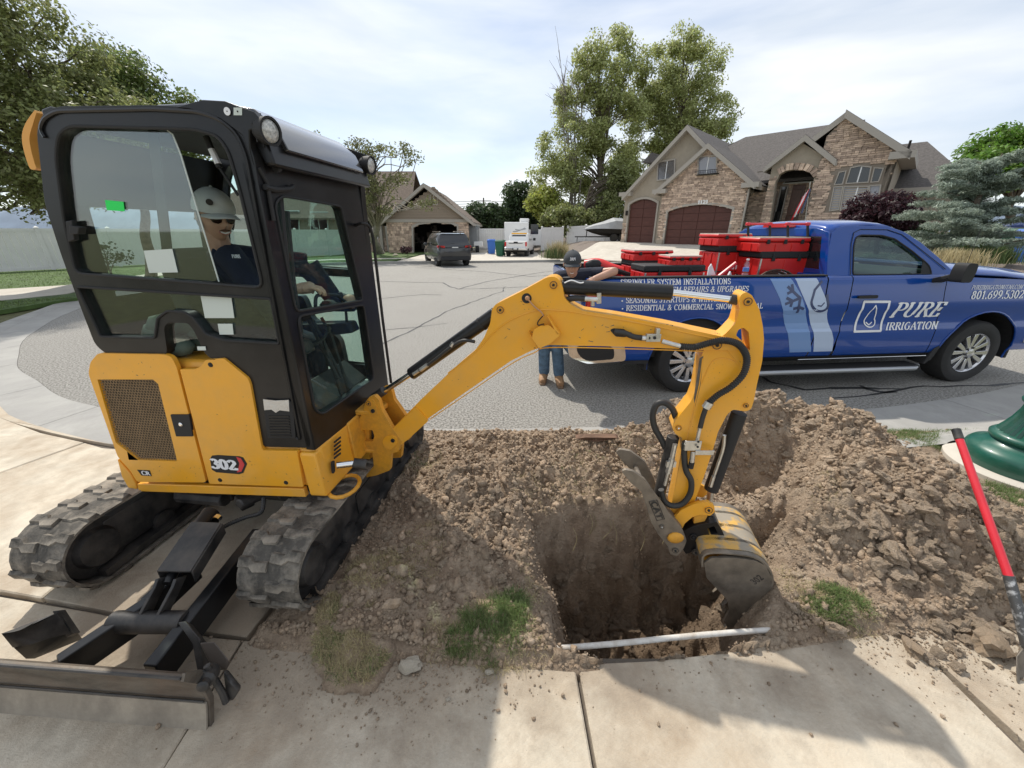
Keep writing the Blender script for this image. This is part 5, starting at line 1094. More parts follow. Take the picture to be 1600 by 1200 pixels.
lt0=G(70,930,.0);TL0=TR0+Lt*1.19-H*.03
track(TL0,.30)
def U(x,y,z):return TR0+H*x+Lt*y+UZ*z  # undercarriage frame: x along heading, y to the left track, z up
b=MB();b.prism([U(.50,.15,.22),U(1.15,.15,.22),U(1.15,.98,.22),U(.50,.98,.22)],(0,0,.14));b.build('undercarriage_beam',M['blackd'],EX,bevel=.01)
for x in(.62,1.0):b=MB();b.cyl(U(x,.1,.26),U(x,1.05,.26),.055,14);b.build('extension_tube',M['rust'],EX)
b=MB();c=SP(-.45,0,.45);b.lathe([(.30,.34),(.30,.40),(.33,.41),(.33,.46),(.2,.47)],c,(0,0,1),40);b.build('slew_ring',M['blackd'],EX)
b=MB();rr=random.Random(5)
for k in range(7):b.box(U(.42+rr.uniform(-.05,.1),.3+k*.09,.30+rr.uniform(-.03,.06)),(.07,.08,.07),Matrix.Rotation(rr.uniform(0,1),3,'Z'))
b.tube([U(.42,.4,.33),U(.30,.44,.35)],.03,10);b.tube([U(.40,.62,.30),U(.40,.92,.30)],.05,10);b.build('drive_fittings',M['blackd'],EX,bevel=.008)
b=MB();P_=spline([G(412,778,.40),G(408,800,.36),G(385,808,.33),G(360,818,.31),G(345,826,.30)],14)
b.tube(P_,.011,8,rs=[.012 if i%2 else .0095 for i in range(len(P_))]);b.build('hydraulic_hose',M['hose'],EX,smooth=20)
# blade arms, crossbar, cylinder with cover
def bar(nm,a,b_,w,h,m='black'):
 a=Vector(a);b_=Vector(b_);d=(b_-a);d.z=0;s=Vector((-d.y,d.x,0)).normalized()*w*.5;t=MB()
 t.add([a-s,a+s,b_+s,b_-s]+[p-Vector((0,0,h))for p in(a-s,a+s,b_+s,b_-s)],[(0,1,2,3),(7,6,5,4),(0,4,5,1),(1,5,6,2),(2,6,7,3),(3,7,4,0)]);return t.build(nm,M[m],EX,bevel=.006)
bar('blade_arm',G(232,1040,.17),G(402,826,.26),.055,.13);bar('blade_arm',G(88,1030,.17),G(232,935,.22),.055,.12);bar('blade_arm',G(225,938,.22),G(300,872,.25),.055,.12)
b=MB();b.cyl(G(178,972,.17),G(290,972,.17),.045,18);b.build('arm_crossbar',M['blackd'],EX)
cv=[G(246,893,.33),G(298,894,.33),G(346,818,.40),G(300,816,.40)]
b=MB();b.prism(cv,(0,0,.006));b.prism([cv[1],cv[2],cv[2]+Vector((0,0,-.06)),cv[1]+Vector((0,0,-.06))],Vector((.006,.002,0)));b.prism([cv[0],cv[3],cv[3]+Vector((0,0,-.06)),cv[0]+Vector((0,0,-.06))],Vector((-.006,.002,0)));CVR=b.build('cylinder_cover',M['blackd'],EX,bevel=.002)
for t_ in((312,830),(292,857)):
 b=MB();b.lathe([(.009,0),(.009,.006),(.005,.008)],G(*t_,.366 if t_[1]<840 else .355)+Vector((0,0,.004)),(0,0,1),8);b.build('bolt',M['steel'],CVR)
b=MB();b.cyl(G(272,880,.31),G(330,800,.37),.04,16);b.build('blade_cylinder',M['black'],EX)
b=MB();b.cyl(G(272,893,.29),G(262,912,.27),.022,14);b.build('blade_cylinder_rod',M['black'],EX)
b=MB();b.cyl(G(336,813,.40),G(341,808,.40),.02,10);b.build('hose_nut',M['chrome'],EX)
for dx in(0,28):
 b=MB();a=G(214+dx,968,.19);c=G(244+dx,908,.30);d=Vector((.006,0,0));b.prism([a+Vector((0,-.02,0)),a+Vector((.0,.06,-.02)),c+Vector((0,.05,-.02)),c+Vector((0,.0,.012)),c+Vector((0,-.025,-.01))],Vector((.014,0,0)));b.build('cylinder_bracket',M['blackd'],EX,bevel=.003)
 # blade: curved mouldboard
bd0=G(325,1135,.0);BX=(G(0,1108,.0)-bd0).normalized();BX.z=0;BX.normalize();BY=Vector((-BX.y,BX.x,0));BY=BY if BY.y>0 else-BY
def BL(x,y,z):return bd0+BX*x+BY*y+UZ*z
pr=[(-.005,.0),(.012,.045),(.028,.10),(.034,.16),(.028,.22),(.008,.275),(-.012,.30)]
BWd=1.16
b=MB();b.prism([BL(0,y,z)for y,z in pr]+[BL(0,y+.016,z)for y,z in pr[::-1]],BX*BWd);DB=b.build('dozer_blade',M['rust'],EX,bevel=.002,smooth=60)
b=MB();b.prism([BL(-.004,y-.008,z)for y,z in pr[:3]]+[BL(-.004,y,z)for y,z in pr[:3][::-1]],BX*(BWd+.008));b.build('cutting_edge',mat('scoured_blade_edge',(.33,.29,.235),.6,.3,var=.2,vscale=6,bump=.2,dust=(.2,.17,.14),dscale=9,damt=.6),DB)
b=MB();b.tube([BL(.0,.022,.112),BL(BWd,.022,.112)],.004,6);b.tube([BL(.0,-.010,.298),BL(BWd,-.010,.298)],.006,6);b.build('blade_weld',M['blackd'],DB)
b=MB();b.prism([BL(0,.016,.0),BL(0,.05,.1),BL(0,.05,.25),BL(0,.0,.31),BL(0,-.015,.29),BL(0,.03,.2),BL(0,.03,.1),BL(0,.0,.0)],-BX*.012);b.build('blade_end_plate',M['rust'],DB)
# folded blade extensions with pins
b=MB();a=G(312,1050,.22)
b.prism([G(277,972,.26),G(290,970,.26),G(312,998,.22),G(318,1046,.10),G(308,1050,.10),G(300,1005,.2)],(0,.02,-.05));b.build('blade_extension',M['blackd'],DB,bevel=.004)
b=MB();b.prism([G(311,1003,.22),G(335,1002,.22),G(357,1030,.15),G(352,1040,.13),G(330,1040,.14)],(0,0,-.03));b.build('extension_flap',mat('brown_steel',(.12,.10,.085),.5,.3),DB,bevel=.006)
b=MB();b.lathe([(.026,-.03),(.03,-.02),(.03,.02),(.02,.03),(.02,.05),(.012,.055)],BL(-.015,.06,.2),Vector((.3,-1,.3)),14);b.tube([BL(-.01,.07,.24),BL(-.04,.06,.1),BL(-.05,.05,.06)],.012,8);b.build('extension_pin',M['steel' if 0 else 'blackd'],DB)
b=MB();c=BL(-.035,.06,.11);b.prism([c+BY*.03+UZ*.06,c-BX*.05+UZ*.05,c-BX*.07+UZ*.0,c-BX*.03-UZ*.06,c-UZ*.07],BY*.02);b.build('lifting_eye',M['blackd'],DB,bevel=.01)
b=MB();P_=spline([G(2,990,.20),G(30,985,.24),G(62,968,.24),G(88,958,.24)],4);Q_=spline([G(20,1012,.12),G(45,1008,.14),G(85,995,.14),G(112,990,.14)],4)
b.prism(P_+Q_[::-1],(0,.02,-.015));b.prism([G(82,955,.24),G(91,954,.24),G(115,990,.14),G(104,996,.12)],(0,.02,-.02));b.build('blade_extension',M['blackd'],DB,bevel=.003)
b=MB();b.prism([G(20,1012,.14),G(110,988,.14),G(118,998,.06),G(40,1030,.06)],(0,.02,-.03));b.build('blade_extension_foot',M['black'],DB,bevel=.003)
# ================================================================== THE BLUE PICKUP
K_=Plane(2.017,4.109,5.54)
BT=thing('pickup_truck',(2.9,5.0,0),'blue regular cab pickup with white lettering and red tool cases in its bed','pickup truck')
TW=1.95
PRZ=[.38,.42,.50,.60,.70,.735,.80,.90,.95,1.00,1.10,1.20,1.26,1.29,1.305]
PRO=[.05,.02,.008,.0,-.006,.006,.014,.006,-.010,-.006,.004,.018,.026,.040,.07]
def so(z):return float(np.interp(z,PRZ,PRO))
WR=.385
def zb(s):
 b=.40
 for c in(0.0,3.58):
  d=abs(s-c)
  if d<.50:b=max(b,.385+math.sqrt(max(0,.50**2-d*d))*1.0)
 return b
def zt(s):return 1.305 if s<2.9 else 1.305-.02-(s-2.9)*.045-.22*max(0,(s-4.1))**2/.1
def side(nm,s0,s1,m='blue',far=False,fs0=None,fs1=None):
 b=MB();n=max(2,int((s1-s0)/.035));zr=np.array(PRZ);rows=len(zr)
 for i in range(n+1):
  for k in range(rows):
   z=PRZ[k];a0=s0 if fs0 is None else fs0(z);a1=s1 if fs1 is None else fs1(z);s=a0+(a1-a0)*i/n
   z=min(max(z,zb(s)),zt(s));o=so(z)if not far else TW-so(z);b.v.append(tuple(K_.p(s,z,o)))
 b.f=[(i*rows+k,i*rows+k+1,(i+1)*rows+k+1,(i+1)*rows+k)for i in range(n)for k in range(rows-1)];b.mi=[0]*len(b.f)
 return b.build(nm,M[m],BT,smooth=40)
dfe=lambda z:2.83+.10*max(0,1.1-z)/.6+.03*math.sin((z-.4)*3)
bs_=side('bed_side',-1.21,1.405)
cs_=side('cab_corner',1.42,1.70)
dr_=side('door',1.712,2.9,fs0=lambda z:1.712+.02*(z<.6),fs1=dfe)
fd_=side('front_fender',2.91,4.42,fs0=lambda z:dfe(z)+.010,fs1=lambda z:4.42-.10*(1.3-z)*0)
side('bed_side',-1.21,1.405,far=True);side('cab_side_far',1.42,4.42,far=True)
KP=K_.p
# wheel house liners and lips
for c in(0.0,3.58):
 for nm,o0,o1 in(('wheel_house',.03,.34),('wheel_house',TW-.34,TW-.03)):
  b=MB();P_=[(c+.53*math.cos(t),.385+.53*math.sin(t))for t in[math.pi*k/16 for k in range(17)]]
  b.prism([KP(s,z,o0)for s,z in P_]+[KP(c-.53,.30,o0),KP(c-.50,.30,o0)]+[KP(c+.50*math.cos(math.pi-t),.385+.50*math.sin(math.pi-t),o0)for t in[math.pi*k/16 for k in range(17)]]+[KP(c+.5,.3,o0),KP(c+.53,.3,o0)],K_.n*(o1-o0));b.sheet([KP(c-.5,.1+.2,o1),KP(c+.5,.3,o1),KP(c+.5,.8,o1),KP(c-.5,.8,o1)]);b.build(nm,M['mattblack'],BT,smooth=0)
 b=MB();b.tube([KP(c+.502*math.cos(t),.385+.502*math.sin(t),so(.385+.502*math.sin(t))-.002)for t in[math.pi*(k-1)/18 for k in range(21)]],.011,6);b.build('wheel_arch_lip',M['blue'],BT,smooth=60)
 # underbody, bed floor and inner walls
b=MB();b.prism([KP(-1.1,.42,.12),KP(3.0,.42,.12),KP(3.0,.42,TW-.12),KP(-1.1,.42,TW-.12)],(0,0,.1));b.build('chassis',M['mattblack'],BT)
b=MB();b.prism([KP(-1.2,.74,.1),KP(1.38,.74,.1),KP(1.38,.74,TW-.1),KP(-1.2,.74,TW-.1)],(0,0,.03));b.build('bed_floor',M['blackd'],BT)
for o_ in(.085,TW-.105):
 b=MB();b.prism([KP(-1.2,.76,o_),KP(1.39,.76,o_),KP(1.39,1.30,o_),KP(-1.2,1.30,o_)],K_.n*.02);b.build('bed_inner_wall',M['mattblack'],BT)
for o_ in(.035,TW-.11):
 b=MB();b.prism([KP(-1.22,1.303,o_),KP(1.405,1.303,o_),KP(1.405,1.303,o_+.075),KP(-1.22,1.303,o_+.075)],(0,0,.016));b.build('bed_rail_cap',M['mattblack'],BT,bevel=.005)
b=MB();b.prism([KP(1.37,.76,.08),KP(1.40,.76,.08),KP(1.40,1.31,.08),KP(1.37,1.31,.08)],K_.n*(TW-.16));b.build('bed_front_wall',M['blue'],BT,bevel=.01)
b=MB();b.prism([KP(-1.23,.62,.07),KP(-1.18,.62,.07),KP(-1.18,1.30,.07),KP(-1.24,1.30,.07)],K_.n*(TW-.14));b.build('tailgate',M['blue'],BT,bevel=.015)
b=MB();b.prism([KP(-1.245,.75,.0),KP(-1.13,.78,-.004),KP(-1.14,1.20,.01),KP(-1.235,1.22,.01)],K_.n*.09);b.build('tail_light',M['taillight'],BT,bevel=.01)
b=MB();b.prism(rounded([KP(-1.43,.64,.02),KP(-.80,.62,-.008),KP(-.76,.42,.0),KP(-1.20,.40,.0),KP(-1.40,.48,.02)],.05),K_.n*1.9,);bm_=b.build('rear_bumper',M['chrome'],BT,bevel=.015)
b=MB();b.prism(rounded([KP(-1.33,.60,-.012),KP(-.92,.59,-.022),KP(-.90,.45,-.012),KP(-1.20,.435,-.012),KP(-1.30,.50,-.01)],.05),K_.n*.02);b.build('bumper_step',M['mattblack'],bm_,bevel=.01)
b=MB();b.prism([KP(-.83,.42,.012),KP(-.50,.42,.012),KP(-.50,.38,.012),KP(-.80,.38,.012)],K_.n*.08);b.build('lower_valance',M['mattblack'],BT)
# cab upper
def gh_(s,z,far=False):o=.075+(z-1.29)*.30;return KP(s,z,TW-o if far else o)
cab=[(1.43,1.29),(1.435,1.55),(1.47,1.74),(1.53,1.79),(1.62,1.81),(2.12,1.81),(2.34,1.745),(2.55,1.635),(2.78,1.48),(2.96,1.345),(2.98,1.29)]
win=[(1.735,1.31),(1.73,1.60),(1.75,1.69),(1.80,1.715),(2.06,1.712),(2.22,1.675),(2.44,1.55),(2.66,1.40),(2.70,1.31)]
for far in(False,True):
 b=MB();b.prism([gh_(s,z,far)for s,z in rounded([(a,c,0)for a,c in cab],.02,2)for s,z in[(s,z)]]if 0 else[gh_(s,z,far)for s,z in cab],K_.n*(.04 if not far else-.04),[[gh_(p.x,p.y,far)for p in rounded([(a,c,0)for a,c in win],.03)]]);cf=b.build('cab_pillars',M['blue'],BT,bevel=.004)
 b=MB();P_=[gh_(s,z,far)+K_.n*(.02 if not far else-.02)for s,z in win];b.prism(P_,K_.n*.004);b.build('side_window',M['carglass'],BT,smooth=0)
 b=MB();P_=[gh_(p.x,p.y,far)+K_.n*(-.002 if not far else .002)for p in rounded([(a,c,0)for a,c in win],.03)];b.tube(P_+[P_[0]],.008,6,caps=False);b.build('window_trim',M['mattblack'],cf)
b=MB();b.prism([gh_(2.56,1.30),gh_(2.60,1.30),gh_(2.62,1.44),gh_(2.58,1.47)],K_.n*-.004);b.prism([gh_(2.60,1.30),gh_(2.71,1.30),gh_(2.66,1.40),gh_(2.62,1.44)],K_.n*-.003);b.build('quarter_trim',M['mattblack'],BT,smooth=0)
b=MB();b.tube([gh_(1.70,1.31)-K_.n*.01,gh_(1.695,1.62)-K_.n*.006,gh_(1.72,1.74)-K_.n*.006,gh_(1.80,1.775)-K_.n*.006,gh_(2.12,1.77)-K_.n*.006,gh_(2.30,1.72)-K_.n*.006,gh_(2.86,1.36)-K_.n*.01],.0035,5);b.build('door_gap',M['mattblack'],BT)
# roof skin (arched) and windscreen, rear window
rs_=[(1.455,1.72,.21),(1.50,1.785,.225),(1.60,1.81,.235),(1.90,1.825,.235),(2.12,1.812,.235),(2.20,1.79,.235)]
b=MB();nn=12
for(s,z,o)in rs_:
 for k in range(nn+1):
  t=k/nn;b.v.append(tuple(KP(s,z+.05*(1-(2*t-1)**4)-.0+.015*math.sin(math.pi*t),o+(TW-2*o)*t)))
b.f=[(i*(nn+1)+k,i*(nn+1)+k+1,(i+1)*(nn+1)+k+1,(i+1)*(nn+1)+k)for i in range(len(rs_)-1)for k in range(nn)];b.mi=[0]*len(b.f);b.build('roof',M['blue'],BT,smooth=60,solid=.02)
b=MB();b.prism([KP(2.20,1.81,.26),KP(2.94,1.36,.12),KP(2.94,1.36,TW-.12),KP(2.20,1.81,TW-.26)],(0,0,-.01));b.build('windscreen',M['carglass'],BT,smooth=0)
b=MB();b.prism([KP(1.44,1.29,.08),KP(1.44,1.745,.22),KP(1.44,1.79,.4),KP(1.44,1.79,TW-.4),KP(1.44,1.745,TW-.22),KP(1.44,1.29,TW-.08)],K_.u*.02,[[KP(1.44,1.36,.22),KP(1.44,1.70,.30),KP(1.44,1.70,TW-.30),KP(1.44,1.36,TW-.22)]]);b.build('cab_back',M['blue'],BT,bevel=.004)
b=MB();b.prism([KP(1.445,1.35,.21),KP(1.445,1.71,.29),KP(1.445,1.71,TW-.29),KP(1.445,1.35,TW-.21)],K_.u*.006);b.build('rear_window',M['darkglass'],BT,smooth=0)
b=MB();b.prism(rounded([KP(1.40,1.80,TW/2-.24),KP(1.40,1.845,TW/2-.22),KP(1.40,1.845,TW/2+.22),KP(1.40,1.80,TW/2+.24)],.01),K_.u*.07);b.build('third_brake_light',M['taillight'],BT,bevel=.006)
# interior: seat, steering wheel, visor, mirror
b=MB();b.prism([KP(1.56,.9,.25),KP(1.60,1.52,.25),KP(1.72,1.54,.25),KP(1.80,1.0,.25)],K_.n*1.45);b.build('bench_seat',M['fabric'],BT,bevel=.05,seg=3)
for o_ in(.55,1.4):b=MB();b.prism([KP(1.60,1.50,o_-.13),KP(1.60,1.66,o_-.12),KP(1.68,1.66,o_-.12),KP(1.68,1.5,o_-.13)],K_.n*.26);b.build('headrest',M['fabric'],BT,bevel=.03,seg=3)
b=MB();b.prism([KP(2.45,1.0,.15),KP(2.45,1.30,.15),KP(2.60,1.36,.15),KP(2.95,1.34,.15),KP(2.95,1.0,.15)],K_.n*1.65);b.build('dashboard',mat('grey_dash',(.10,.11,.115),.7),BT,bevel=.04)
b=MB();c=KP(2.38,1.36,1.38);b.tube([c+K_.n*(.19*math.cos(t))+Vector((0,0,.18*math.sin(t)))+K_.u*(.08*math.sin(t))for t in[k*math.pi/10 for k in range(21)]],.015,8);b.build('steering_wheel',M['mattblack'],BT)
b=MB();b.prism([KP(2.10,1.73,.35),KP(2.26,1.66,.35),KP(2.27,1.67,.75),KP(2.11,1.74,.75)],(0,0,.015));b.prism([KP(2.3,1.66,.86),KP(2.3,1.60,.86),KP(2.3,1.60,1.09),KP(2.3,1.66,1.09)],K_.u*.02);b.build('sun_visor',M['mattblack'],BT)
# bonnet, front end
b=MB();hh=[(2.90,1.36,.10),(3.1,1.375,.085),(3.6,1.35,.08),(4.1,1.30,.08),(4.32,1.22,.1),(4.42,1.08,.12)]
for(s,z,o)in hh:
 for k in range(nn+1):
  t=k/nn;e=abs(2*t-1);b.v.append(tuple(KP(s,z-.06*e**6+.03*(1-e**2)+(.015 if .35<e<.8 else 0),o-.03+(TW-2*o+.06)*t)))
b.f=[(i*(nn+1)+k,i*(nn+1)+k+1,(i+1)*(nn+1)+k+1,(i+1)*(nn+1)+k)for i in range(len(hh)-1)for k in range(nn)];b.mi=[0]*len(b.f);b.build('bonnet',M['blue'],BT,smooth=60,solid=.02)
b=MB();b.prism([KP(4.40,.55,.06),KP(4.46,.60,.06),KP(4.46,1.10,.06),KP(4.40,1.15,.06)],K_.n*(TW-.12));b.build('grille',M['mattblack'],BT,bevel=.02)
b=MB();b.prism(rounded([KP(4.18,.50,-.01),KP(4.60,.46,.03),KP(4.60,.68,.03),KP(4.20,.66,-.01)],.04),K_.n*(TW-.04));b.build('front_bumper',M['chrome'],BT,bevel=.02)
b=MB();b.prism([KP(4.25,.9,.02),KP(4.45,.9,.04),KP(4.45,1.08,.05),KP(4.27,1.1,.03)],K_.n*.35);b.build('headlight',M['darkglass'],BT,bevel=.02)
# running board, mud flap, handle, mirror, aerial
b=MB();b.tube([KP(.58,.25,.03),KP(.66,.235,-.035),KP(2.80,.235,-.045),KP(2.90,.245,.02)],.028,10);rb=b.build('running_board',mat('silver_step',(.42,.43,.44),.35,.6),BT,smooth=60)
b=MB();b.prism([KP(.62,.268,-.04),KP(2.86,.268,-.04),KP(2.86,.268,.14),KP(.62,.268,.14)],(0,0,-.02));b.build('step_tread',M['mattblack'],rb)
b=MB();b.prism([KP(.56,.40,.02),KP(3.0,.40,.02),KP(3.0,.33,.10),KP(.56,.33,.10)],K_.n*.06);b.build('sill',M['mattblack'],BT)
b=MB();b.tube([KP(1.3,.372,.005),KP(2.95,.372,.005)],.004,5);b.build('sill_strip',M['chrome'],BT)
b=MB();b.prism([KP(3.03,.46,.0),KP(3.10,.50,.0),KP(3.06,.36,.0),KP(2.98,.26,.0),KP(2.95,.27,.0)],K_.n*.2);b.build('mud_flap',M['mattblack'],BT,bevel=.01)
b=MB();b.prism(rounded([KP(1.77,1.07,so(1.07)-.02),KP(2.0,1.07,so(1.07)-.02),KP(2.0,1.105,so(1.07)-.02),KP(1.77,1.10,so(1.07)-.02)],.012),K_.n*-.022);b.build('door_handle',M['mattblack'],BT,bevel=.006)
b=MB();c=KP(2.72,1.33,-.12)
b.prism(rounded([c+K_.u*x+Vector((0,0,z))for x,z in[(-.06,-.08),(.07,-.08),(.08,.03),(.07,.11),(-.04,.12),(-.06,.06)]],.03),K_.n*-.11+K_.u*.02);mr_=b.build('wing_mirror',M['mattblack'],BT,bevel=.02,seg=3)
b=MB();b.prism([KP(2.66,1.26,.05),KP(2.80,1.26,.05),KP(2.80,1.34,-.14),KP(2.68,1.34,-.14)],(0,0,-.05));b.build('mirror_arm',M['mattblack'],mr_,bevel=.01)
b=MB();b.tube([KP(3.15,1.35,.12),KP(3.14,1.78,.12)],.003,5);b.build('aerial',M['mattblack'],BT)
b=MB();b.prism([KP(1.405,.45,.06),KP(1.42,.45,.06),KP(1.42,1.3,.06),KP(1.405,1.3,.06)],K_.n*.2);b.build('body_gap',M['mattblack'],BT)
# wheels
def wheel(s,far=False,par=BT,pl=K_,r=WR,w=.26,rimr=.245,z=None,off=0.03,nspoke=6,rimm='rim'):
 c=pl.p(s,z or r-.008,off if not far else TW-off);ax=-pl.n if not far else pl.n;b=MB()
 b.lathe([(rimr,.0),(rimr+.015,.012),(r*.82,.018),(r*.95,.004),(r,-.03),(r,-w+.03),(r*.93,-w),(rimr,-w)],c,ax,44,caps=False);ty=b.build('tyre',M['tyre'],par,smooth=40)
 b=MB();b.lathe([(rimr*.99,.004),(rimr*1.0,-.004),(rimr*.93,-.02),(rimr*.90,-.10),(rimr*.3,-.11),(.001,-.11)],c,ax,32,caps=False);rm=b.build('rim',M[rimm],ty,smooth=30)
 if far:return
 b=MB();e1=ax.orthogonal().normalized();e2=ax.cross(e1)
 for k in range(nspoke):
  for dd in(-.13,.13):
   w_=2*math.pi*k/nspoke+dd;r1=e1*math.cos(w_)+e2*math.sin(w_);w2=2*math.pi*k/nspoke+dd*1.9;r2=e1*math.cos(w2)+e2*math.sin(w2);t1=ax.cross(r1);t2=ax.cross(r2)
   b.add([c+r1*.05-t1*.017+ax*-.012,c+r1*.05+t1*.017+ax*-.012,c+r2*rimr*.95+t2*.026+ax*-.004,c+r2*rimr*.95-t2*.026+ax*-.004]+[c+r1*.05-t1*.017-ax*.07,c+r1*.05+t1*.017-ax*.07,c+r2*rimr*.95+t2*.026-ax*.05,c+r2*rimr*.95-t2*.026-ax*.05],[(0,1,2,3),(7,6,5,4),(0,4,5,1),(1,5,6,2),(3,2,6,7),(0,3,7,4)])
 b.build('spokes',M[rimm],rm,bevel=.004,kind='stuff')
 b=MB();b.lathe([(.085,-.03),(.082,-.012),(.05,-.008),(.048,.006),(.02,.012),(.001,.012)],c,ax,20);b.build('hub',M[rimm],rm)
 b=MB()
 for k in range(6):w_=2*math.pi*(k+.5)/6;rr_=e1*math.cos(w_)+e2*math.sin(w_);b.lathe([(.012,-.02),(.012,.001),(.008,.003)],c+rr_*.066,ax,8)
 b.build('wheel_nuts',M['mattblack'],rm,kind='stuff')
 b=MB();b.lathe([(rimr*.88,-.098),(.08,-.102)],c,ax,24);b.build('brake_disc',M['dark'],rm)
for s in(0.0,3.58):wheel(s);wheel(s,True)
# lettering and stripes on the side
def sf(a,b_,l):return KP(a,b_,so(b_)-.0035-l)
def kdec(px0,py0,px1,h,text,par,th=.17,shear=0,m='print_w',thin=.08):
 s0,z0=K_.sz(px0,py0,so(1.1));s1,_=K_.sz(px1,py0,so(1.1));return lettering(text,sf,s0,z0,h,s1-s0,thick=th*.95,thin=thin,shear=shear).build('lettering',M[m],par,smooth=0)
kdec(963,446.5,1143,.058,'* SPRINKLER SYSTEM INSTALLATIONS',bs_)
kdec(963,458.5,1169,.056,'* SPRINKLER SYSTEM REPAIRS & UPGRADES',bs_,shear=.12)
kdec(970,473.5,1163,.056,'* SEASONAL STARTUPS & WINTERIZATION',bs_,shear=0)
kdec(970,485.5,1189,.056,'* RESIDENTIAL & COMMERCIAL SNOW REMOVAL',bs_)
s0,z0=K_.sz(1391,496);s1,_=K_.sz(1467,496);lettering('PURE',sf,s0-.01,z0,.165,s1-s0,thick=.19,thin=.075,shear=.22).build('lettering',M['print_w'],dr_,smooth=0)
s0,z0=K_.sz(1382,515.5);s1,_=K_.sz(1463,514);lettering('IRRIGATION',sf,s0,z0,.082,s1-s0,thick=.18,thin=.075,shear=.12).build('lettering',M['print_w'],dr_,smooth=0)
s0,z0=K_.sz(1519,452);s1,_=K_.sz(1598,451);lettering('PUREIRRIGATIONUTAH.COM',sf,s0,z0-.004,.045,s1-s0,thick=.13,thin=.07,shear=.25).build('lettering',M['print_w'],fd_,smooth=0)
s0,z0=K_.sz(1516,466);s1,_=K_.sz(1598,464);lettering('801.699.5302',sf,s0,z0-.008,.088,s1-s0,thick=.17,thin=.07).build('lettering',M['print_w'],fd_,smooth=0)
def strokes(nm,paths,w,m,par,lift=.003,pl=None):
 b=MB();n=0
 for P_ in paths:
  for a,c in zip(P_[:-1],P_[1:]):
   (sa,za),(sc,zc)=K_.sz(*a,so(1.0)),K_.sz(*c,so(1.0));dx,dz=sc-sa,zc-za;L=math.hypot(dx,dz)
   if L<1e-6:continue
   nx,nz=-dz/L*w/2,dx/L*w/2;ex,ez=dx/L*w*.25,dz/L*w*.25;n+=1;l=lift+.0002*(n%8)
   A0,A1,C1,C0_=[Vector(q)for q in[(sa-ex+nx,za-ez+nz),(sa-ex-nx,za-ez-nz),(sc+ex-nx,zc+ez-nz),(sc+ex+nx,zc+ez+nz)]];mm=max(1,int(L/.02))
   for k in range(mm):b.add([KP(q.x,q.y,so(q.y)-l)for q in(A0 .lerp(C0_,k/mm),A1 .lerp(C1,k/mm),A1 .lerp(C1,(k+1)/mm),A0 .lerp(C0_,(k+1)/mm))],[(0,1,2,3)])
 return b.build(nm,M[m],par,smooth=0)
def band(nm,L_,R_,m,lift=.0015,s_lim=None):
 l=[K_.sz(*p,so(1.0))for p in L_];r=[K_.sz(*p,so(1.0))for p in R_];zs=sorted(set([z for z in PRZ if .45<z<1.29]+[1.285,.46]+list(np.linspace(.46,1.285,24))));lz=sorted((z,s)for s,z in l);rz=sorted((z,s)for s,z in r);b=MB();vs=[]
 for z in zs:vs+=[KP(float(np.interp(z,[q[0]for q in lz],[q[1]for q in lz])),z,so(z)-lift),KP(float(np.interp(z,[q[0]for q in rz],[q[1]for q in rz])),z,so(z)-lift)]
 b.add(vs,[(2*i,2*i+1,2*i+3,2*i+2)for i in range(len(zs)-1)]);return b.build(nm,M[m],BT,smooth=0)
band('vinyl_stripe',[(1206,433),(1219,466),(1232,527),(1236,556)],[(1239,433),(1253,461),(1264,508),(1270,556)],'stripe1',.0020)
band('vinyl_stripe',[(1246,433),(1253,455),(1264,487),(1272,524),(1273,556)],[(1280,433),(1291,466),(1294,498),(1303,530),(1302,556)],'stripe2',.0020)
z4=lambda pts:[(1180+x/3.81,330+y/3.81)for x,y in pts]
strokes('snowflake_mark',[z4([(270,518),(205,452)]),z4([(230,440),(232,475),(200,490)]),z4([(268,518),(182,552)]),z4([(192,518),(222,534),(210,565)]),z4([(270,520),(250,602)]),z4([(228,580),(262,572),(285,582)])],.030,'dkblue',BT,.0032)
strokes('water_drop_mark',[z4([(410,420),(362,470)]+[(385+50*math.cos(rad(t)),548+48*math.sin(rad(t)))for t in range(205,-30,-15)]+[(432,500)])],.028,'dkblue',BT,.0032)
strokes('water_drop_mark',[z4([(372,562),(392,565),(412,545)])],.014,'dkblue',BT,.0032)
strokes('logo_frame',[[(1335,518),(1350.5,471.5),(1390,471.5),(1375.5,517),(1335,518)]],.026,'print_w',dr_,.0035)
strokes('logo_drop',[[(1368,477),(1361,486)]+[(1360.5+8.5*math.cos(rad(t)),503+8.5*math.sin(rad(t)))for t in range(205,-40,-18)]+[(1370,490),(1368,477)]],.013,'print_w',dr_,.0035)
strokes('logo_drop',[[(1355,504),(1359,508),(1364,504)]],.012,'print_w',dr_,.0035)
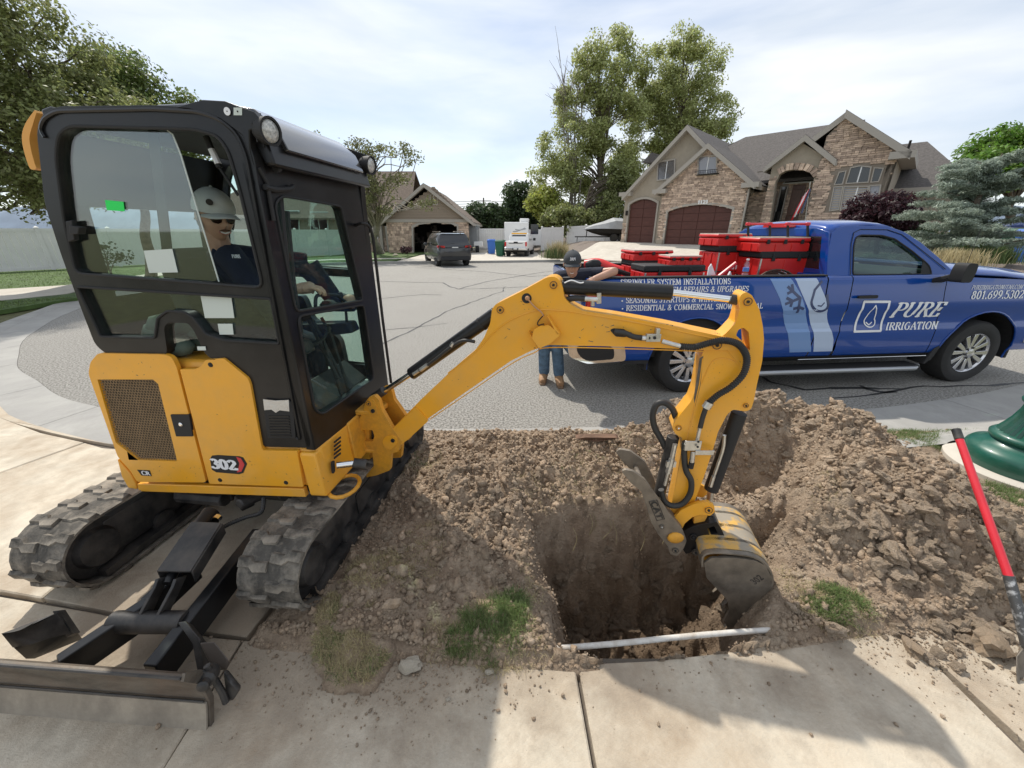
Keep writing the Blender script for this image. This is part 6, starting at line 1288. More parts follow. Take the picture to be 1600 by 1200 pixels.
# ================================================================== LOAD IN THE BED
def case(px0,py0,px1,py1,off,depth,label,lid='red',body='red',rot=0,latches=2,cat='tool case',strips=False,z0=None,cream=True):
 """a tool case whose near face spans the given pixels at depth off inside the bed"""
 s0,z1=K_.sz(px0,py0,off);s1,zz=K_.sz(px1,py1,off);z0_=zz if z0 is None else z0;h=z1-z0_;w=s1-s0;hl=min(.07,h*.28)
 t=thing('tool_case',KP((s0+s1)/2,z0_,off+depth/2),label,cat,'red tool cases loaded in the truck bed')
 b=MB();b.prism([KP(s0,z0_,off),KP(s1,z0_,off),KP(s1,z1-hl-.006,off),KP(s0,z1-hl-.006,off)],K_.n*depth);b.build('body',M[body],t,bevel=.012)
 b=MB();b.prism([KP(s0-.006,z1-hl,off-.006),KP(s1+.006,z1-hl,off-.006),KP(s1+.006,z1,off-.006),KP(s0-.006,z1,off-.006)],K_.n*(depth+.012));ld=b.build('lid',M[lid],t,bevel=.014)
 if cream:  # pale sheet that paints the bright reflection on the lid top
  b=MB();b.prism([KP(s0+.004,z1-.004,off+.004),KP(s1-.004,z1-.004,off+.004),KP(s1-.004,z1-.004,off+depth-.004),KP(s0+.004,z1-.004,off+depth-.004)],(0,0,.014));b.build('lid_reflection',mat('case_top_reflection',(.52,.44,.38),.55,var=.2,vscale=8),ld,bevel=.002)
 n=latches
 for k in range(n):
  x=s0+w*(k+.5)/n;b=MB();b.prism([KP(x-.02,z1-hl*1.5,off-.016),KP(x+.02,z1-hl*1.5,off-.016),KP(x+.015,z1-hl*.35,off-.016),KP(x-.015,z1-hl*.35,off-.016)],K_.n*.012);b.build('latch',M['mattblack'],t,bevel=.003)
 for k in range(n+1):
  x=s0+w*k/n*.96+w*.02;b=MB();b.prism([KP(x-.008,z0_+.01,off-.008),KP(x+.008,z0_+.01,off-.008),KP(x+.008,z1-hl-.02,off-.008),KP(x-.008,z1-hl-.02,off-.008)],K_.n*.01);b.build('rib',M[body],t,bevel=.003)
 if h>.16:
  b=MB();b.prism([KP(s0+w*.3,z0_+h*.30,off-.012),KP(s0+w*.7,z0_+h*.30,off-.012),KP(s0+w*.7,z0_+h*.42,off-.012),KP(s0+w*.3,z0_+h*.42,off-.012)],K_.n*.01);b.build('carry_handle',M['mattblack'],t,bevel=.004)
 for zf_ in(.36,.62):
  if h>.16:b=MB();b.prism([KP(s0-.003,z0_+h*zf_,off-.004),KP(s1+.003,z0_+h*zf_,off-.004),KP(s1+.003,z0_+h*zf_+.01,off-.004),KP(s0-.003,z0_+h*zf_+.01,off-.004)],K_.n*(depth+.008));b.build('seam',M['dark'],t)
 if h>.16:b=MB();b.prism([KP(s0+w*.42,z0_+h*.66,off-.006),KP(s0+w*.58,z0_+h*.66,off-.006),KP(s0+w*.58,z0_+h*.72,off-.006),KP(s0+w*.42,z0_+h*.72,off-.006)],K_.n*.004);b.build('name_label',M['print_w'],t)
 if strips:
  for x in(s0+.012,s1-.012):b=MB();b.prism([KP(x-.009,z0_,off-.012),KP(x+.009,z0_,off-.012),KP(x+.009,z1-hl-.01,off-.012),KP(x-.009,z1-hl-.01,off-.012)],K_.n*.008);b.build('metal_strip',M['steel'],t)
 for yk in(.3,.7):  # side face ribs (left end, seen from behind)
  b=MB();b.prism([KP(s0-.008,z0_+.01,off+depth*yk-.01),KP(s0-.008,z0_+.01,off+depth*yk+.01),KP(s0-.008,z1-hl-.02,off+depth*yk+.01),KP(s0-.008,z1-hl-.02,off+depth*yk-.01)],K_.u*.01);b.build('rib',M[body],t)
 return t,(s0,s1,z0_,z1)
zf=.78
case(1190,393,1258,440,.42,.42,'large red wheeled case with a black lid nearest the cab','mattblack',strips=True,z0=zf,cream=False,latches=2)
case(1188,372,1262,393.5,.42,.42,'red organizer case on the black lidded wheeled case nearest the cab',latches=3)
case(1124,384,1172,440,.80,.42,'tall red wheeled case in the middle of the bed behind the water bottle','mattblack',strips=True,z0=zf,cream=False)
case(1123,366,1172,384.5,.80,.42,'red organizer case on top of the middle wheeled case',latches=2)
case(992,407,1048,440,.95,.45,'tall red case with silver strips nearest the tailgate','mattblack',strips=True,z0=zf,cream=False)
case(991,392,1050,407.5,.95,.45,'flat red organizer topmost of the stack nearest the tailgate',latches=3)
case(1008,415,1098,440,.45,.40,'low red crate with a wide black lid beside the truck rail','mattblack',strips=True,z0=zf,cream=False)
case(1047,401,1096,415.4,.50,.30,'small red organizer sitting on the wide black lid',latches=4)
for(x0,x1,yt,yb,off,lab)in((1169,1203,350,374,.80,'pull-out handle of the middle red case with red corner grips'),(1231,1262,350,372,.48,'pull-out handle of the red case nearest the cab with red corner grips')):
 t=thing('case_handle',K_.at(x0,yb,off),lab,'handle','pull handles above the tool cases')
 for x in(x0,x1):b=MB();b.tube([K_.at(x,yb+20,off),K_.at(x,yt,off)],.014,6);b.build('post',M['mattblack'],t)
 b=MB();b.tube([K_.at(x0,yt,off),K_.at(x1,yt,off)],.013,8);b.build('grip',M['redp'],t)
 for x in(x0,x1):b=MB();c=K_.at(x,yt,off);b.box(c,(.05,.04,.035));b.build('corner_grip',M['redp'],t,bevel=.008)
 # coil of brown hose, bottle, red blower, sheet, cables
b=MB();c=KP(1.0,1.27,.27)
hp=[]
for k in range(9*24):a=2*math.pi*k/24;rr_=.27-.012*(k//24)+.006*math.sin(k*.7);hp.append(c+K_.u*rr_*math.cos(a)+K_.n*(.055*math.sin(a)*1+.008*(k//24-4))+Vector((0,0,-.24+rr_*.85*max(math.sin(a),-.25)+.1)))
b.tube(hp,.008,6);o=b.build('hose_coil',mat('brown_hose',(.09,.045,.03),.5),smooth=60);tag(o,'coiled brown hose lying in the bed by the truck rail','hose')
bc=K_.at(1163,433,.14)
t=thing('water_bottle',bc,'clear plastic water bottle with a blue and pink label on the bed rail','bottle')
b=MB();b.lathe([(.028,-.02),(.03,-.01),(.03,.10),(.027,.13),(.012,.165),(.011,.175)],bc,(0,0,1),18);b.build('bottle_body',M['clear'],t)
b=MB();b.lathe([(.0308,.06),(.0308,.10)],bc,(0,0,1),18);b.build('bottle_label',mat('blue_label',(.08,.2,.55),.5),t)
b=MB();b.lathe([(.0305,.0),(.0305,.04)],bc,(0,0,1),18);b.build('bottle_label',mat('pink_label',(.6,.25,.28),.5),t)
b=MB();b.lathe([(.014,.175),(.014,.19),(.001,.19)],bc,(0,0,1),14);b.build('cap',M['print_w'],t)
t=thing('leaf_blower',K_.at(950,425,1.2),'red and black power tool lying across the bed behind the worker','power tool')
b=MB();b.tube(spline([K_.at(915,414,1.3),K_.at(935,412,1.2),K_.at(955,420,1.1),K_.at(972,425,1.05)],5),.07,10,rs=None);b.build('housing',M['red'],t,smooth=60)
b=MB();b.ball(K_.at(928,414,1.15),.09,10,(1.3,.6,.8));b.tube([K_.at(955,420,.98),K_.at(985,430,.98)],.03,8);b.build('motor',M['mattblack'],t,kind='stuff')
t=thing('hand_pump',K_.at(1130,425,.3),'red hand tool with a long handle leaning against the middle case','tool')
b=MB();b.tube([K_.at(1122,433,.3),K_.at(1150,411,.3)],.022,8);b.build('handle',M['redp'],t)
b=MB();b.box(K_.at(1118,434,.3),(.12,.08,.06));b.build('head',M['red'],t,bevel=.02)
b=MB();a=[K_.at(x,y,.35)for x,y in[(1108,418),(1112,412),(1122,440),(1104,441)]];b.prism(a,K_.n*.02);b.prism([K_.at(x,y,.33)for x,y in[(1134,438),(1142,424),(1146,440)]],K_.n*.03);o=b.build('rag',M['print_w'],bevel=.004);tag(o,'crumpled white sheet tucked beside the red hand tool','rag',kind='stuff')
b=MB();b.tube(spline([K_.at(1262,370,.6),K_.at(1266,385,.5),K_.at(1268,410,.45),K_.at(1266,433,.4)],5),.009,6);o=b.build('strap',M['dark']);tag(o,'dark cord hanging beside the rear window of the blue truck','cord')
# ================================================================== PEOPLE
def remesh(o,v,sub=0):
 m=o.modifiers.new('remesh','REMESH');m.mode='VOXEL';m.voxel_size=v;m.use_smooth_shade=True
 s=o.modifiers.new('soften','SMOOTH');s.iterations=2;s.factor=.5;return o
def frame(fwd,up=(0,0,1)):
 f=Vector(fwd).normalized();l=Vector(up).cross(f).normalized();u=f.cross(l);m=Matrix.Identity(3)
 for i in range(3):m[i][0]=f[i];m[i][1]=l[i];m[i][2]=u[i]
 return m
def headverts(b,c,Fm,s=1.0):
 nU,nV=44,32;vs=[]
 for i in range(nV+1):
  th=math.pi*i/nV
  for k in range(nU):
   ph=2*math.pi*k/nU;d=Vector((math.sin(th)*math.cos(ph),math.sin(th)*math.sin(ph),math.cos(th)))
   x,y,z=d.x*.098,d.y*.076,d.z*.120
   if z<0:q=min(1,-z/.12);y*=1-.30*q**1.3;x=x*(1-.10*q)if x>0 else x*(1-.45*q)
   f=max(0,d.x)
   if f>0:
    g=lambda y0,z0,sy,sz_:math.exp(-((y-y0)/sy)**2-((z-z0)/sz_)**2)
    x+=.022*g(0,-.022,.011,.022)+.008*g(0,.0,.009,.03)+.006*g(0,-.068,.024,.011)+.008*g(0,-.100,.022,.018)+.006*g(0,.028,.05,.012)
    x-=.012*(g(.031,.004,.016,.014)+g(-.031,.004,.016,.014));x-=.003*g(0,-.05,.03,.005)
    x+=.005*(g(.042,-.03,.02,.02)+g(-.042,-.03,.02,.02))
   vs.append(c+Fm@(Vector((x,y,z))*s))
 b.add(vs,[(i*nU+k,(i+1)*nU+k,(i+1)*nU+(k+1)%nU,i*nU+(k+1)%nU)for i in range(nV)for k in range(nU)])
def head_parts(root,c,Fm,capm,shades=False,tash=False,smile=True,text=None,s=1.0,hairm='hair'):
 Q=lambda x,y,z:c+Fm@(Vector((x,y,z))*s)
 for sd in(1,-1):
  b=MB();b.ball(Q(-.005,sd*.077,-.005),.024*s,10,(.6,.35,1));b.build('ear',M['skin'],root,smooth=80)
 b=MB();b.tube([Q(.092,y,-.062+abs(y)*.38-.008)for y in(-.027,-.018,-.009,0,.009,.018,.027)],.0042*s,6);b.build('mouth',M['lip'],root)
 if smile:b=MB();b.tube([Q(.0945,y,-.058+abs(y)*.35-.007)for y in(-.02,-.01,0,.01,.02)],.0042*s,6);b.build('teeth',M['teeth'],root)
 if tash:b=MB();b.tube([Q(.1,y,-.047-abs(y)*.18)for y in(-.028,-.014,0,.014,.028)],.004*s,6,rs=[.002,.0045,.0045,.0045,.002]);b.build('moustache',mat('brown_moustache',(.10,.05,.03),.8),root)
 for sd in(1,-1):
  b=MB();b.ball(Q(.076,sd*.031,.004),.0125*s,10);e=b.build('eye',M['teeth'],root,smooth=80)
  b=MB();b.ball(Q(.0865,sd*.031,.003),.0045*s,8);b.build('pupil',M['dark'],e)
  b=MB();b.tube([Q(.092,sd*.014,.027),Q(.092,sd*.03,.031),Q(.082,sd*.048,.026)],.0035*s,5);b.build('eyebrow',M[hairm],root)
 if shades:
  g=MB();g.tube([Q(.098,.004,.008),Q(.098,-.004,.008)],.004*s,6)
  for sd in(1,-1):g.tube([Q(.092,sd*.057,.01),Q(-.01,sd*.080,.008)],.003*s,6)
  gl_=g.build('sunglasses',M['hair'],root)
  for sd in(1,-1):
   b=MB();b.prism([Q(.098-.014*max(0,abs(y)-.03)/.03,sd*y,z)for y,z in[(.006,.014),(.03,.020),(.056,.016),(.057,.002),(.048,-.014),(.028,-.018),(.012,-.010)]],Fm@Vector((.005*s,0,0)));b.build('lens',M['lens'],gl_,bevel=.002,smooth=0)
 b=MB()  # hair cap round the back and sides
 nU,nV=24,10;vs=[]
 for i in range(nV+1):
  th=math.pi*.16+math.pi*.5*i/nV
  for k in range(nU+1):
   ph=math.pi*.42+2*math.pi*.58*k/nU;d=Vector((math.sin(th)*math.cos(ph),math.sin(th)*math.sin(ph),math.cos(th)));vs.append(Q(d.x*.103,d.y*.082,d.z*.124-.004))
 b.add(vs,[(i*(nU+1)+k,(i+1)*(nU+1)+k,(i+1)*(nU+1)+k+1,i*(nU+1)+k+1)for i in range(nV)for k in range(nU)]);b.build('hair',M[hairm],root,smooth=80)
 b=MB();vs=[];nU,nV=30,12  # cap crown
 for i in range(nV+1):
  th=math.pi*.5*i/nV*1.04
  for k in range(nU):
   ph=2*math.pi*k/nU;d=Vector((math.sin(th)*math.cos(ph),math.sin(th)*math.sin(ph),math.cos(th)));fr=max(0,d.x);vs.append(Q(d.x*.112-.002,d.y*.091,.034+d.z*.105+.018*fr*max(0,d.z)**.5*(1-d.z)*2))
 b.add(vs,[(i*nU+k,(i+1)*nU+k,(i+1)*nU+(k+1)%nU,i*nU+(k+1)%nU)for i in range(nV)for k in range(nU)]);cp=b.build('cap',M[capm],root,smooth=80)
 b=MB();vs=[]
 for j,rx in enumerate((.0,.33,.66,1)):
  for k in range(13):
   y=(k/12*2-1);xx=.104*math.sqrt(max(0,1-(y*.82)**2));vs.append(Q(xx+rx*.075*math.sqrt(max(0,1-y**4))-.006,y*.082,.036-.010*rx-.020*y*y-.002*rx*rx))
 b.add(vs,[(j*13+k,j*13+k+1,(j+1)*13+k+1,(j+1)*13+k)for j in range(3)for k in range(12)]);b.build('brim',M[capm],cp,smooth=80,solid=.003)
 b=MB();b.ball(Q(-.002,0,.141),.007*s,8);b.build('button',M[capm],cp)
 if tash:
  b=MB();b.lathe([(.014,-.002),(.014,.002),(.001,.003)],Q(.098,-.052,.082),Fm@Vector((.8,-.55,.2)),16);b.build('round_patch',M['hair'],cp)
 if text:
  def cf(a,z,l):ph=a/.11;return Q(.1145*math.cos(ph)*math.sqrt(max(0,1-((z-.034)/.118)**2))+.006+l,-.093*math.sin(ph)*math.sqrt(max(0,1-((z-.034)/.13)**2)),z)
  lettering(text,cf,-.034,.070,.024,.068,thick=.2,thin=.13,serif=False,gap=.1).build('cap_lettering',M['print_w'],cp,smooth=0)
 return cp
def hand(b,wrist,d,palmn,curl=.6,s=1.0,side=1):
 """palm and five bent fingers; d = direction of the fingers, palmn = out of the palm"""
 d=Vector(d).normalized();n=(Vector(palmn)-d*Vector(palmn).dot(d)).normalized();t=d.cross(n)*side
 P=lambda a,c,e:wrist+(d*a+t*c+n*e)*s
 b.tube([P(-.02,0,0),P(.0,0,0),P(.03,0,0),P(.07,0,0),P(.088,0,.004)],.02*s,10,rs=[.024*s,.025*s,.030*s,.031*s,.022*s])
 b.ball(P(.05,.016,0),.024*s,8);b.ball(P(.05,-.016,0),.024*s,8)
 for i,(y,L)in enumerate(((.032,.070),(.011,.080),(-.011,.074),(-.031,.058))):
  p=P(.082,y,0);pts=[P(.05,y*.8,0),p];a=0
  for k,f in enumerate((.45,.32,.23)):
   a+=curl*(.55 if k==0 else .8);p=p+(d*math.cos(a)+n*math.sin(a)+t*y*.6)*(L*f*s);pts.append(p)
  b.tube(pts,.008*s,8,rs=[.0105*s,.0100*s,.0095*s,.0085*s,.0065*s])
 p=P(.015,.028,.005);pts=[P(.0,.012,0),p]
 for k,f in enumerate((.04,.03)):p=p+(d*(.75)+t*(.65-.5*k)+n*(.3+.5*k*curl)).normalized()*f*s;pts.append(p)
 b.tube(pts,.010*s,8,rs=[.017*s,.014*s,.0105*s,.008*s])
 # ---- operator in the cab
def SO(px,py,off):return S_.at(px,py,off)
hc=SO(336,338,.34);rt=thing('person',SP(-.45,.80,.40),'smiling operator in grey cap, sunglasses and navy shirt leaning forward in the excavator cab','person')
Fh=frame(S_.u*.90-S_.n*.46+Vector((0,0,-.22)),(0.12,-.05,1))
neck=hc+Vector((-.035,.03,-.13));chest=SO(372,430,.45)
shN=SO(352,398,.30);shF=SO(392,390,.66)
b=MB();headverts(b,hc,Fh,.94);b.tube([hc+Vector((-.03,.01,-.05)),neck+Vector((0,0,-.02)),neck+Vector((-.03,.03,-.10))],.052,12)
wr=F_.at(462,452,.16);hand(b,wr,F_.n*-.9+Vector((0,0,.1))+F_.u*.35,Vector((0,0,-1)),.75,1.0,1)
b.tube([wr,wr-F_.n*-.06+Vector((-.02,0,-.0))],.026,10)
remesh(b.build('body',M['skin'],rt,smooth=80),.0035)
head_parts(rt,hc,Fh,'greycap',shades=True,tash=True,s=.94)
b=MB();hip=SP(-.50,1.16,.42);ch=SP(-.34,1.48,.42);mid=SP(-.43,1.32,.42);uz=neck+Vector((-.03,.03,-.07))
b.tube([hip,mid,ch,uz],.16,18,rs=[.155,.15,.155,.07])
b.tube([uz+Vector((0,.02,-.03)),shN+Vector((-.02,.05,.0))],.08,12,rs=[.08,.068]);shF2=SP(-.22,1.57,.62)
b.tube([uz,shF2],.08,12,rs=[.08,.068])
shN2=shN+Vector((-.02,.05,.0));elN=SP(-.14,1.34,.20)
b.tube([shN2,shN2 .lerp(elN,.5),elN,elN.lerp(wr,.55),wr+F_.n*.05],.05,12,rs=[.068,.056,.05,.044,.034])
elF=SP(-.10,1.33,.68);b.tube([shF2,elF,SP(.0,1.34,.66)],.05,12,rs=[.066,.05,.04])
b.tube([uz+Vector((.0,-.0,.035)),uz+Vector((0,0,-.01))],.062,14,rs=[.060,.07])
sh=remesh(b.build('shirt',M['navy'],rt,smooth=80),.007)
b=MB();b.ball(SP(-.02,1.36,.66),.045,10);b.build('far_hand',M['skin'],rt,smooth=80)
b=MB();b.tube([hip,SP(-.34,1.16,.30),SP(-.16,1.13,.26),SP(-.14,.86,.26)],.08,12,rs=[.11,.085,.07,.05]);b.tube([hip,SP(-.38,1.16,.54),SP(-.24,1.13,.56),SP(-.26,.86,.56)],.08,12,rs=[.11,.085,.07,.05]);remesh(b.build('trousers',M['navy'],rt,smooth=80),.008)
tp=SO(356,402,.225)
c0=SO(357,405,.26);b=MB()
lettering('PURE',lambda a,z,l:S_.at(363,403,.235)+S_.u*a+Vector((0,0,z))-S_.n*l,0,0,.015,.046,thick=.2,thin=.12,serif=True).build('shirt_lettering',M['print_w'],rt,smooth=0)
# ---- worker leaning at the tail of the truck
rt=thing('person',(.44,4.32,0),'young worker in charcoal cap, dark tee and jeans leaning on the truck behind the boom','person')
f0,f1=G(851,598,0),G(875,603,0)
hipL=Vector((.40,4.50,.93));hipR=Vector((.58,4.50,.93));kL=Vector((.38,4.38,.50));kR=Vector((.53,4.38,.50))
aL=f0+Vector((.0,.10,.10));aR=f1+Vector((-.0,.13,.10))
b=MB();
b.tube([Vector((.49,4.54,.98)),hipL+Vector((0,0,-.05)),kL,aL+Vector((0,.02,.0))],.08,14,rs=[.13,.098,.072,.068]);b.tube([Vector((.49,4.54,.98)),hipR+Vector((0,0,-.05)),kR,aR+Vector((0,.02,.0))],.08,14,rs=[.13,.098,.072,.068])
remesh(b.build('jeans',M['jeans'],rt,smooth=80),.009)
for f,a,dx in((f0,aL,-.03),(f1,aR,.0)):
 b=MB();b.tube([a+Vector((0,.02,.06)),a+Vector((0,.02,-.02)),a+Vector((dx*.3,.0,-.045)),f+Vector((dx,-.02,.045)),f+Vector((dx,-.07,.038))],.05,12,rs=[.052,.056,.055,.048,.032]);bt=remesh(b.build('boot',M['boot'],rt,smooth=80),.006)
 b=MB();b.prism([a+Vector((-.042,.06,-.098)),a+Vector((.042,.06,-.098)),f+Vector((.046+dx,-.03,.0)),f+Vector((.03+dx,-.10,.0)),f+Vector((-.03+dx,-.10,.0)),f+Vector((-.046+dx,-.03,.0))],(0,0,.022));b.build('sole',M['sole'],bt,bevel=.006)
 b=MB()
 for k in range(4):b.tube([a+Vector((-.03,-.035-.02*k,.0-.012*k)),a+Vector((.03,-.038-.02*k,.0-.012*k))],.003,5)
 b.build('laces',M['sole'],bt,kind='stuff')
hc=W(894,413,4.05);Fh=frame(Vector((-.12,-.95,-.20)))
b=MB();headverts(b,hc,Fh,1.0);nk=hc+Vector((.02,.10,-.09));b.tube([hc+Vector((.0,.03,-.04)),nk,nk+Vector((.0,.06,-.05))],.055,12)
shl=W(872,434,4.22);shr=W(925,428,4.22)
elr=W(960,424,4.06);wrr=W(928,436,3.98);ell=W(866,450,4.05)
b.tube([shr.lerp(elr,.45),elr,elr.lerp(wrr,.5),wrr],.04,12,rs=[.048,.043,.038,.029]);hand(b,wrr,(wrr-elr)+Vector((0,-.02,-.03)),(0,0,-1),.5,1.0,-1)
remesh(b.build('body',M['skin'],rt,smooth=80),.005)
head_parts(rt,hc,Fh,'charcap',text='PURE')
b=MB();b.tube([Vector((.50,4.54,.95)),Vector((.53,4.52,1.08)),Vector((.56,4.40,1.24)),nk+Vector((0,.06,-.08))],.15,18,rs=[.14,.14,.13,.07]);b.tube([nk+Vector((0,.06,-.05)),shr],.08,12,rs=[.085,.07]);b.tube([nk+Vector((0,.06,-.05)),shl],.08,12,rs=[.085,.07]);b.tube([shr,shr.lerp(elr,.55)],.07,12,rs=[.068,.06]);b.tube([shl,ell,ell+Vector((.12,-.02,.02))],.06,12,rs=[.07,.05,.04])
remesh(b.build('tee_shirt',M['navy'],rt,smooth=80),.008)
# ================================================================== SMALL THINGS NEARBY
# green lamp base on its round pad
lc=Vector((LCX,LCY,0))
b=MB();b.lathe([(.42,-.05),(.42,.035),(.405,.045),(.01,.045)],lc,(0,0,1),60);o=b.build('concrete_pad',M['concrete2'],smooth=40);tag(o,'round pale concrete footing under the green lamp post','footing')
t=thing('street_lamp',lc+Vector((0,0,.045)),'dark green fluted cast iron lamp post base on a round concrete footing','lamp post');lb=lc+Vector((0,0,.045));KS=.64
for nm,pr,sg,fl,sm in(('base_plinth',[(.50,0),(.51,.02),(.515,.09),(.50,.12),(.47,.145),(.40,.165),(.36,.18),(.335,.20)],64,0,50),('base_ring',[(.335,.20),(.36,.215),(.365,.24),(.345,.255),(.32,.265)],64,0,50),('fluted_bell',[(.32,.265),(.285,.31),(.245,.37),(.215,.44),(.20,.50)],60,-.10,20),('collar',[(.20,.50),(.235,.515),(.245,.535),(.23,.555),(.20,.57),(.18,.59)],48,0,50),('shaft',[(.165,.59),(.14,.72),(.12,1.0),(.10,1.6),(.085,3.2)],40,-.06,20)):
 b=MB();b.lathe([(a*KS,h)for a,h in pr],lb,(0,0,1),sg,flute=fl);b.build(nm,M['lampgreen'],t,smooth=sm)
b=MB();b.tube([lc+Vector((-.19,-.19,.20)),lc+Vector((-.235,-.23,.14)),lc+Vector((-.245,-.235,.07))],.003,5);b.build('casting_seam',M['mattblack'],t)
# shovel with a red handle
A=G(1492,672,.0);
sa=W(1494,672,1.80);sb=W(1577,903,1.27);
t=thing('shovel',sb,'shovel with a bright red handle lying against the right end of the spoil heap','shovel')
d=(sb-sa).normalized()
b=MB();b.tube([sa+d*.05,sb],.0165,14);b.build('handle',M['redp'],t,smooth=60)
b=MB();b.tube([sa-d*.005,sa+d*.055],.019,12);b.build('grip',M['blackd'],t,bevel=.004)
b=MB();e=W(1607,1012,1.11);b.tube([sb-d*.01,sb.lerp(e,.5),e],.019,12,rs=[.019,.020,.022]);b.build('socket',mat('scuffed_socket',(.09,.09,.09),.5,.4,col2=(.5,.5,.5),vscale=30,ramp=(.5,.62)),t)
b=MB();u=(e-sb).normalized();sd=u.cross(Vector((0,0,1))).normalized();up=sd.cross(u);rows=[]
prof=[(0,.04),(.03,.075),(.12,.10),(.20,.085),(.26,.03),(.275,.0)]
for a,w_ in prof:
 for k in range(9):
  y=(k/8*2-1);rows.append(e+u*a+sd*y*w_+up*(-.03*(1-y*y)+.012))
b.add(rows,[(i*9+k,i*9+k+1,(i+1)*9+k+1,(i+1)*9+k)for i in range(len(prof)-1)for k in range(8)]);b.build('blade',M['worn'],t,smooth=60,solid=.004)
# ================================================================== WHEELED BINS
def bin_(px,py,Y,h,m,label,rz=0,z=None):
 p_=W(px,py,Y);p_.z=z if z is not None else p_.z;t=thing('wheeled_bin',p_,label,'bin');T=Matrix.Translation(p_)@Matrix.Rotation(rz,4,'Z');w,dp=h*.27,h*.32
 b=MB(T);b.add([(-w*.78,-dp*.7,.03),(w*.78,-dp*.7,.03),(w*.78,dp*.7,.03),(-w*.78,dp*.7,.03),(-w,-dp,h*.9),(w,-dp,h*.9),(w,dp,h*.9),(-w,dp,h*.9)],[(3,2,1,0),(4,5,6,7),(0,1,5,4),(1,2,6,5),(2,3,7,6),(3,0,4,7)]);b.build('body',M[m],t,bevel=.02)
 b=MB(T);b.bb((-w*1.07,-dp*1.07,h*.9),(w*1.07,dp*1.07,h*.93));b.add([(-w,-dp,h*.93),(w,-dp,h*.93),(w,dp*1.1,h*.93),(-w,dp*1.1,h*.93),(-w*.8,-dp*.8,h),(w*.8,-dp*.8,h),(w*.8,dp,h),(-w*.8,dp,h)],[(4,5,6,7),(0,1,5,4),(1,2,6,5),(2,3,7,6),(3,0,4,7)]);b.build('lid',M[m],t,bevel=.01)
 for sx in(-1,1):b=MB(T);b.cyl((sx*w*.95,dp*.65,.12),(sx*w*.8,dp*.65,.12),.12,14);b.build('wheel',M['tyre'],t)
 b=MB(T);b.tube([(-w*.8,dp*1.25,h*.88),(w*.8,dp*1.25,h*.88)],.02,6);b.build('handle',M[m],t)
bin_(768,391,33.5,1.15,'bluebin','blue wheeled bin by the white fence at the far end of the street',.2,.03)
bin_(782,396,30.5,1.15,'greenbin','green wheeled bin beside the far camper trailer',-.3,.03)
bin_(1577,407,15.6,1.15,'greenbin','dark green wheeled bin standing left of a blue one at the right edge',.35)
bin_(1597,411,14.6,1.15,'bluebin','blue wheeled bin cut by the right edge of the photo',.35)
# ================================================================== VINYL FENCES
def fence(nm,a,b_,h,n,label,z=.0,rails=True):
 a=Vector(a);b_=Vector(b_);t=thing(nm,(a+b_)/2,label,'fence');d=(b_-a);L=d.length;d.normalize();nn=Vector((-d.y,d.x,0));w=L/n
 for i in range(n+1):
  p_=a+d*w*i;b=MB();b.prism([p_-d*.065-nn*.065,p_+d*.065-nn*.065,p_+d*.065+nn*.065,p_-d*.065+nn*.065],(0,0,h+.06));b.add([p_-d*.085-nn*.085+Vector((0,0,h+.06)),p_+d*.085-nn*.085+Vector((0,0,h+.06)),p_+d*.085+nn*.085+Vector((0,0,h+.06)),p_-d*.085+nn*.085+Vector((0,0,h+.06)),p_+Vector((0,0,h+.13))],[(0,1,4),(1,2,4),(2,3,4),(3,0,4),(3,2,1,0)]);b.build('post',M['whitev'],t,smooth=0)
 for i in range(n):
  p0=a+d*(w*i+.07);p1=a+d*(w*(i+1)-.07);m=max(4,int((p1-p0).length/.19));b=MB()
  for k in range(m):
   q0=p0 .lerp(p1,k/m)+d*.004;q1=p0 .lerp(p1,(k+1)/m)-d*.004;b.prism([q0-nn*.012+Vector((0,0,.12)),q1-nn*.012+Vector((0,0,.12)),q1+nn*.012+Vector((0,0,.12)),q0+nn*.012+Vector((0,0,.12))],(0,0,h-.2))
  b.build('panel',M['whitev'],t,smooth=0,kind='stuff')
  for zz in(.05,h-.12):b=MB();b.prism([p0-nn*.025+Vector((0,0,zz)),p1-nn*.025+Vector((0,0,zz)),p1+nn*.025+Vector((0,0,zz)),p0+nn*.025+Vector((0,0,zz))],(0,0,.14));b.build('rail',M['whitev'],t,smooth=0)
 return t
fa=G(-40,428,.06);fb=G(95,421,.06);fd=(fb-fa).normalized()
fence('white_fence',(fa.x-fd.x*12,fa.y-fd.y*12,.04),(fa.x+fd.x*19,fa.y+fd.y*19,.04),1.83,13,'long white vinyl fence behind the lawn at the left')
def wf(x0,y0,x1,y1,Y0,Y1,h,n,lab):a=W(x0,y0,Y0);c=W(x1,y1,Y1);fence('white_fence',(a.x,a.y,a.z),(c.x,c.y,c.z),h,n,lab)
wf(748,389,790,389,38,38,1.75,1,'far white fence section behind the blue bin')
wf(846,392,878,391,36,36.5,1.9,2,'white gate section behind the white pickup')
wf(886,386,975,384,38,34.5,1.75,3,'white fence section under the big trees beside the boat')
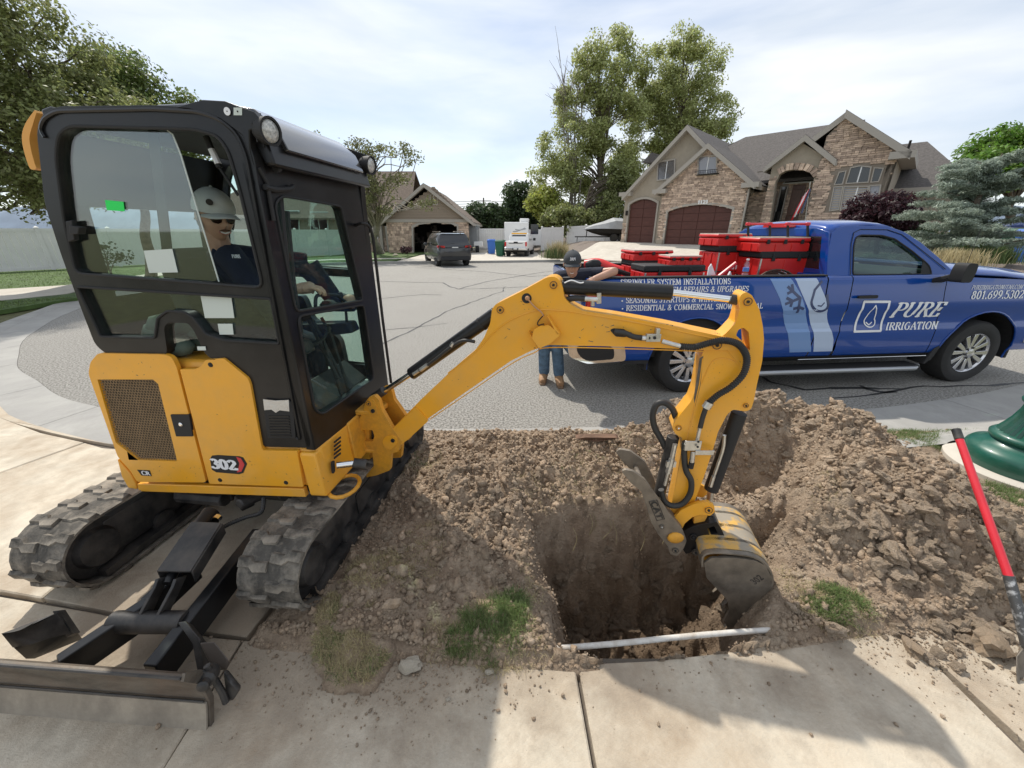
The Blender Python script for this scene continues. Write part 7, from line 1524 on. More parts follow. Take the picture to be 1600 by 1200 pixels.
# ================================================================== VEHICLES DOWN THE STREET
def xf(p_,ang):return Matrix.Translation(p_)@Matrix.Rotation(ang,4,'Z')
def vwheel(T,x,y,r,par,sgn):
 c=T@Vector((x,y,r));ax=(T.to_3x3()@Vector((0,sgn,0))).normalized();b=MB();b.lathe([(r*.62,0),(r*.9,.01),(r,-.03),(r,-.22),(r*.9,-.25),(r*.6,-.25)],c,ax,24,caps=False);ty=b.build('tyre',M['tyre'],par,smooth=40)
 b=MB();b.lathe([(r*.64,.0),(r*.58,-.03),(r*.2,-.02),(.01,-.01)],c,ax,16,caps=False);b.build('rim',M['rim'],ty,smooth=40)
 e1=ax.orthogonal().normalized();e2=ax.cross(e1);b=MB()
 for k in range(5):w_=2*math.pi*k/5;q=e1*math.cos(w_)+e2*math.sin(w_);tt=ax.cross(q);b.prism([c+q*.05+tt*.03,c+q*r*.55+tt*.06,c+q*r*.55-tt*.06,c+q*.05-tt*.03],ax*.012)
 b.build('spokes',M['dark'],ty,kind='stuff')
def carbody(T,secs,mm,par,nm='body'):
 """secs: (x, halfwidth, z0, z1, tumble)"""
 b=MB(T);n=10;vs=[]
 for(x,w,z0,z1,tb)in secs:
  pr_=[(-w*.96,z0),(-w,z0+(z1-z0)*.3),(-w*.995,z0+(z1-z0)*.62),(-w+tb*.5,z0+(z1-z0)*.9),(-w+tb,z1)]
  pr_=pr_+[(-a,c)for a,c in pr_[::-1]]
  vs+=[(x,y,z)for y,z in pr_]
 b.add(vs,[(i*n+k,i*n+(k+1)%n,(i+1)*n+(k+1)%n,(i+1)*n+k)for i in range(len(secs)-1)for k in range(n)]+[tuple(range(n)),tuple((len(secs)-1)*n+k for k in range(n))[::-1]]);return b.build(nm,mm,par,smooth=45)
 # charcoal SUV, tail towards the viewer, turned a little left
p_=G(684,417,.0);T=xf(Vector((p_.x+.12,p_.y+2.2,0)),rad(112))@Matrix.Scale(.98,4)
t=thing('parked_car',T.translation,'charcoal grey SUV parked in the street before the left garage','car')
carbody(T,[(-2.36,.80,.42,.95,.06),(-2.28,.90,.34,1.0,.05),(-2.0,.95,.30,1.06,.05),(0,.96,.30,1.05,.05),(1.5,.95,.30,1.03,.06),(2.1,.90,.32,.95,.12),(2.38,.78,.38,.78,.12)],M['suvgrey'],t)
carbody(T,[(-2.22,.86,1.0,1.12,.06),(-1.95,.88,1.0,1.68,.22),(-1.5,.88,1.0,1.74,.24),(.3,.88,1.0,1.73,.24),(.75,.88,1.0,1.60,.22),(1.45,.84,1.0,1.08,.05)],M['suvgrey'],t,'cabin')
b=MB(T);b.add([(-2.215,-.70,1.13),(-2.215,.70,1.13),(-1.985,.58,1.60),(-1.985,-.58,1.60)],[(0,1,2,3)]);b.build('rear_window',M['darkglass'],t,smooth=0)
for y in(1,-1):
 b=MB(T)
 for x0,x1,x2,x3 in((-1.85,-1.15,-1.15,-1.70),(-1.05,-.15,-.15,-1.05),(-.05,1.05,.55,-.05)):b.prism([(x0,y*.885,1.09),(x1,y*.885,1.09),(x2,y*.72,1.60),(x3,y*.72,1.60)],(0,y*.01,0))
 b.build('side_window',M['darkglass'],t,smooth=0,kind='stuff')
 b=MB(T);b.prism([(-2.30,y*.55,.96),(-2.27,y*.90,.96),(-2.10,y*.955,1.02),(-2.10,y*.94,1.10),(-2.26,y*.88,1.10),(-2.30,y*.55,1.08)],(-.02,0,0));b.build('tail_light',M['taillight'],t,bevel=.01)
 b=MB(T);b.tube([(-1.6,y*.62,1.79),(.4,y*.62,1.79)],.02,6);b.build('roof_rail',M['chrome'],t)
 b=MB(T);b.box((.75,y*1.04,1.10),(.12,.2,.16));b.build('wing_mirror',M['suvgrey'],t,bevel=.03)
b=MB(T);b.prism([(-2.31,-.17,.88),(-2.31,.17,.88),(-2.31,.17,1.02),(-2.31,-.17,1.02)],(-.012,0,0));b.build('license_plate',M['plate'],t)
b=MB(T);b.bb((-2.44,-.82,.32),(-2.25,.82,.52));b.build('bumper',M['mattblack'],t,bevel=.04)
b=MB(T);b.bb((-2.05,-.62,1.71),(-1.85,.62,1.74));b.build('roof_spoiler',M['suvgrey'],t,bevel=.01)
b=MB(T);b.tube([(-2.2,.0,1.18),(-2.16,.34,1.20)],.012,5);b.build('rear_wiper',M['mattblack'],t)
for x in(-1.45,1.45):
 for y in(1,-1):vwheel(T,x,y*.93,.38,t,y)
 # white pickup
p_=G(817,402,.03);T=xf(Vector((p_.x-.1,p_.y+2.9,.03)),rad(80))@Matrix.Scale(.83,4)
t=thing('parked_truck',T.translation,'white crew cab pickup with amber roof trim parked before the camper trailer','pickup truck')
carbody(T,[(-2.9,.92,.62,1.28,.03),(-2.8,.99,.55,1.30,.03),(-1.2,1.0,.45,1.30,.03),(1.6,1.0,.45,1.28,.05),(2.6,.96,.5,1.2,.1),(2.95,.88,.5,1.05,.1)],M['white'],t)
carbody(T,[(-1.25,.92,1.2,1.32,.04),(-1.05,.93,1.2,1.88,.22),(-.9,.93,1.2,1.94,.24),(.5,.93,1.2,1.94,.24),(.9,.92,1.2,1.80,.22),(1.6,.9,1.2,1.28,.05)],M['white'],t,'cabin')
b=MB(T);b.add([(-1.22,-.72,1.36),(-1.22,.72,1.36),(-1.085,.62,1.80),(-1.085,-.62,1.80)],[(0,1,2,3)]);b.build('rear_window',M['darkglass'],t,smooth=0)
b=MB(T);b.bb((-1.08,-.70,1.87),(-.98,.70,1.975));b.build('roof_light_bar',M['amber'],t,bevel=.02)
b=MB(T);b.bb((-2.93,-.62,1.10),(-2.91,.62,1.14));b.bb((-2.93,-.18,1.14),(-2.9,.18,1.26));b.build('tailgate_handle',M['mattblack'],t,kind='stuff')
for y in(1,-1):
 b=MB(T);b.bb((-2.95,y*.84,.88),(-2.85,y*.985,1.24));b.build('tail_light',M['taillight'],t,bevel=.02)
 b=MB(T);b.prism([(-.95,y*.935,1.34),(1.2,y*.93,1.34),(.62,y*.77,1.80),(-.85,y*.76,1.80)],(0,y*.01,0));b.build('side_window',M['darkglass'],t,smooth=0)
 b=MB(T);b.box((1.05,y*1.16,1.40),(.14,.24,.24));b.build('wing_mirror',M['mattblack'],t,bevel=.03)
b=MB(T);b.bb((-3.08,-.98,.56),(-2.88,.98,.76));bp_=b.build('bumper',M['chrome'],t,bevel=.03)
b=MB(T);b.bb((-3.085,-.28,.58),(-3.07,.28,.74));b.build('bumper_step',M['mattblack'],bp_)
b=MB(T);b.bb((-3.10,-.16,.62),(-3.09,.16,.73));b.build('license_plate',M['plate'],t)
b=MB(T);b.bb((-2.6,-.85,.35),(2.3,.85,.58));b.build('chassis',M['dark'],t)
for x in(-1.85,1.85):
 for y in(1,-1):vwheel(T,x,y*.98,.42,t,y)
 # camper trailer
p_=W(812,394,35.5);t=thing('camper_trailer',(p_.x,p_.y,.03),'white box camper trailer with rooftop air unit behind the white pickup','trailer')
xL,xR=W(788,370,34).x,W(826,370,34).x;zT=W(800,347,34).z;xR2=W(847,370,36).x
b=MB();b.bb((xL,34,.55),(xR,42,zT));b.build('body',M['white'],t,bevel=.08,seg=3)
b=MB();b.bb((xR+.02,36,.62),(xR2,40,zT-.55));b.build('slide_out',M['white'],t,bevel=.03)
b=MB();b.bb((xR+.25,35.98,1.55),(xR2-.35,35.995,2.35));b.build('window',M['darkglass'],t,smooth=0)
b=MB();b.bb((xL+1.3,35.5,zT),(xL+2.1,36.8,zT+.32));b.build('air_unit',M['white'],t,bevel=.08)
b=MB();b.tube(spline([(xL+.7,33.99,zT-.75),(xL+1.2,33.99,zT-.65),(xL+1.7,33.99,zT-.45)],4),.04,5);b.tube(spline([(xL+.9,33.99,zT-.55),(xL+1.3,33.99,zT-.6),(xL+1.8,33.99,zT-.5)],4),.03,5);b.build('swoosh_decal',M['silver'],t,kind='stuff')
b=MB();b.bb((xL+.1,34.1,.25),(xR-.1,34.3,.55));b.build('rear_bumper',M['dark'],t)
for y in(37.2,38.2):b=MB();b.cyl((xL+.0,y,.38),(xL+.25,y,.38),.36,16);b.build('wheel',M['tyre'],t)
for y in(37.2,):b=MB();b.cyl((xR-.25,y,.38),(xR+.0,y,.38),.36,16);b.build('wheel',M['tyre'],t)
# grey cargo trailer beside the left house
xa,xb_,zt_=W(734,370,36).x,W(746,370,36).x,W(740,352,36).z
t=thing('cargo_trailer',((xa+xb_)/2,36.5,.03),'grey cargo trailer half hidden by the left garage','trailer')
b=MB();b.bb((xa-1.0,36,.5),(xb_,39.5,zt_));b.build('body',mat('grey_trailer_paint',(.22,.23,.235),.5),t,bevel=.04)
b=MB();b.bb((xb_-.35,35.9,.5),(xb_+.45,36.5,.95));b.build('mudguard',M['white'],t,bevel=.05);b=MB();b.cyl((xb_-.2,36.1,.35),(xb_+.1,36.1,.35),.33,16);b.build('wheel',M['tyre'],t)
# boat under a silver cover on its trailer
bp0=W(915,362,33.5);bp1=W(968,372,33.5);zb0=.98
t=thing('motor_boat',((bp0 .x+bp1 .x)/2,30,zb0),'speedboat under a silver cover on a trailer beside the stone house','boat')
L_=bp1 .x-bp0 .x+1.6;T=Matrix.Translation((bp0 .x,33.6,zb0))@Matrix.Rotation(rad(4),4,'Z')@Matrix.Scale(.92,4)
def hullsec(x,w,zk,zs):return[(x,-w,zs),(x,-w*.8,zk+(zs-zk)*.35),(x,0,zk),(x,w*.8,zk+(zs-zk)*.35),(x,w,zs)]
b=MB(T);vs=[];hs=[(0,.05,.95,1.05),(.6,.55,.72,1.12),(1.5,.95,.5,1.12),(3.0,1.12,.42,1.08),(L_,1.15,.42,1.05)]
for h in hs:vs+=hullsec(*h)
b.add(vs,[(i*5+k,i*5+(k+1)%5,(i+1)*5+(k+1)%5,(i+1)*5+k)for i in range(4)for k in range(5)]);b.build('hull',M['dark'],t,smooth=30)
b=MB(T);vs=[];cs=[(-.1,.08,1.02,1.10),(.6,.6,1.08,1.42),(1.5,1.0,1.08,1.66),(2.4,1.16,1.05,1.98),(3.2,1.18,1.03,1.92),(L_,1.18,1.02,1.7)]
for(x,w,z0,z1)in cs:vs+=[(x,-w,z0),(x,-w*.7,z0+(z1-z0)*.7),(x,0,z1),(x,w*.7,z0+(z1-z0)*.7),(x,w,z0)]
b.add(vs,[(i*5+k,i*5+k+1,(i+1)*5+k+1,(i+1)*5+k)for i in range(5)for k in range(4)]);b.build('cover',M['silver'],t,smooth=20)
b=MB(T);b.tube([(-.9,0,.42),(1.0,-.6,.42),(L_,-.6,.42)],.05,6);b.tube([(-.9,0,.42),(1.0,.6,.42),(L_,.6,.42)],.05,6);b.tube([(.1,0,.42),(.15,0,1.0)],.04,6);b.tube([(-.7,0,.42),(-.7,0,.0)],.03,6);b.build('trailer_frame',M['dark'],t,kind='stuff')
for x in(2.3,3.0):b=MB(T);b.cyl((x,-1.05,.33),(x,-.85,.33),.33,18);b.build('wheel',M['tyre'],t)
# dark parked van at the right edge
p_=W(1600,392,19.5);T=xf(Vector((p_.x+1.7,19.5,yard_z(p_.x+1.7,19.5)*0+.95)),rad(155))@Matrix.Scale(.95,4)
t=thing('parked_van',T.translation,'tall dark vehicle cut by the right edge behind the bins','van')
carbody(T,[(-2.6,.95,.35,1.1,.03),(0,1.0,.3,1.1,.03),(2.3,.98,.35,1.05,.06),(2.6,.85,.45,.9,.1)],M['suvgrey'],t);carbody(T,[(-2.55,.93,1.0,2.0,.12),(0,.95,1.0,2.1,.14),(1.3,.93,1.0,2.0,.2),(2.1,.9,1.0,1.15,.1)],M['dkblue'],t,'cabin')
for y in(1,-1):b=MB(T);b.prism([(-2.2,y*.95,1.2),(1.5,y*.95,1.2),(1.1,y*.86,1.8),(-2.2,y*.86,1.8)],(0,y*.01,0));b.build('side_window',M['darkglass'],t,smooth=0)
for x in(-1.6,1.6):
 for y in(1,-1):vwheel(T,x,y*.95,.4,t,y)
 # utility pole with wires, far mountains
x_,z_=W(757,370,75).x,0
t=thing('utility_pole',(x_,75,0),'distant wooden utility pole with a crossarm above the hedge trees','utility pole');zt_=W(757,309,75).z
b=MB();b.tube([(x_,75,0),(x_,75,zt_)],.16,8,rs=[.2,.13]);b.build('pole',M['bark'],t)
b=MB();b.box((x_,75,W(757,314,75).z),(2.6,.12,.14));b.build('crossarm',M['bark'],t)
b=MB()
for k,y in enumerate((314,318,322)):
 zz=W(757,y,75).z;b.tube([(-70,80,zz+1.0),(-35,77,zz-.6),(x_,75,zz),(40,77,zz-.9),(90,80,zz+1.2)],.035,4)
o=b.build('overhead_wire',M['dark'],smooth=0);tag(o,'overhead wires crossing the gap between house and trees','wires')
def ridge(nm,Y,prof,m):
 pts=[W(x,y,Y)for x,y in prof];b=MB();vs=[]
 for i,q in enumerate(pts):
  for k in range(6):vs.append((q.x*(1+.0*k),q.y+k*Y*.05,(q.z+.0)*(1-abs(k-2.5)/2.5*.0)if k==2 else max(-3,q.z*(.0 if k in(0,5)else .55+.1*math.sin(i*2.3+k)))))
 b.add(vs,[(i*6+k,(i+1)*6+k,(i+1)*6+k+1,i*6+k+1)for i in range(len(pts)-1)for k in range(5)]);o=b.build(nm,m,smooth=60,kind='structure')
pr_=[]
rr=random.Random(12)
for i in range(60):
 x=-900+i*60;y=322+8*math.sin(i*.7)+5*math.sin(i*1.9+1)+rr.uniform(-2,2);pr_.append((x,y))
pr_=[(x,(331 if 790<x<1000 else y))for x,y in pr_]
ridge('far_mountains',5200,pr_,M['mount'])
# ================================================================== THE STONE HOUSE
HP=Plane(8.6,30,-45)
SH=thing('stone_house',(13.5,26,.97),'large tan stucco and ledgestone house with maroon garage doors behind the blue pickup','house')
def HPx(pts,off=0):return[HP.at(x,y,off)for x,y in pts]
def hs(x,y,off=0):return HP.sz(x,y,off)
def hp(s,z,off=0):return HP.p(s,z,off)
hn=HP.n
def inpoly(x,y,poly):return sdpoly(np.array([x]),np.array([y]),poly)[0]
def cladding(par,poly,off,holes=(),course=.088,seed=1,nm='stone_cladding',m='stone',big=False):
 """ledge stones laid in courses, each block with its own size and depth"""
 r=random.Random(seed);b=MB();z0=min(p[1]for p in poly);z1=max(p[1]for p in poly);s0=min(p[0]for p in poly);s1=max(p[0]for p in poly);z=z0
 while z<z1:
  h=course*r.uniform(.7,1.25);s=s0-r.uniform(0,.3)
  while s<s1:
   w=r.uniform(.16,.50)*(1 if not big else .8);cx,cz=s+w/2,z+h/2
   a0,a1=max(s,s0-.0)+.008,s+w-.008
   P_=np.array([[a0,cz],[a1,cz],[cx,cz]]);ins=sdpoly(P_[:,0],P_[:,1],poly)
   ok=ins[2]>.01
   if ok:
   # trim at slanted outline
    n=0
    while inpoly(a0,cz,poly)<.0 and n<12:a0+=.05;n+=1
    n=0
    while inpoly(a1,cz,poly)<.0 and n<12:a1-=.05;n+=1
    for hl in holes:
     if inpoly(cx,cz,hl)>0:ok=False
     else:
      n=0
      while inpoly(a0,cz,hl)>0 and n<12:a0+=.04;n+=1
      n=0
      while inpoly(a1,cz,hl)>0 and n<12:a1-=.04;n+=1
    if ok and a1-a0>.05:
     d=r.uniform(.02,.065);b.prism([hp(a0,z+.006,off-d),hp(a1,z+.006,off-d),hp(a1,z+h-.006,off-d),hp(a0,z+h-.006,off-d)],hn*(d+.005))
   s+=w
  z+=h
 return b.build(nm,M[m],par,smooth=0,kind='stuff')
def wall(nm,poly,off,th,m,holes=(),par=SH):
 b=MB();b.prism([hp(s,z,off)for s,z in poly],hn*th,[[hp(s,z,off)for s,z in h]for h in holes]);return b.build(nm,M[m],par,smooth=0)
BZ=.95
def base(s,off):return yard_z(*(hp(s,0,off).xy))
# --- garage wing: plane A (single door, stucco) and plane B (double door, stone gable)
A_l=hs(980,306)[0];ek=hs(976,303)[1];pk=hs(1078,199)
A_r=2*pk[0]-A_l
wl=hs(974,340)[0]
def archpts(x0,x1,ytop0,ymid,ybot,off,n=9):
 (s0,z0),(s1,z1)=hs(x0,ytop0,off),hs(x1,ytop0,off);zb_=BZ;zm=hs((x0+x1)/2,ymid,off)[1];zs=(z0+z1)/2
 return[(s0,zb_)]+[(s0+(s1-s0)*k/n,zs+(zm-zs)*math.sin(math.pi*k/n)**.8)for k in range(n+1)]+[(s1,zb_)]
offB=-.55
d1=archpts(984,1027,319,311,384,0);d2=archpts(1044,1144,329,320,387,offB)
wall('stucco_wall',[(wl,.2),(wl,ek),(pk[0],pk[1]),(A_r,ek),(A_r,.2)],0,.3,'stucco',[[(s,max(z,.25))for s,z in d1]])
B_l,zBe=hs(1036,296,offB);B_r,_=hs(1172,288,offB);bp_=hs(1107,229,offB);
gB=[(B_l,.2),(B_l,zBe),(bp_[0],bp_[1]),(B_r,zBe),(B_r,.2)]
w2=[hs(x,y,offB)for x,y in[(1092,272),(1119,272),(1119,244),(1092,246)]]
wall('stone_wall',gB,offB,.3,'mortar',[[(s,max(z,.25))for s,z in d2],w2])
cladding(SH,[(a,max(c,1.25))for a,c in gB],offB,[d2,w2],seed=4)
# stone quoin of the left corner and pillar between doors; plinth
cladding(SH,[(wl,1.2),(d1[0][0],1.2),(d1[0][0],2.3),(wl,2.3)],0,seed=8)
wall('plinth',[(B_l,.2),(d2[0][0]-.02,.2),(d2[0][0]-.02,1.25),(B_l,1.25)],offB-.05,.1,'stucco');wall('plinth',[(d2[-1][0]+.02,.2),(B_r,.2),(B_r,1.25),(d2[-1][0]+.02,1.25)],offB-.05,.1,'stucco');wall('plinth',[(wl-.02,.2),(d1[0][0]-.02,.2),(d1[0][0]-.02,1.2),(wl-.02,1.2)],-.05,.1,'stucco')
def gdoor(nm,poly,off,label,nrow=5,ncol=4):
 b=MB();s0,s1=poly[0][0],poly[-1][0];zt_=max(z for s,z in poly);b.prism([hp(s,max(z,.93),off+.16)for s,z in poly],hn*.03);d=b.build('garage_door',M['garage'],SH,smooth=0,label=label)
 rows=nrow;hh=(zt_-BZ)/rows
 for i in range(rows):
  for k in range(ncol):
   a0=s0+(s1-s0)*k/ncol+.012;a1=s0+(s1-s0)*(k+1)/ncol-.012;z0=BZ+hh*i+.012;z1=BZ+hh*(i+1)-.012;zlim=lambda s:float(np.interp(s,[p[0]for p in poly[1:-1]],[p[1]for p in poly[1:-1]]))
   b=MB();b.prism([hp(a0,z0,off+.13),hp(a1,z0,off+.13),hp(a1,min(z1,zlim(a1)),off+.13),hp(a0,min(z1,zlim(a0)),off+.13)],hn*.03);b.build('panel',M['garage'],d,bevel=.012)
 b=MB();P_=[hp(s,z,off-.05)for s,z in poly];Q_=[hp(s+(-.12 if s<(s0+s1)/2 else .12)*(1 if i in(0,1,len(poly)-2,len(poly)-1)else .5),z+(.12 if 0<i<len(poly)-1 else 0),off-.05)for i,(s,z)in enumerate(poly)]
 b.prism(P_+Q_[::-1],hn*.12);b.build('door_trim',M['trim'],SH,smooth=0)
gdoor('g',d1,0,'narrow arched maroon garage door',5,2);gdoor('g',d2,offB,'wide arched maroon garage door',5,4)
def window(poly,off,label=None,mull=1,par=SH,pl=HP,blinds=True,tr='trim',fr=.07):
 c=[sum(p[i]for p in poly)/len(poly)for i in(0,1)];P0=[pl.p(s,z,off)for s,z in poly];P1=[pl.p(c[0]+(s-c[0])*1.0+(fr if s>c[0]else-fr),z+(fr if z>c[1]else-fr),off)for s,z in poly]
 b=MB();b.prism([p-pl.n*.05 for p in P1],pl.n*.10,[[p-pl.n*.05 for p in P0]]);w=b.build('window',M[tr],par,smooth=0,label=label)
 b=MB();b.prism([p+pl.n*.02 for p in P0],pl.n*.01);b.build('pane',M['darkglass']if not blinds else M['blindglass'],w,smooth=0)
 s0,s1=min(s for s,z in poly),max(s for s,z in poly);z0,z1=min(z for s,z in poly),max(z for s,z in poly)
 for k in range(1,mull+1):
  s=s0+(s1-s0)*k/(mull+1);b=MB();b.prism([pl.p(s-.025,z0,off),pl.p(s+.025,z0,off),pl.p(s+.025,z1-.02,off),pl.p(s-.025,z1-.02,off)],pl.n*.03);b.build('mullion',M['white'],w,smooth=0)
 return w
M['blindglass']=mat('window_with_blinds',(.22,.22,.25),.12,spec=.8,coat=.8,wave=None)
window([hs(x,y,-.02)for x,y in[(1028,281),(1053,278),(1054,250),(1029,254)]],-.02,'pale framed upper window on the stucco gable')
window(w2,offB,'upper window above a wrought iron flower box')
b=MB();a0=hs(1086,274,offB-.35);a1=hs(1121,271,offB-.35);b.prism([hp(a0[0],a0[1],offB-.35),hp(a1[0],a1[1],offB-.35),hp(a1[0],a1[1]+.04,offB-.35),hp(a0[0],a0[1]+.04,offB-.35)],hn*.3);fb_=b.build('flower_box',M['dark'],SH)
b=MB()
for k in range(14):s=a0[0]+(a1[0]-a0[0])*k/13;b.tube([hp(s,a0[1],offB-.35),hp(s,a0[1]+.22,offB-.38)],.012,4)
b.tube([hp(a0[0],a0[1]+.22,offB-.38),hp(a1[0],a1[1]+.22,offB-.38)],.015,4);b.build('railing',M['dark'],fb_,kind='stuff')
# house number
s_,z_=hs(1090,319,offB-.07);lettering('1121',lambda a,c,l:hp(a,c,offB-.08-l),s_,z_,.2,.62,thick=.3,thin=.2,serif=False,div=9).build('lettering',M['white'],SH,smooth=0)
# roofs as tilted slabs
def roof(pts,m='shingle',par=SH,th=.16,nm='roof'):b=MB();b.prism(pts,(0,0,-th));return b.build(nm,M[m],par,smooth=0)
def gable(sl,sr,ze,pkz,o0,o1,over=.4,m='shingle',par=SH,rake=True,pl=HP,trimm='trim',side=None):
 pm=(sl+sr)/2;k=(pkz-ze)/(pm-sl);P=pl.p;zl=ze-over*k
 for sgn in(-1,1):
  se=pm+sgn*((sr-sl)/2+over)
  b=MB();b.prism([P(se,zl+.22,o0-over),P(pm,pkz+.24,o0-over),P(pm,pkz+.24,o1),P(se,zl+.22,o1)],(0,0,-.14));rf=b.build('roof',M[m],par,smooth=0)
  if rake:
   b=MB();b.prism([P(se,zl+.20,o0-over-.04),P(pm,pkz+.22,o0-over-.04),P(pm,pkz-.06,o0-over-.04),P(se,zl-.08,o0-over-.04)],pl.n*.06);b.build('rake_board',M[trimm],rf,smooth=0)
   b=MB();b.prism([P(se,zl-.06,o0-over),P(pm,pkz-.04,o0-over),P(pm,pkz-.04,o0),P(se,zl-.06,o0)],(0,0,.03));b.build('soffit',M[trimm],rf,smooth=0)
   b=MB();b.prism([P(se,zl-.06,o0-over),P(se,zl+.14,o0-over),P(se,zl+.14,o1),P(se,zl-.06,o1)],pl.u*sgn*.05);b.build('gutter',M[trimm],rf,smooth=0)
gable(A_l+.25,A_r-.25,ek,pk[1]-.15,0,8.5)
gable(B_l,B_r,zBe,bp_[1]-.1,offB,3.5,over=.35)
# boxed eave returns
for s,z,o in((B_r+.1,zBe-.2,offB),(B_l-.1,zBe-.2,offB),(A_l,ek-.12,0)):
 b=MB();b.prism([hp(s-.45,z-.05,o-.38),hp(s+.45,z-.05,o-.38),hp(s+.45,z+.2,o-.38),hp(s-.45,z+.2,o-.38)],hn*.6);b.build('eave_return',M['trim'],SH,smooth=0)
 # side wall of the garage running back, and stone wing right of it
oC=.9
gC=[(B_r-.3,.2),(B_r-.3,hs(1180,300,oC)[1]),(hs(1214,298,oC)[0],hs(1180,300,oC)[1]),(hs(1214,298,oC)[0],.2)]
wall('stone_wall',gC,oC,.3,'mortar');cladding(SH,[(a,max(c,1.0))for a,c in gC],oC,seed=12)
# entry: stucco gable over a stone arch
oE=.2
e0,ez=hs(1210,262,oE);e1,_=hs(1296,250,oE);epk=hs(1250,221,oE)
arch=[(hs(1212,330,oE)[0],.3)]+[hs(x,y,oE)for x,y in[(1212,285),(1218,273),(1228,267),(1240,265),(1255,266),(1266,270),(1272,278)]]+[(hs(1273,300,oE)[0],.3)]
gE=[(e0-.12,.2),(e0-.12,ez+.1),(epk[0],epk[1]),(e1+.05,ez+.1),(e1+.05,.2)]
wall('entry_gable',[p for p in gE],oE,.35,'stucco',[arch])
cladding(SH,[(e0-.12,1.0),(e0-.12,ez-.55),(epk[0],ez-.12),(e1+.05,ez-.35),(e1+.05,1.0)],oE,[arch],seed=21)
gable(e0-.1,e1+.05,ez+.1,epk[1]+.0,oE,5,over=.3)
# arch stones
b=MB();ap_=arch[1:-1]
for i in range(len(ap_)-1):
 for t0 in(0,.5):
  (sa,za),(sb_,zb_)=ap_[i],ap_[i+1];p0=(sa+(sb_-sa)*t0,za+(zb_-za)*t0);p1=(sa+(sb_-sa)*(t0+.44),za+(zb_-za)*(t0+.44));d_=Vector((p1[0]-p0[0],p1[1]-p0[1])).normalized();nx,nz=-d_.y,d_.x
  if nz<0:nx,nz=-nx,-nz
  if abs(nz)<.3:continue
  b.prism([hp(*p0,oE-.10),hp(*p1,oE-.10),hp(p1[0]+nx*.32,p1[1]+nz*.32,oE-.10),hp(p0[0]+nx*.32,p0[1]+nz*.32,oE-.10)],hn*.12)
b.build('arch_stones',M['stone'],SH,smooth=0,kind='stuff')
# porch back wall, door, fanlight, sidelight
oD=2.4
s0,s1=hs(1205,300,oD)[0]-1,hs(1290,300,oD)[0]+1;wall('porch_wall',[(s0,.3),(s1,.3),(s1,5.2),(s0,5.2)],oD,.2,'mortar')
cladding(SH,[(s0,1.0),(s1,1.0),(s1,4.6),(s0,4.6)],oD,seed=31,course=.13)
dp=[hs(x,y,oD-.1)for x,y in[(1229,346),(1256,346),(1260,288),(1240,287)]];dz0=1.0;ds0,ds1=dp[3][0],dp[2][0]
b=MB();b.prism([hp(ds0,dz0,oD-.1),hp(ds1,dz0,oD-.1),hp(ds1,dp[2][1],oD-.1),hp(ds0,dp[2][1],oD-.1)],hn*.08);fd2=b.build('front_door',M['doorwood'],SH,bevel=.02)
for(a,c)in((.1,.42),(.5,.93)):b=MB();w_=ds1-ds0;hgt=dp[2][1]-dz0;b.prism([hp(ds0+w_*.18,dz0+hgt*a,oD-.13),hp(ds1-w_*.18,dz0+hgt*a,oD-.13),hp(ds1-w_*.18,dz0+hgt*c,oD-.13),hp(ds0+w_*.18,dz0+hgt*c,oD-.13)],hn*.03);b.build('panel',M['doorwood'],fd2,bevel=.02)
b=MB();b.tube([hp(ds0+.12,2.0,oD-.15),hp(ds0+.12,2.3,oD-.15)],.025,6);b.build('door_handle',M['steel'],fd2)
fan=[(ds0-.5+k*(ds1-ds0+.9)/8,dp[2][1]+.15+.62*math.sin(math.pi*k/8)**.7)for k in range(9)];window(fan,oD-.1,'arched fanlight over the front door',0,blinds=False,tr='white')
window([(ds0-.55,1.3),(ds0-.28,1.3),(ds0-.28,dp[2][1]-.05),(ds0-.55,dp[2][1]-.05)],oD-.1,'narrow sidelight left of the front door',0,blinds=False)
b=MB();c=hp(hs(1216,330,1.4)[0],2.3,1.4);b.box(c,(.12,.3,1.1));b.build('porch_panel',M['dark'],SH)
# flag
fp0=HP.at(1258,345,0);fp1=HP.at(1266,284,-.3)
t=thing('flag',fp0,'striped flag hanging from a slanted pole by the entrance of the stone house','flag')
b=MB();b.tube([fp0,fp1],.02,6);b.build('flag_pole',M['steel'],t)
mr_,mw_=M['redp'],M['print_w'];c0=HP.at(1266,291,-.3);dwn=[HP.at(1264,312,-.3),HP.at(1256,328,-.3),HP.at(1251,340,-.3)]
for k in range(7):
 x=k*.036;b=MB();A_=[c0-HP.u*x*.9+Vector((0,0,-x*1.6)),c0-HP.u*(x+.036)*.9+Vector((0,0,-(x+.036)*1.6))];b.add([A_[0]+Vector((0,0,-.1)),A_[1]+Vector((0,0,-.1)),A_[1]+Vector((-.28,.05,-1.25)),A_[0]+Vector((-.26,.04*(k%3),-1.3))],[(0,1,2,3)]);b.build('stripe',mr_ if k%2==0 else mw_,t,solid=.01)
b=MB();b.prism([c0+Vector((.02,0,-.1)),c0+Vector((.08,0,-.14)),c0+Vector((-.05,0,-1.3)),c0+Vector((-.14,0,-1.3))],(0,.02,0));b.build('blue_field',M['dkblue'],t)
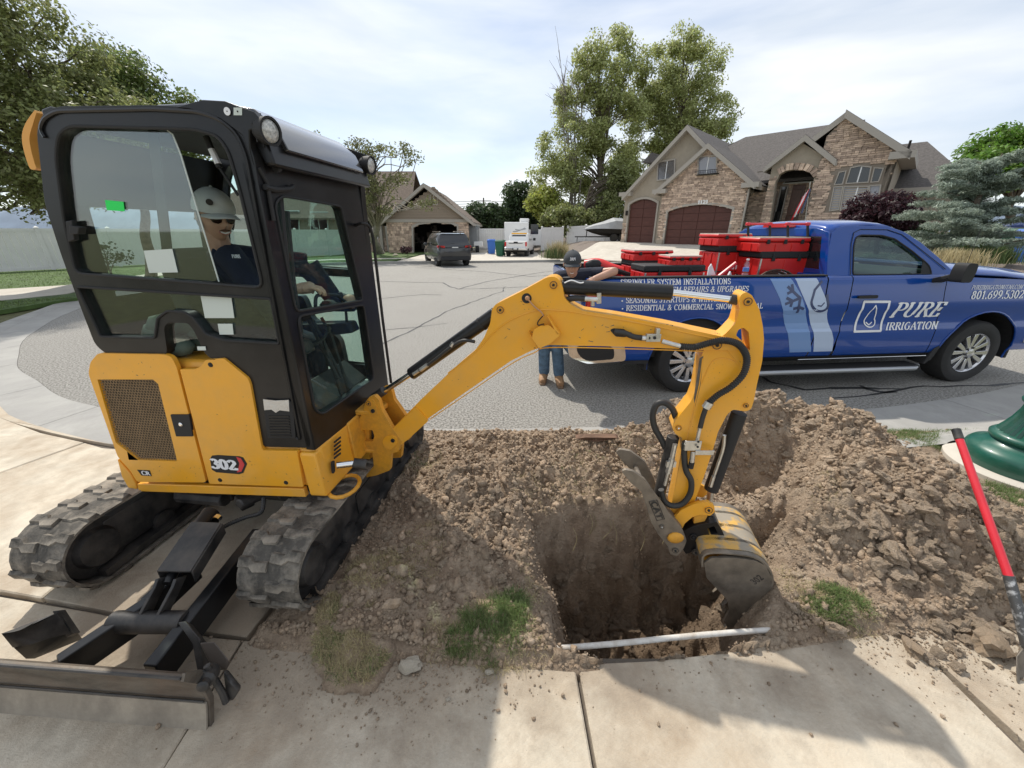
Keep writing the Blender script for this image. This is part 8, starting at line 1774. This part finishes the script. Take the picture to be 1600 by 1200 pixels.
# tall stone gable with the arched window group
oG=.05
g0,gz=hs(1283,246,oG);g1,gz1=hs(1405,240,oG);gpk=hs(1322,183,oG)
gz=(gz+gz1)/2;gm=(g0+g1)/2
gs=[hs(x,y,oG)for x,y in[(1283,240)]]
gG=[(g0,.3),(g0,hs(1283,214,oG)[1]),(gpk[0],gpk[1]),(g1,gz),(g1,.3)]
wins=[[(1297,329),(1310,327),(1316,292),(1304,293)],[(1314,328),(1352,325),(1356,292),(1320,292)],[(1357,324),(1370,322),(1375,290),(1360,291)],[(1305,288),(1316,287),(1321,268),(1312,270)],[(1323,286),(1356,284),(1360,262),(1344,260),(1330,263)],[(1362,284),(1372,283),(1379,264),(1367,263)]]
wsz=[[hs(x,y,oG)for x,y in w]for w in wins]
wall('stone_wall',gG,oG,.35,'mortar',wsz)
cladding(SH,[(a,max(c,.9))for a,c in gG],oG,[[(min(s for w in wsz for s,z in w)-.12,min(z for w in wsz for s,z in w)-.1),(max(s for w in wsz for s,z in w)+.12,min(z for w in wsz for s,z in w)-.1),(max(s for w in wsz for s,z in w)+.12,max(z for s,z in wsz[5])+.1),(wsz[4][3][0],wsz[4][3][1]+.15),(min(s for w in wsz for s,z in w)-.12,max(z for s,z in wsz[3])+.15)]],seed=41)
for i,w in enumerate(wsz):
 ww=window(w,oG,['left shuttered lower window','wide shuttered lower window','right shuttered lower window','left upper light of the arched window','centre upper light of the arched window','right upper light of the arched window'][i],1 if i in(1,4)else 0,blinds=i<3,fr=.045)
 if i<2:
  z0=min(z for s,z in w);z1=max(z for s,z in w);s0,s1=min(s for s,z in w)+.04,max(s for s,z in w)-.04
  for k in range(10):zz=z0+(z1-z0)*(k+.5)/10;b=MB();b.prism([hp(s0,zz-.045,oG+.0),hp(s1,zz-.045,oG+.0),hp(s1,zz+.035,oG+.03),hp(s0,zz+.035,oG+.03)],hn*.01);b.build('slat',M['stucco'],ww,smooth=0)
  # rake of the tall gable (steeper right side as in the photo)
def rakeroof(l,p_,r,o0,o1,over=.45):
 for(a,c,over)in((l,p_,.1),(r,p_,over)):
  dx=a[0]-c[0];k=(c[1]-a[1])/abs(dx);se=a[0]+(over if dx>0 else-over);ze_=a[1]-over*k
  b=MB();b.prism([hp(se,ze_+.24,o0-over),hp(c[0],c[1]+.24,o0-over),hp(c[0],c[1]+.24,o1),hp(se,ze_+.24,o1)],(0,0,-.14));rf=b.build('roof',M['shingle'],SH,smooth=0)
  b=MB();b.prism([hp(se,ze_+.22,o0-over-.05),hp(c[0],c[1]+.22,o0-over-.05),hp(c[0],c[1]-.1,o0-over-.05),hp(se,ze_-.1,o0-over-.05)],hn*.06);b.build('rake_board',M['trim'],rf,smooth=0)
  b=MB();b.prism([hp(se,ze_-.06,o0-over),hp(c[0],c[1]-.04,o0-over),hp(c[0],c[1]-.04,o0),hp(se,ze_-.06,o0)],(0,0,.03));b.build('soffit',M['trim'],rf,smooth=0)
rakeroof(hs(1274,219,oG),(gpk[0],gpk[1]),(g1,gz),oG,6)
b=MB();b.prism([hp(g1,.3,oG),hp(g1,gz+.1,oG),hp(g1,gz+.1,oG+4.5),hp(g1,.3,oG+4.5)],HP.u*-.3);b.build('side_wall',M['stucco'],SH,smooth=0)
b=MB();b.prism([hp(g1-.3,gz-.35,oG-.5),hp(g1+.6,gz-.35,oG-.5),hp(g1+.6,gz-.05,oG-.5),hp(g1-.3,gz-.05,oG-.5)],hn*5);b.build('eave_return',M['trim'],SH,smooth=0)
# main roof with ridge parallel to the front
oR=6.5;r0=hs(1165,214,oR);r1=(hs(1322,178,oR)[0],r0[1]+.0);zeR=4.6;oF=1.6
roof([hp(r0[0],r0[1],oR),hp(r1[0]+1,r0[1],oR),hp(r1[0]+1,zeR,oF),hp(r0[0]-4.5,zeR,oF)])
roof([hp(r0[0],r0[1],oR),hp(r0[0]-5.5,zeR-.1,oF),hp(r0[0]-5.5,zeR-.1,oR+5)])
roof([hp(r0[0],r0[1],oR),hp(r1[0]+1,r0[1],oR),hp(r1[0]+1,zeR,oR+5),hp(r0[0]-4,zeR,oR+5)])
wall('rear_wall',[(0.4,.3),(15,.3),(15,4.5),(.4,4.5)],8.6,.2,'stucco')
b=MB();b.prism([hp(wl,.2,.3),hp(wl,ek,.3),hp(wl,ek,8.6),hp(wl,.2,8.6)],HP.u*.2);b.build('side_wall',M['stucco'],SH,smooth=0)
# right wing with a hipped roof
oW=4.2;q0,q1=hs(1410,300,oW)[0]-1.5,hs(1505,300,oW)[0];wz=hs(1440,292,oW)[1]
wall('wing_wall',[(q0,.3),(q1,.3),(q1,wz),(q0,wz)],oW,.2,'stucco')
ra=hs(1395,224,oW+3.2);rb=hs(1449,221,oW+3.2)
roof([hp(q0-.5,wz-.1,oW-.5),hp(q1+.4,wz-.1,oW-.5),hp(rb[0],rb[1],oW+3.2),hp(ra[0]-1,rb[1],oW+3.2)]);roof([hp(q1+.4,wz-.1,oW-.5),hp(q1+.4,wz-.1,oW+7),hp(rb[0],rb[1],oW+3.2)])
b=MB();b.prism([hp(q0-.5,wz-.3,oW-.52),hp(q1+.4,wz-.3,oW-.52),hp(q1+.4,wz-.05,oW-.52),hp(q0-.5,wz-.05,oW-.52)],hn*.08);b.build('fascia',M['trim'],SH,smooth=0)
b=MB();c=hp(*hs(1417,238,oW),oW);b.tube([c,c+Vector((0,0,.55))],.06,8);b.build('roof_vent',M['dark'],SH)
# small dark dormer roof at the left
b=MB();c=[HP.at(x,y,2.0)for x,y in[(1003,254),(1028,254),(1035,243),(1018,238)]];b.prism(c,hn*2);b.build('dormer_roof',M['shingle'],SH,smooth=0)
# downpipe, wall lamp
b=MB();b.tube([hp(B_r+.02,zBe-.3,offB-.08),hp(B_r+.02,1.0,offB-.08)],.05,6);b.build('downpipe',M['trim'],SH)
b=MB();b.box(HP.at(979,333,-.1),(.15,.15,.3));b.build('wall_lamp',M['dark'],SH)
# ================================================================== THE LEFT HOUSE
LP=Plane(0,35,0)
LH=thing('brown_house',(-7,36,0),'brown sided house with a stone faced open garage at the end of the street','house')
def ls(x,y,off=0):return LP.sz(x,y,off)
def lp(s,z,off=0):return LP.p(s,z,off)
l0,lz=ls(603,345);l1,_=ls(732,345);lpk=ls(678,292)
lop=[(ls(646,390)[0],-.1)]+[ls(x,y)for x,y in[(646,356),(655,351),(680,348),(705,350),(714,354)]]+[(ls(714,390)[0],-.1)]
b=MB();b.prism([lp(l0,-.2),lp(l0,lz),lp(l1,lz),lp(l1,-.2)],(0,.3,0),[[lp(*p)for p in lop]]);b.build('garage_wall',M['mortar'],LH,smooth=0)
b=MB();b.prism([lp(l0,lz+.02),lp(lpk[0],lpk[1]),lp(l1,lz+.02)],(0,.3,0));gb=b.build('gable_wall',M['siding'],LH,smooth=0)
k=0;zz=lz+.05
while zz<lpk[1]-.15:
 f=(lpk[1]-zz)/(lpk[1]-lz);a0=lpk[0]+(l0-lpk[0])*f;a1=lpk[0]+(l1-lpk[0])*f;b=MB();b.prism([lp(a0+.05,zz,-.03),lp(a1-.05,zz,-.03),lp(a1-.12,zz+.19,-.005),lp(a0+.12,zz+.19,-.005)],(0,.02,0));b.build('siding_board',M['siding'],LH,smooth=0);zz+=.21
_hp,_hn=hp,hn
hp,hn=lp,Vector((0,1,0))
cladding(LH,[(l0,-.1),(l0,lz-.15),(l1,lz-.15),(l1,-.1)],0,[lop],course=.2,seed=51,big=True,m='stone2' if 0 else 'stone')
hp,hn=_hp,_hn
b=MB();b.prism([lp(l0-.3,lz-.12,-.12),lp(l1+.3,lz-.12,-.12),lp(l1+.3,lz+.12,-.12),lp(l0-.3,lz+.12,-.12)],(0,.2,0));b.build('band_board',M['trim'],LH,smooth=0)
b=MB();P_=[lp(*p)for p in lop];Q_=[lp(p[0]+(-.14 if p[0]<(l0+l1)/2 else .14),p[1]+(.14 if 0<i<len(lop)-1 else 0))for i,p in enumerate(lop)];b.prism([p-Vector((0,.08,0))for p in P_+Q_[::-1]],(0,.15,0));b.build('door_trim',M['trim'],LH,smooth=0)
b=MB();b.bb((l0+.4,41,-.1),(l1-.4,41.2,3));b.bb((l0+.3,35.3,-.1),(l0+.4,41,3));b.bb((l1-.4,35.3,-.1),(l1-.3,41,3));b.bb((l0+.3,35.3,2.95),(l1-.3,41.1,3.05));b.build('garage_interior',M['dark'],LH,smooth=0)
rr=random.Random(4)
b=MB()
for i in range(26):b.box((rr.uniform(l0+.9,l1-.9),40.5,rr.uniform(.2,2.2)),(rr.uniform(.2,.6),.4,rr.uniform(.2,.5)))
b.build('stored_boxes',mat('garage_clutter',(.12,.10,.09),.8,island=.9),LH,kind='stuff')
window([ls(x,y)for x,y in[(673,319),(683,319),(683,306),(678,304),(673,306)]],-.02,'tiny window in the left gable',1,LH,LP,False)
gable(l0,l1,lz,lpk[1],0,11,.45,'shingleb',LH,True,LP)
# long wing to the left, with windows (seen through the cab)
wL=ls(330,380,5)[0];zW=2.9
b=MB();b.bb((wL,40,-.2),(l0+.2,40.3,zW));b.build('front_wall',M['siding'],LH,smooth=0)
_hp,_hn=hp,hn;hp,hn=lp,Vector((0,1,0));cladding(LH,[(wL,-.1),(wL,1.2),(l0,1.2),(l0,-.1)],5,course=.2,seed=52,big=True);hp,hn=_hp,_hn
rz=ls(600,268,9)[1]
b=MB();b.prism([(wL-.5,39.3,zW-.1),(l0+1.0,39.3,zW-.1),(l0+.6,45,rz),(wL+4,45,rz)],(0,0,.15));b.build('roof',M['shingleb'],LH,smooth=0)
b=MB();b.prism([(wL-.5,50.5,zW-.1),(l0+1.0,50.5,zW-.1),(l0+.6,45,rz),(wL+4,45,rz)],(0,0,.15));b.build('roof',M['shingleb'],LH,smooth=0)
for(x0,x1,y0,y1,lab)in((440,467,371,330,'white framed double window of the left house'),(486,512,374,332,'tall window of the left house beside the stone porch'),(575,590,378,345,'window beside the open garage')):
 window([ls(x0,y0,4.98),ls(x1,y0,4.98),ls(x1,y1,4.98),ls(x0,y1,4.98)],4.98,lab,1,LH,LP,True,'white')
 # timber posts of the porch
for x in(606,596):s=ls(x,380,2)[0];b=MB();b.box((s,37.2,1.4),(.25,.25,3));b.build('porch_post',M['trim'],LH)
b=MB();b.prism([(ls(560,380,2)[0],37,3.0),(l0+.2,37,3.0),(l0+.2,40,3.9),(ls(560,380,2)[0],40,3.9)],(0,0,.12));b.build('porch_roof',M['shingleb'],LH,smooth=0)
# ================================================================== TREES AND SHRUBS
def leafcloud(centers,radii,n_per,size,seed,aspect=.55,flat=1.0,droop=0):
 r=np.random.default_rng(seed);m=len(centers);N=m*n_per;c=np.repeat(np.array(centers),n_per,0);rad_=np.repeat(np.array(radii),n_per)
 d=r.normal(size=(N,3));d/=np.linalg.norm(d,axis=1)[:,None];rr=rad_*r.random(N)**.45;p=c+d*rr[:,None]*np.array([1,1,flat])
 n=d+r.normal(size=(N,3))*.9;n[:,2]=np.abs(n[:,2])+.2;n/=np.linalg.norm(n,axis=1)[:,None];a=np.cross(n,r.normal(size=(N,3)));a/=np.linalg.norm(a,axis=1)[:,None];a[:,2]-=droop;b=np.cross(n,a)
 s=size*r.uniform(.6,1.35,N)[:,None];V=np.stack([p-a*s,p+b*s*aspect+n*s*.15,p+a*s,p-b*s*aspect+n*s*.15],1).reshape(-1,3);F=np.arange(N*4).reshape(-1,4);return V,F
def tree(name,label,cat,base,lobes,leaf,n_clump,n_per,lsize,cr,trunk_r,bark='bark',seed=1,fork=.35,gaps=.0,limb=.4,trunk_top=None,flat=.8,aspect=.55,group=None,bend=.0,twig=None):
 """lobes: crown ellipsoids (cx, cy, cz, rx, ry, rz) in metres"""
 r=random.Random(seed);base=Vector(base);t=thing(name,base,label,cat,group);cl=[];vol=[l[3]*l[4]*l[5]for l in lobes];tv=sum(v**.75 for v in vol)
 for l,v in zip(lobes,vol):
  k=max(3,int(n_clump*v**.75/tv))
  for _ in range(k):
   while True:
    d=Vector((r.uniform(-1,1),r.uniform(-1,1),r.uniform(-1,1)))
    if .25<d.length<1:break
   d=d.normalized()*(d.length**.5);q=Vector((l[0]+d.x*l[3],l[1]+d.y*l[4],l[2]+d.z*l[5]))
   if gaps and mnoise.noise(q*(1.6/max(l[3],.8))+Vector((seed,0,0)))<-.35+gaps:continue
   cl.append(q)
 cz=[l[2]-l[5]for l in lobes];low=max(base.z+.3,min(cz));top=trunk_top or Vector((sum(l[0]for l in lobes)/len(lobes),sum(l[1]for l in lobes)/len(lobes),max(l[2]+l[5]*.5 for l in lobes)))
 top=Vector(top);H_=top.z-base.z;b=MB();N_=9;tp=[base+Vector((0,0,-.1))]
 for i in range(1,N_+1):f=i/N_;tp.append(base.lerp(top,f)+Vector((r.uniform(-1,1),r.uniform(-1,1),0))*H_*.02*(1+bend*3))
 b.tube(spline(tp,3),trunk_r,8,rs=[max(.012,trunk_r*(1.25 if i==0 else 1)*(1-.88*i/(N_*3)))for i in range(N_*3+1)]);b.build('trunk',M[bark],t,smooth=70)
 b=MB();pick=cl if len(cl)<90 else r.sample(cl,90)
 for q in pick:
  f=r.uniform(fork,.85);f=min(f,max(fork,(q.z-base.z)/H_-.1));s=base.lerp(top,f);m1=s.lerp(q,.4)+Vector((0,0,(q-s).length*.12));m2=s.lerp(q,.75)+Vector((r.uniform(-.1,.1),r.uniform(-.1,.1),0))*(q-s).length;r0=trunk_r*limb*(1-f*.6)
  b.tube(spline([s,m1,m2,q],3),r0,5,rs=[r0*(1-.085*k)for k in range(10)])
 b.build('branches',M[bark],t,smooth=70,kind='stuff')
 V,F=leafcloud([tuple(q)for q in cl],[cr*r.uniform(.6,1.3)for _ in cl],n_per,lsize,seed,aspect,flat);fastmesh('crown',V,F,M[leaf],t,kind='stuff');return t,cl
def lobe(px,py,Y,rx,ry=None,dY=None):
 c=W(px,py,Y);a=W(px+rx,py,Y);b_=W(px,py-(ry or rx),Y);R1=abs(a.x-c.x);return(c.x,c.y,c.z,R1,dY or R1,abs(b_.z-c.z))
 # left: big tree overhanging the fence, and the pointed one behind
tree('street_tree','big leafy tree overhanging the white fence at the left edge','tree',G(150,432,.06)+Vector((-.4,0,0)),[lobe(0,5,12,60,45,2.0),lobe(20,70,12,75,75,2.2),lobe(-60,180,12,110,110,2.4),lobe(40,190,11.5,85,70,2.0),lobe(110,150,12.5,55,40,1.6),lobe(20,290,11.5,90,45,1.8),lobe(170,190,12.5,60,40,1.5),lobe(120,260,12,90,60,1.5)],'leaf_olive',520,150,.055,.5,.22,seed=3,fork=.28,gaps=.10)
tree('street_tree','dense pointed tree rising behind the excavator cab roof','tree',(W(190,300,16).x,16,.0),[lobe(180,110,16,32,45,1.2),lobe(205,135,16,38,35,1.3),lobe(160,160,16,60,45,1.6),lobe(230,175,16,35,35,1.2),lobe(200,230,16,85,60,1.8),lobe(290,160,17,14,12,.5),lobe(262,175,17,22,14,.6),lobe(250,260,16,70,60,1.5)],'leaf_mid',260,170,.06,.5,.2,seed=5,gaps=.15)
# bare twigs of the shrub seen through the cab, and hedge
tree('garden_shrub','dark bare twigged shrub seen through the rear of the cab glass','shrub',(W(170,420,13).x,13,.05),[lobe(165,400,13,25,20,.6)],'leaf_dark',14,30,.05,.25,.05,seed=6)
# crooked half bare tree before the brown house
tree('crooked_tree','crooked half bare tree with a leaning trunk before the brown house','tree',G(594,396,.06),[lobe(500,225,27,30,14,1.2),lobe(545,240,27,40,22,1.6),lobe(600,245,27,30,15,1.2),lobe(635,240,26.5,26,14,1.2),lobe(560,290,27,40,28,1.6),lobe(620,285,27,30,12,1.0),lobe(590,320,27,36,14,1.3),lobe(525,275,27.5,30,20,1.3),lobe(655,320,26.5,30,8,1.0)],'leaf_sparse',150,60,.08,.5,.36,'barkpale',seed=11,fork=.22,gaps=.25,limb=.22,trunk_top=W(575,240,27),bend=.8)
# tall cottonwoods
for(lab,bx,Y,lobes,sd,mk,n_)in(
('tall ragged cottonwood left of the stone house with dead twigs on its left side',935,46,[(955,75,34,38),(940,120,45,40),(915,170,50,45),(960,190,50,50),(890,225,50,40),(930,260,70,45),(870,290,45,40),(960,300,60,50),(985,130,22,40),(925,85,18,22)],21,'leaf_poplar',420),
('tall full cottonwood directly behind the garage roof of the stone house',1070,48,[(1060,70,40,26),(1090,110,40,38),(1030,105,30,40),(1060,160,60,40),(1110,180,38,35),(1020,200,50,50),(1080,220,60,40),(1000,270,50,50)],22,'leaf_poplar',360)):
 tree('cottonwood',lab,'tree',(W(bx,380,Y).x,Y,.3),[lobe(x,y,Y+(x%7-3)*.4,rx,ry,max(1.8,rx*.05))for x,y,rx,ry in lobes],mk,n_,200,.125,1.0,.45,seed=sd,fork=.28,gaps=.17,limb=.2)
b=MB();r=random.Random(8);Y=45
t=thing('dead_branches',(W(880,360,Y).x,Y,.3),'leafless grey upright branches at the left of the tall cottonwood','dead tree')
for k in range(7):
 p0=W(900+r.uniform(-12,12),330,Y);p1=W(868+k*8+r.uniform(-6,6),r.uniform(70,130),Y);b.tube(spline([p0,p0 .lerp(p1,.5)+Vector((r.uniform(-.6,.6),0,0)),p1],5),.07,5,rs=[.10*(1-.085*i)for i in range(11)])
 for q in range(16):f=r.uniform(.35,1);s=p0 .lerp(p1,f);e=s+Vector((r.uniform(-2.2,1.2),r.uniform(-.5,.5),r.uniform(.6,2.2)));b.tube([s,s.lerp(e,.5)+Vector((0,0,.15)),e],.025,4,rs=[.03,.02,.01])
b.build('twigs',M['barkpale'],t,kind='stuff')
# middle distance
tree('evergreen_tree','dark rounded tree behind the camper trailer','tree',(W(812,385,50).x,50,0),[lobe(812,310,50,26,22,2.2),lobe(822,340,50,34,28,2.6),lobe(800,350,50,30,20,2.4)],'leaf_dark',130,90,.2,1.0,.3,seed=31)
tree('hedge_tree','dark hedge tree left of the camper near the utility pole','tree',(W(755,385,46).x,46,0),[lobe(750,350,46,26,22,2),lobe(775,345,47,24,20,2),lobe(760,330,46,20,10,1.6),lobe(738,335,46,14,14,1.4)],'leaf_dark',120,90,.18,.9,.25,seed=32)
tree('maple_tree','small yellow green tree between the camper and the big cottonwoods','tree',(W(862,385,43).x,43,.2),[lobe(850,315,43,18,16,1.5),lobe(862,330,43,20,16,1.5),lobe(838,320,43,12,12,1.2)],'leaf_yellow',70,90,.16,.8,.2,seed=33)
tree('willow_shrub','grey green bushy shrub over the white fence below the cottonwoods','shrub',(W(890,380,40).x,40,.4),[lobe(880,345,40,36,20,2),lobe(912,350,40,26,20,2),lobe(950,335,41,34,30,2.2),lobe(960,290,42,22,30,2)],'leaf_olive',180,90,.15,.8,.2,seed=34)
for k,(x,y,Y,rx,ry,mk)in enumerate([(700,350,60,40,14,'leaf_dark'),(790,348,60,60,16,'leaf_dark'),(905,345,58,60,22,'leaf_dark'),(420,330,55,90,25,'leaf_mid')]):
 tree('hedge_tree',['far dark trees behind the left garage','far dark trees behind the camper','far dark trees behind the cottonwood trunks','far trees behind the brown house roof'][k],'tree',(W(x,390,Y).x,Y,0),[lobe(x,y,Y,rx,ry,2.5)],mk,90,70,.26,1.3,.2,seed=50+k)
 # right: maple beyond the house, cedar, purple plum, shrubs
tree('maple_tree','bright green maple crown rising right of the stone house roof','tree',(W(1580,380,30).x,30,.9),[lobe(1560,225,30,34,22,1.6),lobe(1590,245,30,50,40,2.2),lobe(1545,270,29,45,35,2),lobe(1620,230,30,40,40,2),lobe(1520,250,30,14,10,.8)],'leaf_bright',230,90,.13,.7,.3,seed=41,gaps=.06)
tree('plum_shrub','round dark purple leaved shrub before the tall stone gable','shrub',(W(1370,392,17.5).x,17.5,.8),[lobe(1372,330,17.5,38,28,1.0),lobe(1355,345,17.5,30,22,.9),lobe(1395,345,17.5,30,26,.9)],'leaf_purple',120,110,.07,.4,.1,seed=42,gaps=.0)
tree('garden_shrub','low dark green shrub behind the blue pickup bonnet','shrub',(W(1425,395,17).x,17,.8),[lobe(1420,372,17,24,22,.7),lobe(1450,380,16.5,20,15,.7)],'leaf_dark',60,90,.06,.35,.06,seed=43)
def cedar(label,base,H_,spread,seed):
 r=random.Random(seed);t=thing('cedar_tree',base,label,'tree');base=Vector(base);b=MB();lean=Vector((.05,0,1));b.tube(spline([base,base+Vector((.05,0,H_*.4)),base+Vector((-.05,0,H_*.75)),base+Vector((.15,0,H_))],5),.1,8,rs=[.13*(1-.058*i)for i in range(16)]);b.build('trunk',M['bark'],t)
 b=MB();cen=[]
 for k in range(56):
  f=r.uniform(.08,.97)**.9;a=r.uniform(0,6.283);L_=spread*(1.05-f*.72)*r.uniform(.55,1.15);s=base+Vector((0,0,H_*f));up_=r.uniform(.10,.42);d=Vector((math.cos(a),math.sin(a),0));pts=[s,s+d*L_*.35+Vector((0,0,L_*up_*.5)),s+d*L_*.7+Vector((0,0,L_*up_*.8)),s+d*L_+Vector((0,0,L_*up_*.80))];P_=spline(pts,6)
  b.tube(P_,.02,5,rs=[.032*(1-.045*i)for i in range(len(P_))])
  for i in range(2,len(P_)):
   for q in range(4):
    sd=d.cross(Vector((0,0,1)))*r.uniform(-1,1)*L_*.22*(1.2-i/len(P_)*.6);cen.append(tuple(P_[i]+sd+Vector((0,0,r.uniform(-.10,.03)))+d*r.uniform(-.05,.08)))
 b.build('branches',M['bark'],t,kind='stuff');V,F=leafcloud(cen,[.13]*len(cen),26,.05,seed,.22,.45);fastmesh('needles',V,F,M['leaf_cedar'],t,kind='stuff')
cb=W(1490,410,13.0);cedar('silvery blue green cedar with layered sprays right of the plum shrub',(cb.x,13.0,.25),W(1500,240,13).z-.25,2.35,61)
def tuft(name,label,px,py,Y,n,h,mk,sp,cat='ornamental grass',plume=0):
 c=W(px,py,Y);p=np.stack([c.x+NR.normal(0,sp,n),c.y+NR.normal(0,sp,n)],1);t=thing(name,c,label,cat)
 o=blades('blades',p,np.full(n,c.z),h,M[mk],t,lean=.35,w=.018,kind='stuff');return t,c
tuft('grass_clump','tan plumed ornamental grass clump in the far driveway corner',872,404,25.5,900,1.25,'drygrass',.30)
tuft('grass_clump','green ornamental grass clump left of the tan plumes',866,403,25.2,500,.8,'leaf_shrub',.35)
tuft('grass_clump','wispy ornamental grass before the right hand bins',1532,410,11.5,1500,.55,'leaf_shrub',.30)
tuft('grass_clump','pale ornamental grass at the foot of the cedar',1490,414,11.0,900,.5,'drygrass',.25)
tree('flowering_shrub','small shrub with yellow flowers between the cedar and the dark van','shrub',(W(1510,405,13).x,13,.3),[lobe(1512,388,13,20,13,.4),lobe(1490,392,13,14,10,.4)],'leaf_bright',40,70,.045,.2,.03,seed=62)
V,F=leafcloud([tuple(W(1518+R.uniform(-8,10),381+R.uniform(-5,5),12.7))for _ in range(14)],[.07]*14,20,.03,9);fastmesh('yellow_flowers',V,F,M['flower_yellow'],None,kind='stuff',label='cluster of yellow flowers on the small shrub',cat='flowers')
# garden bits before the brown house
for(x,y,s,lab)in((575,396,.35,'pale boulder beside the crooked tree'),):
 rock(x,y,s,wm,lab)
rock(618,400,.22,wm,'pale garden boulder near the open garage',z=.06)
tree('flowering_shrub','low red flowered shrub at the corner of the open garage','shrub',G(636,396,.06),[lobe(634,391,30,10,5,.4)],'leaf_purple',14,40,.06,.25,.03,seed=63)
tree('garden_shrub','dark shrub under the windows of the brown house','shrub',(W(455,395,34).x,34,0),[lobe(455,385,34,25,14,.9)],'leaf_dark',40,80,.1,.5,.05,seed=64)
tree('garden_shrub','round shrub by the porch of the brown house','shrub',(W(540,395,33).x,33,0),[lobe(540,388,33,22,12,.9)],'leaf_mid',36,80,.1,.5,.05,seed=65)
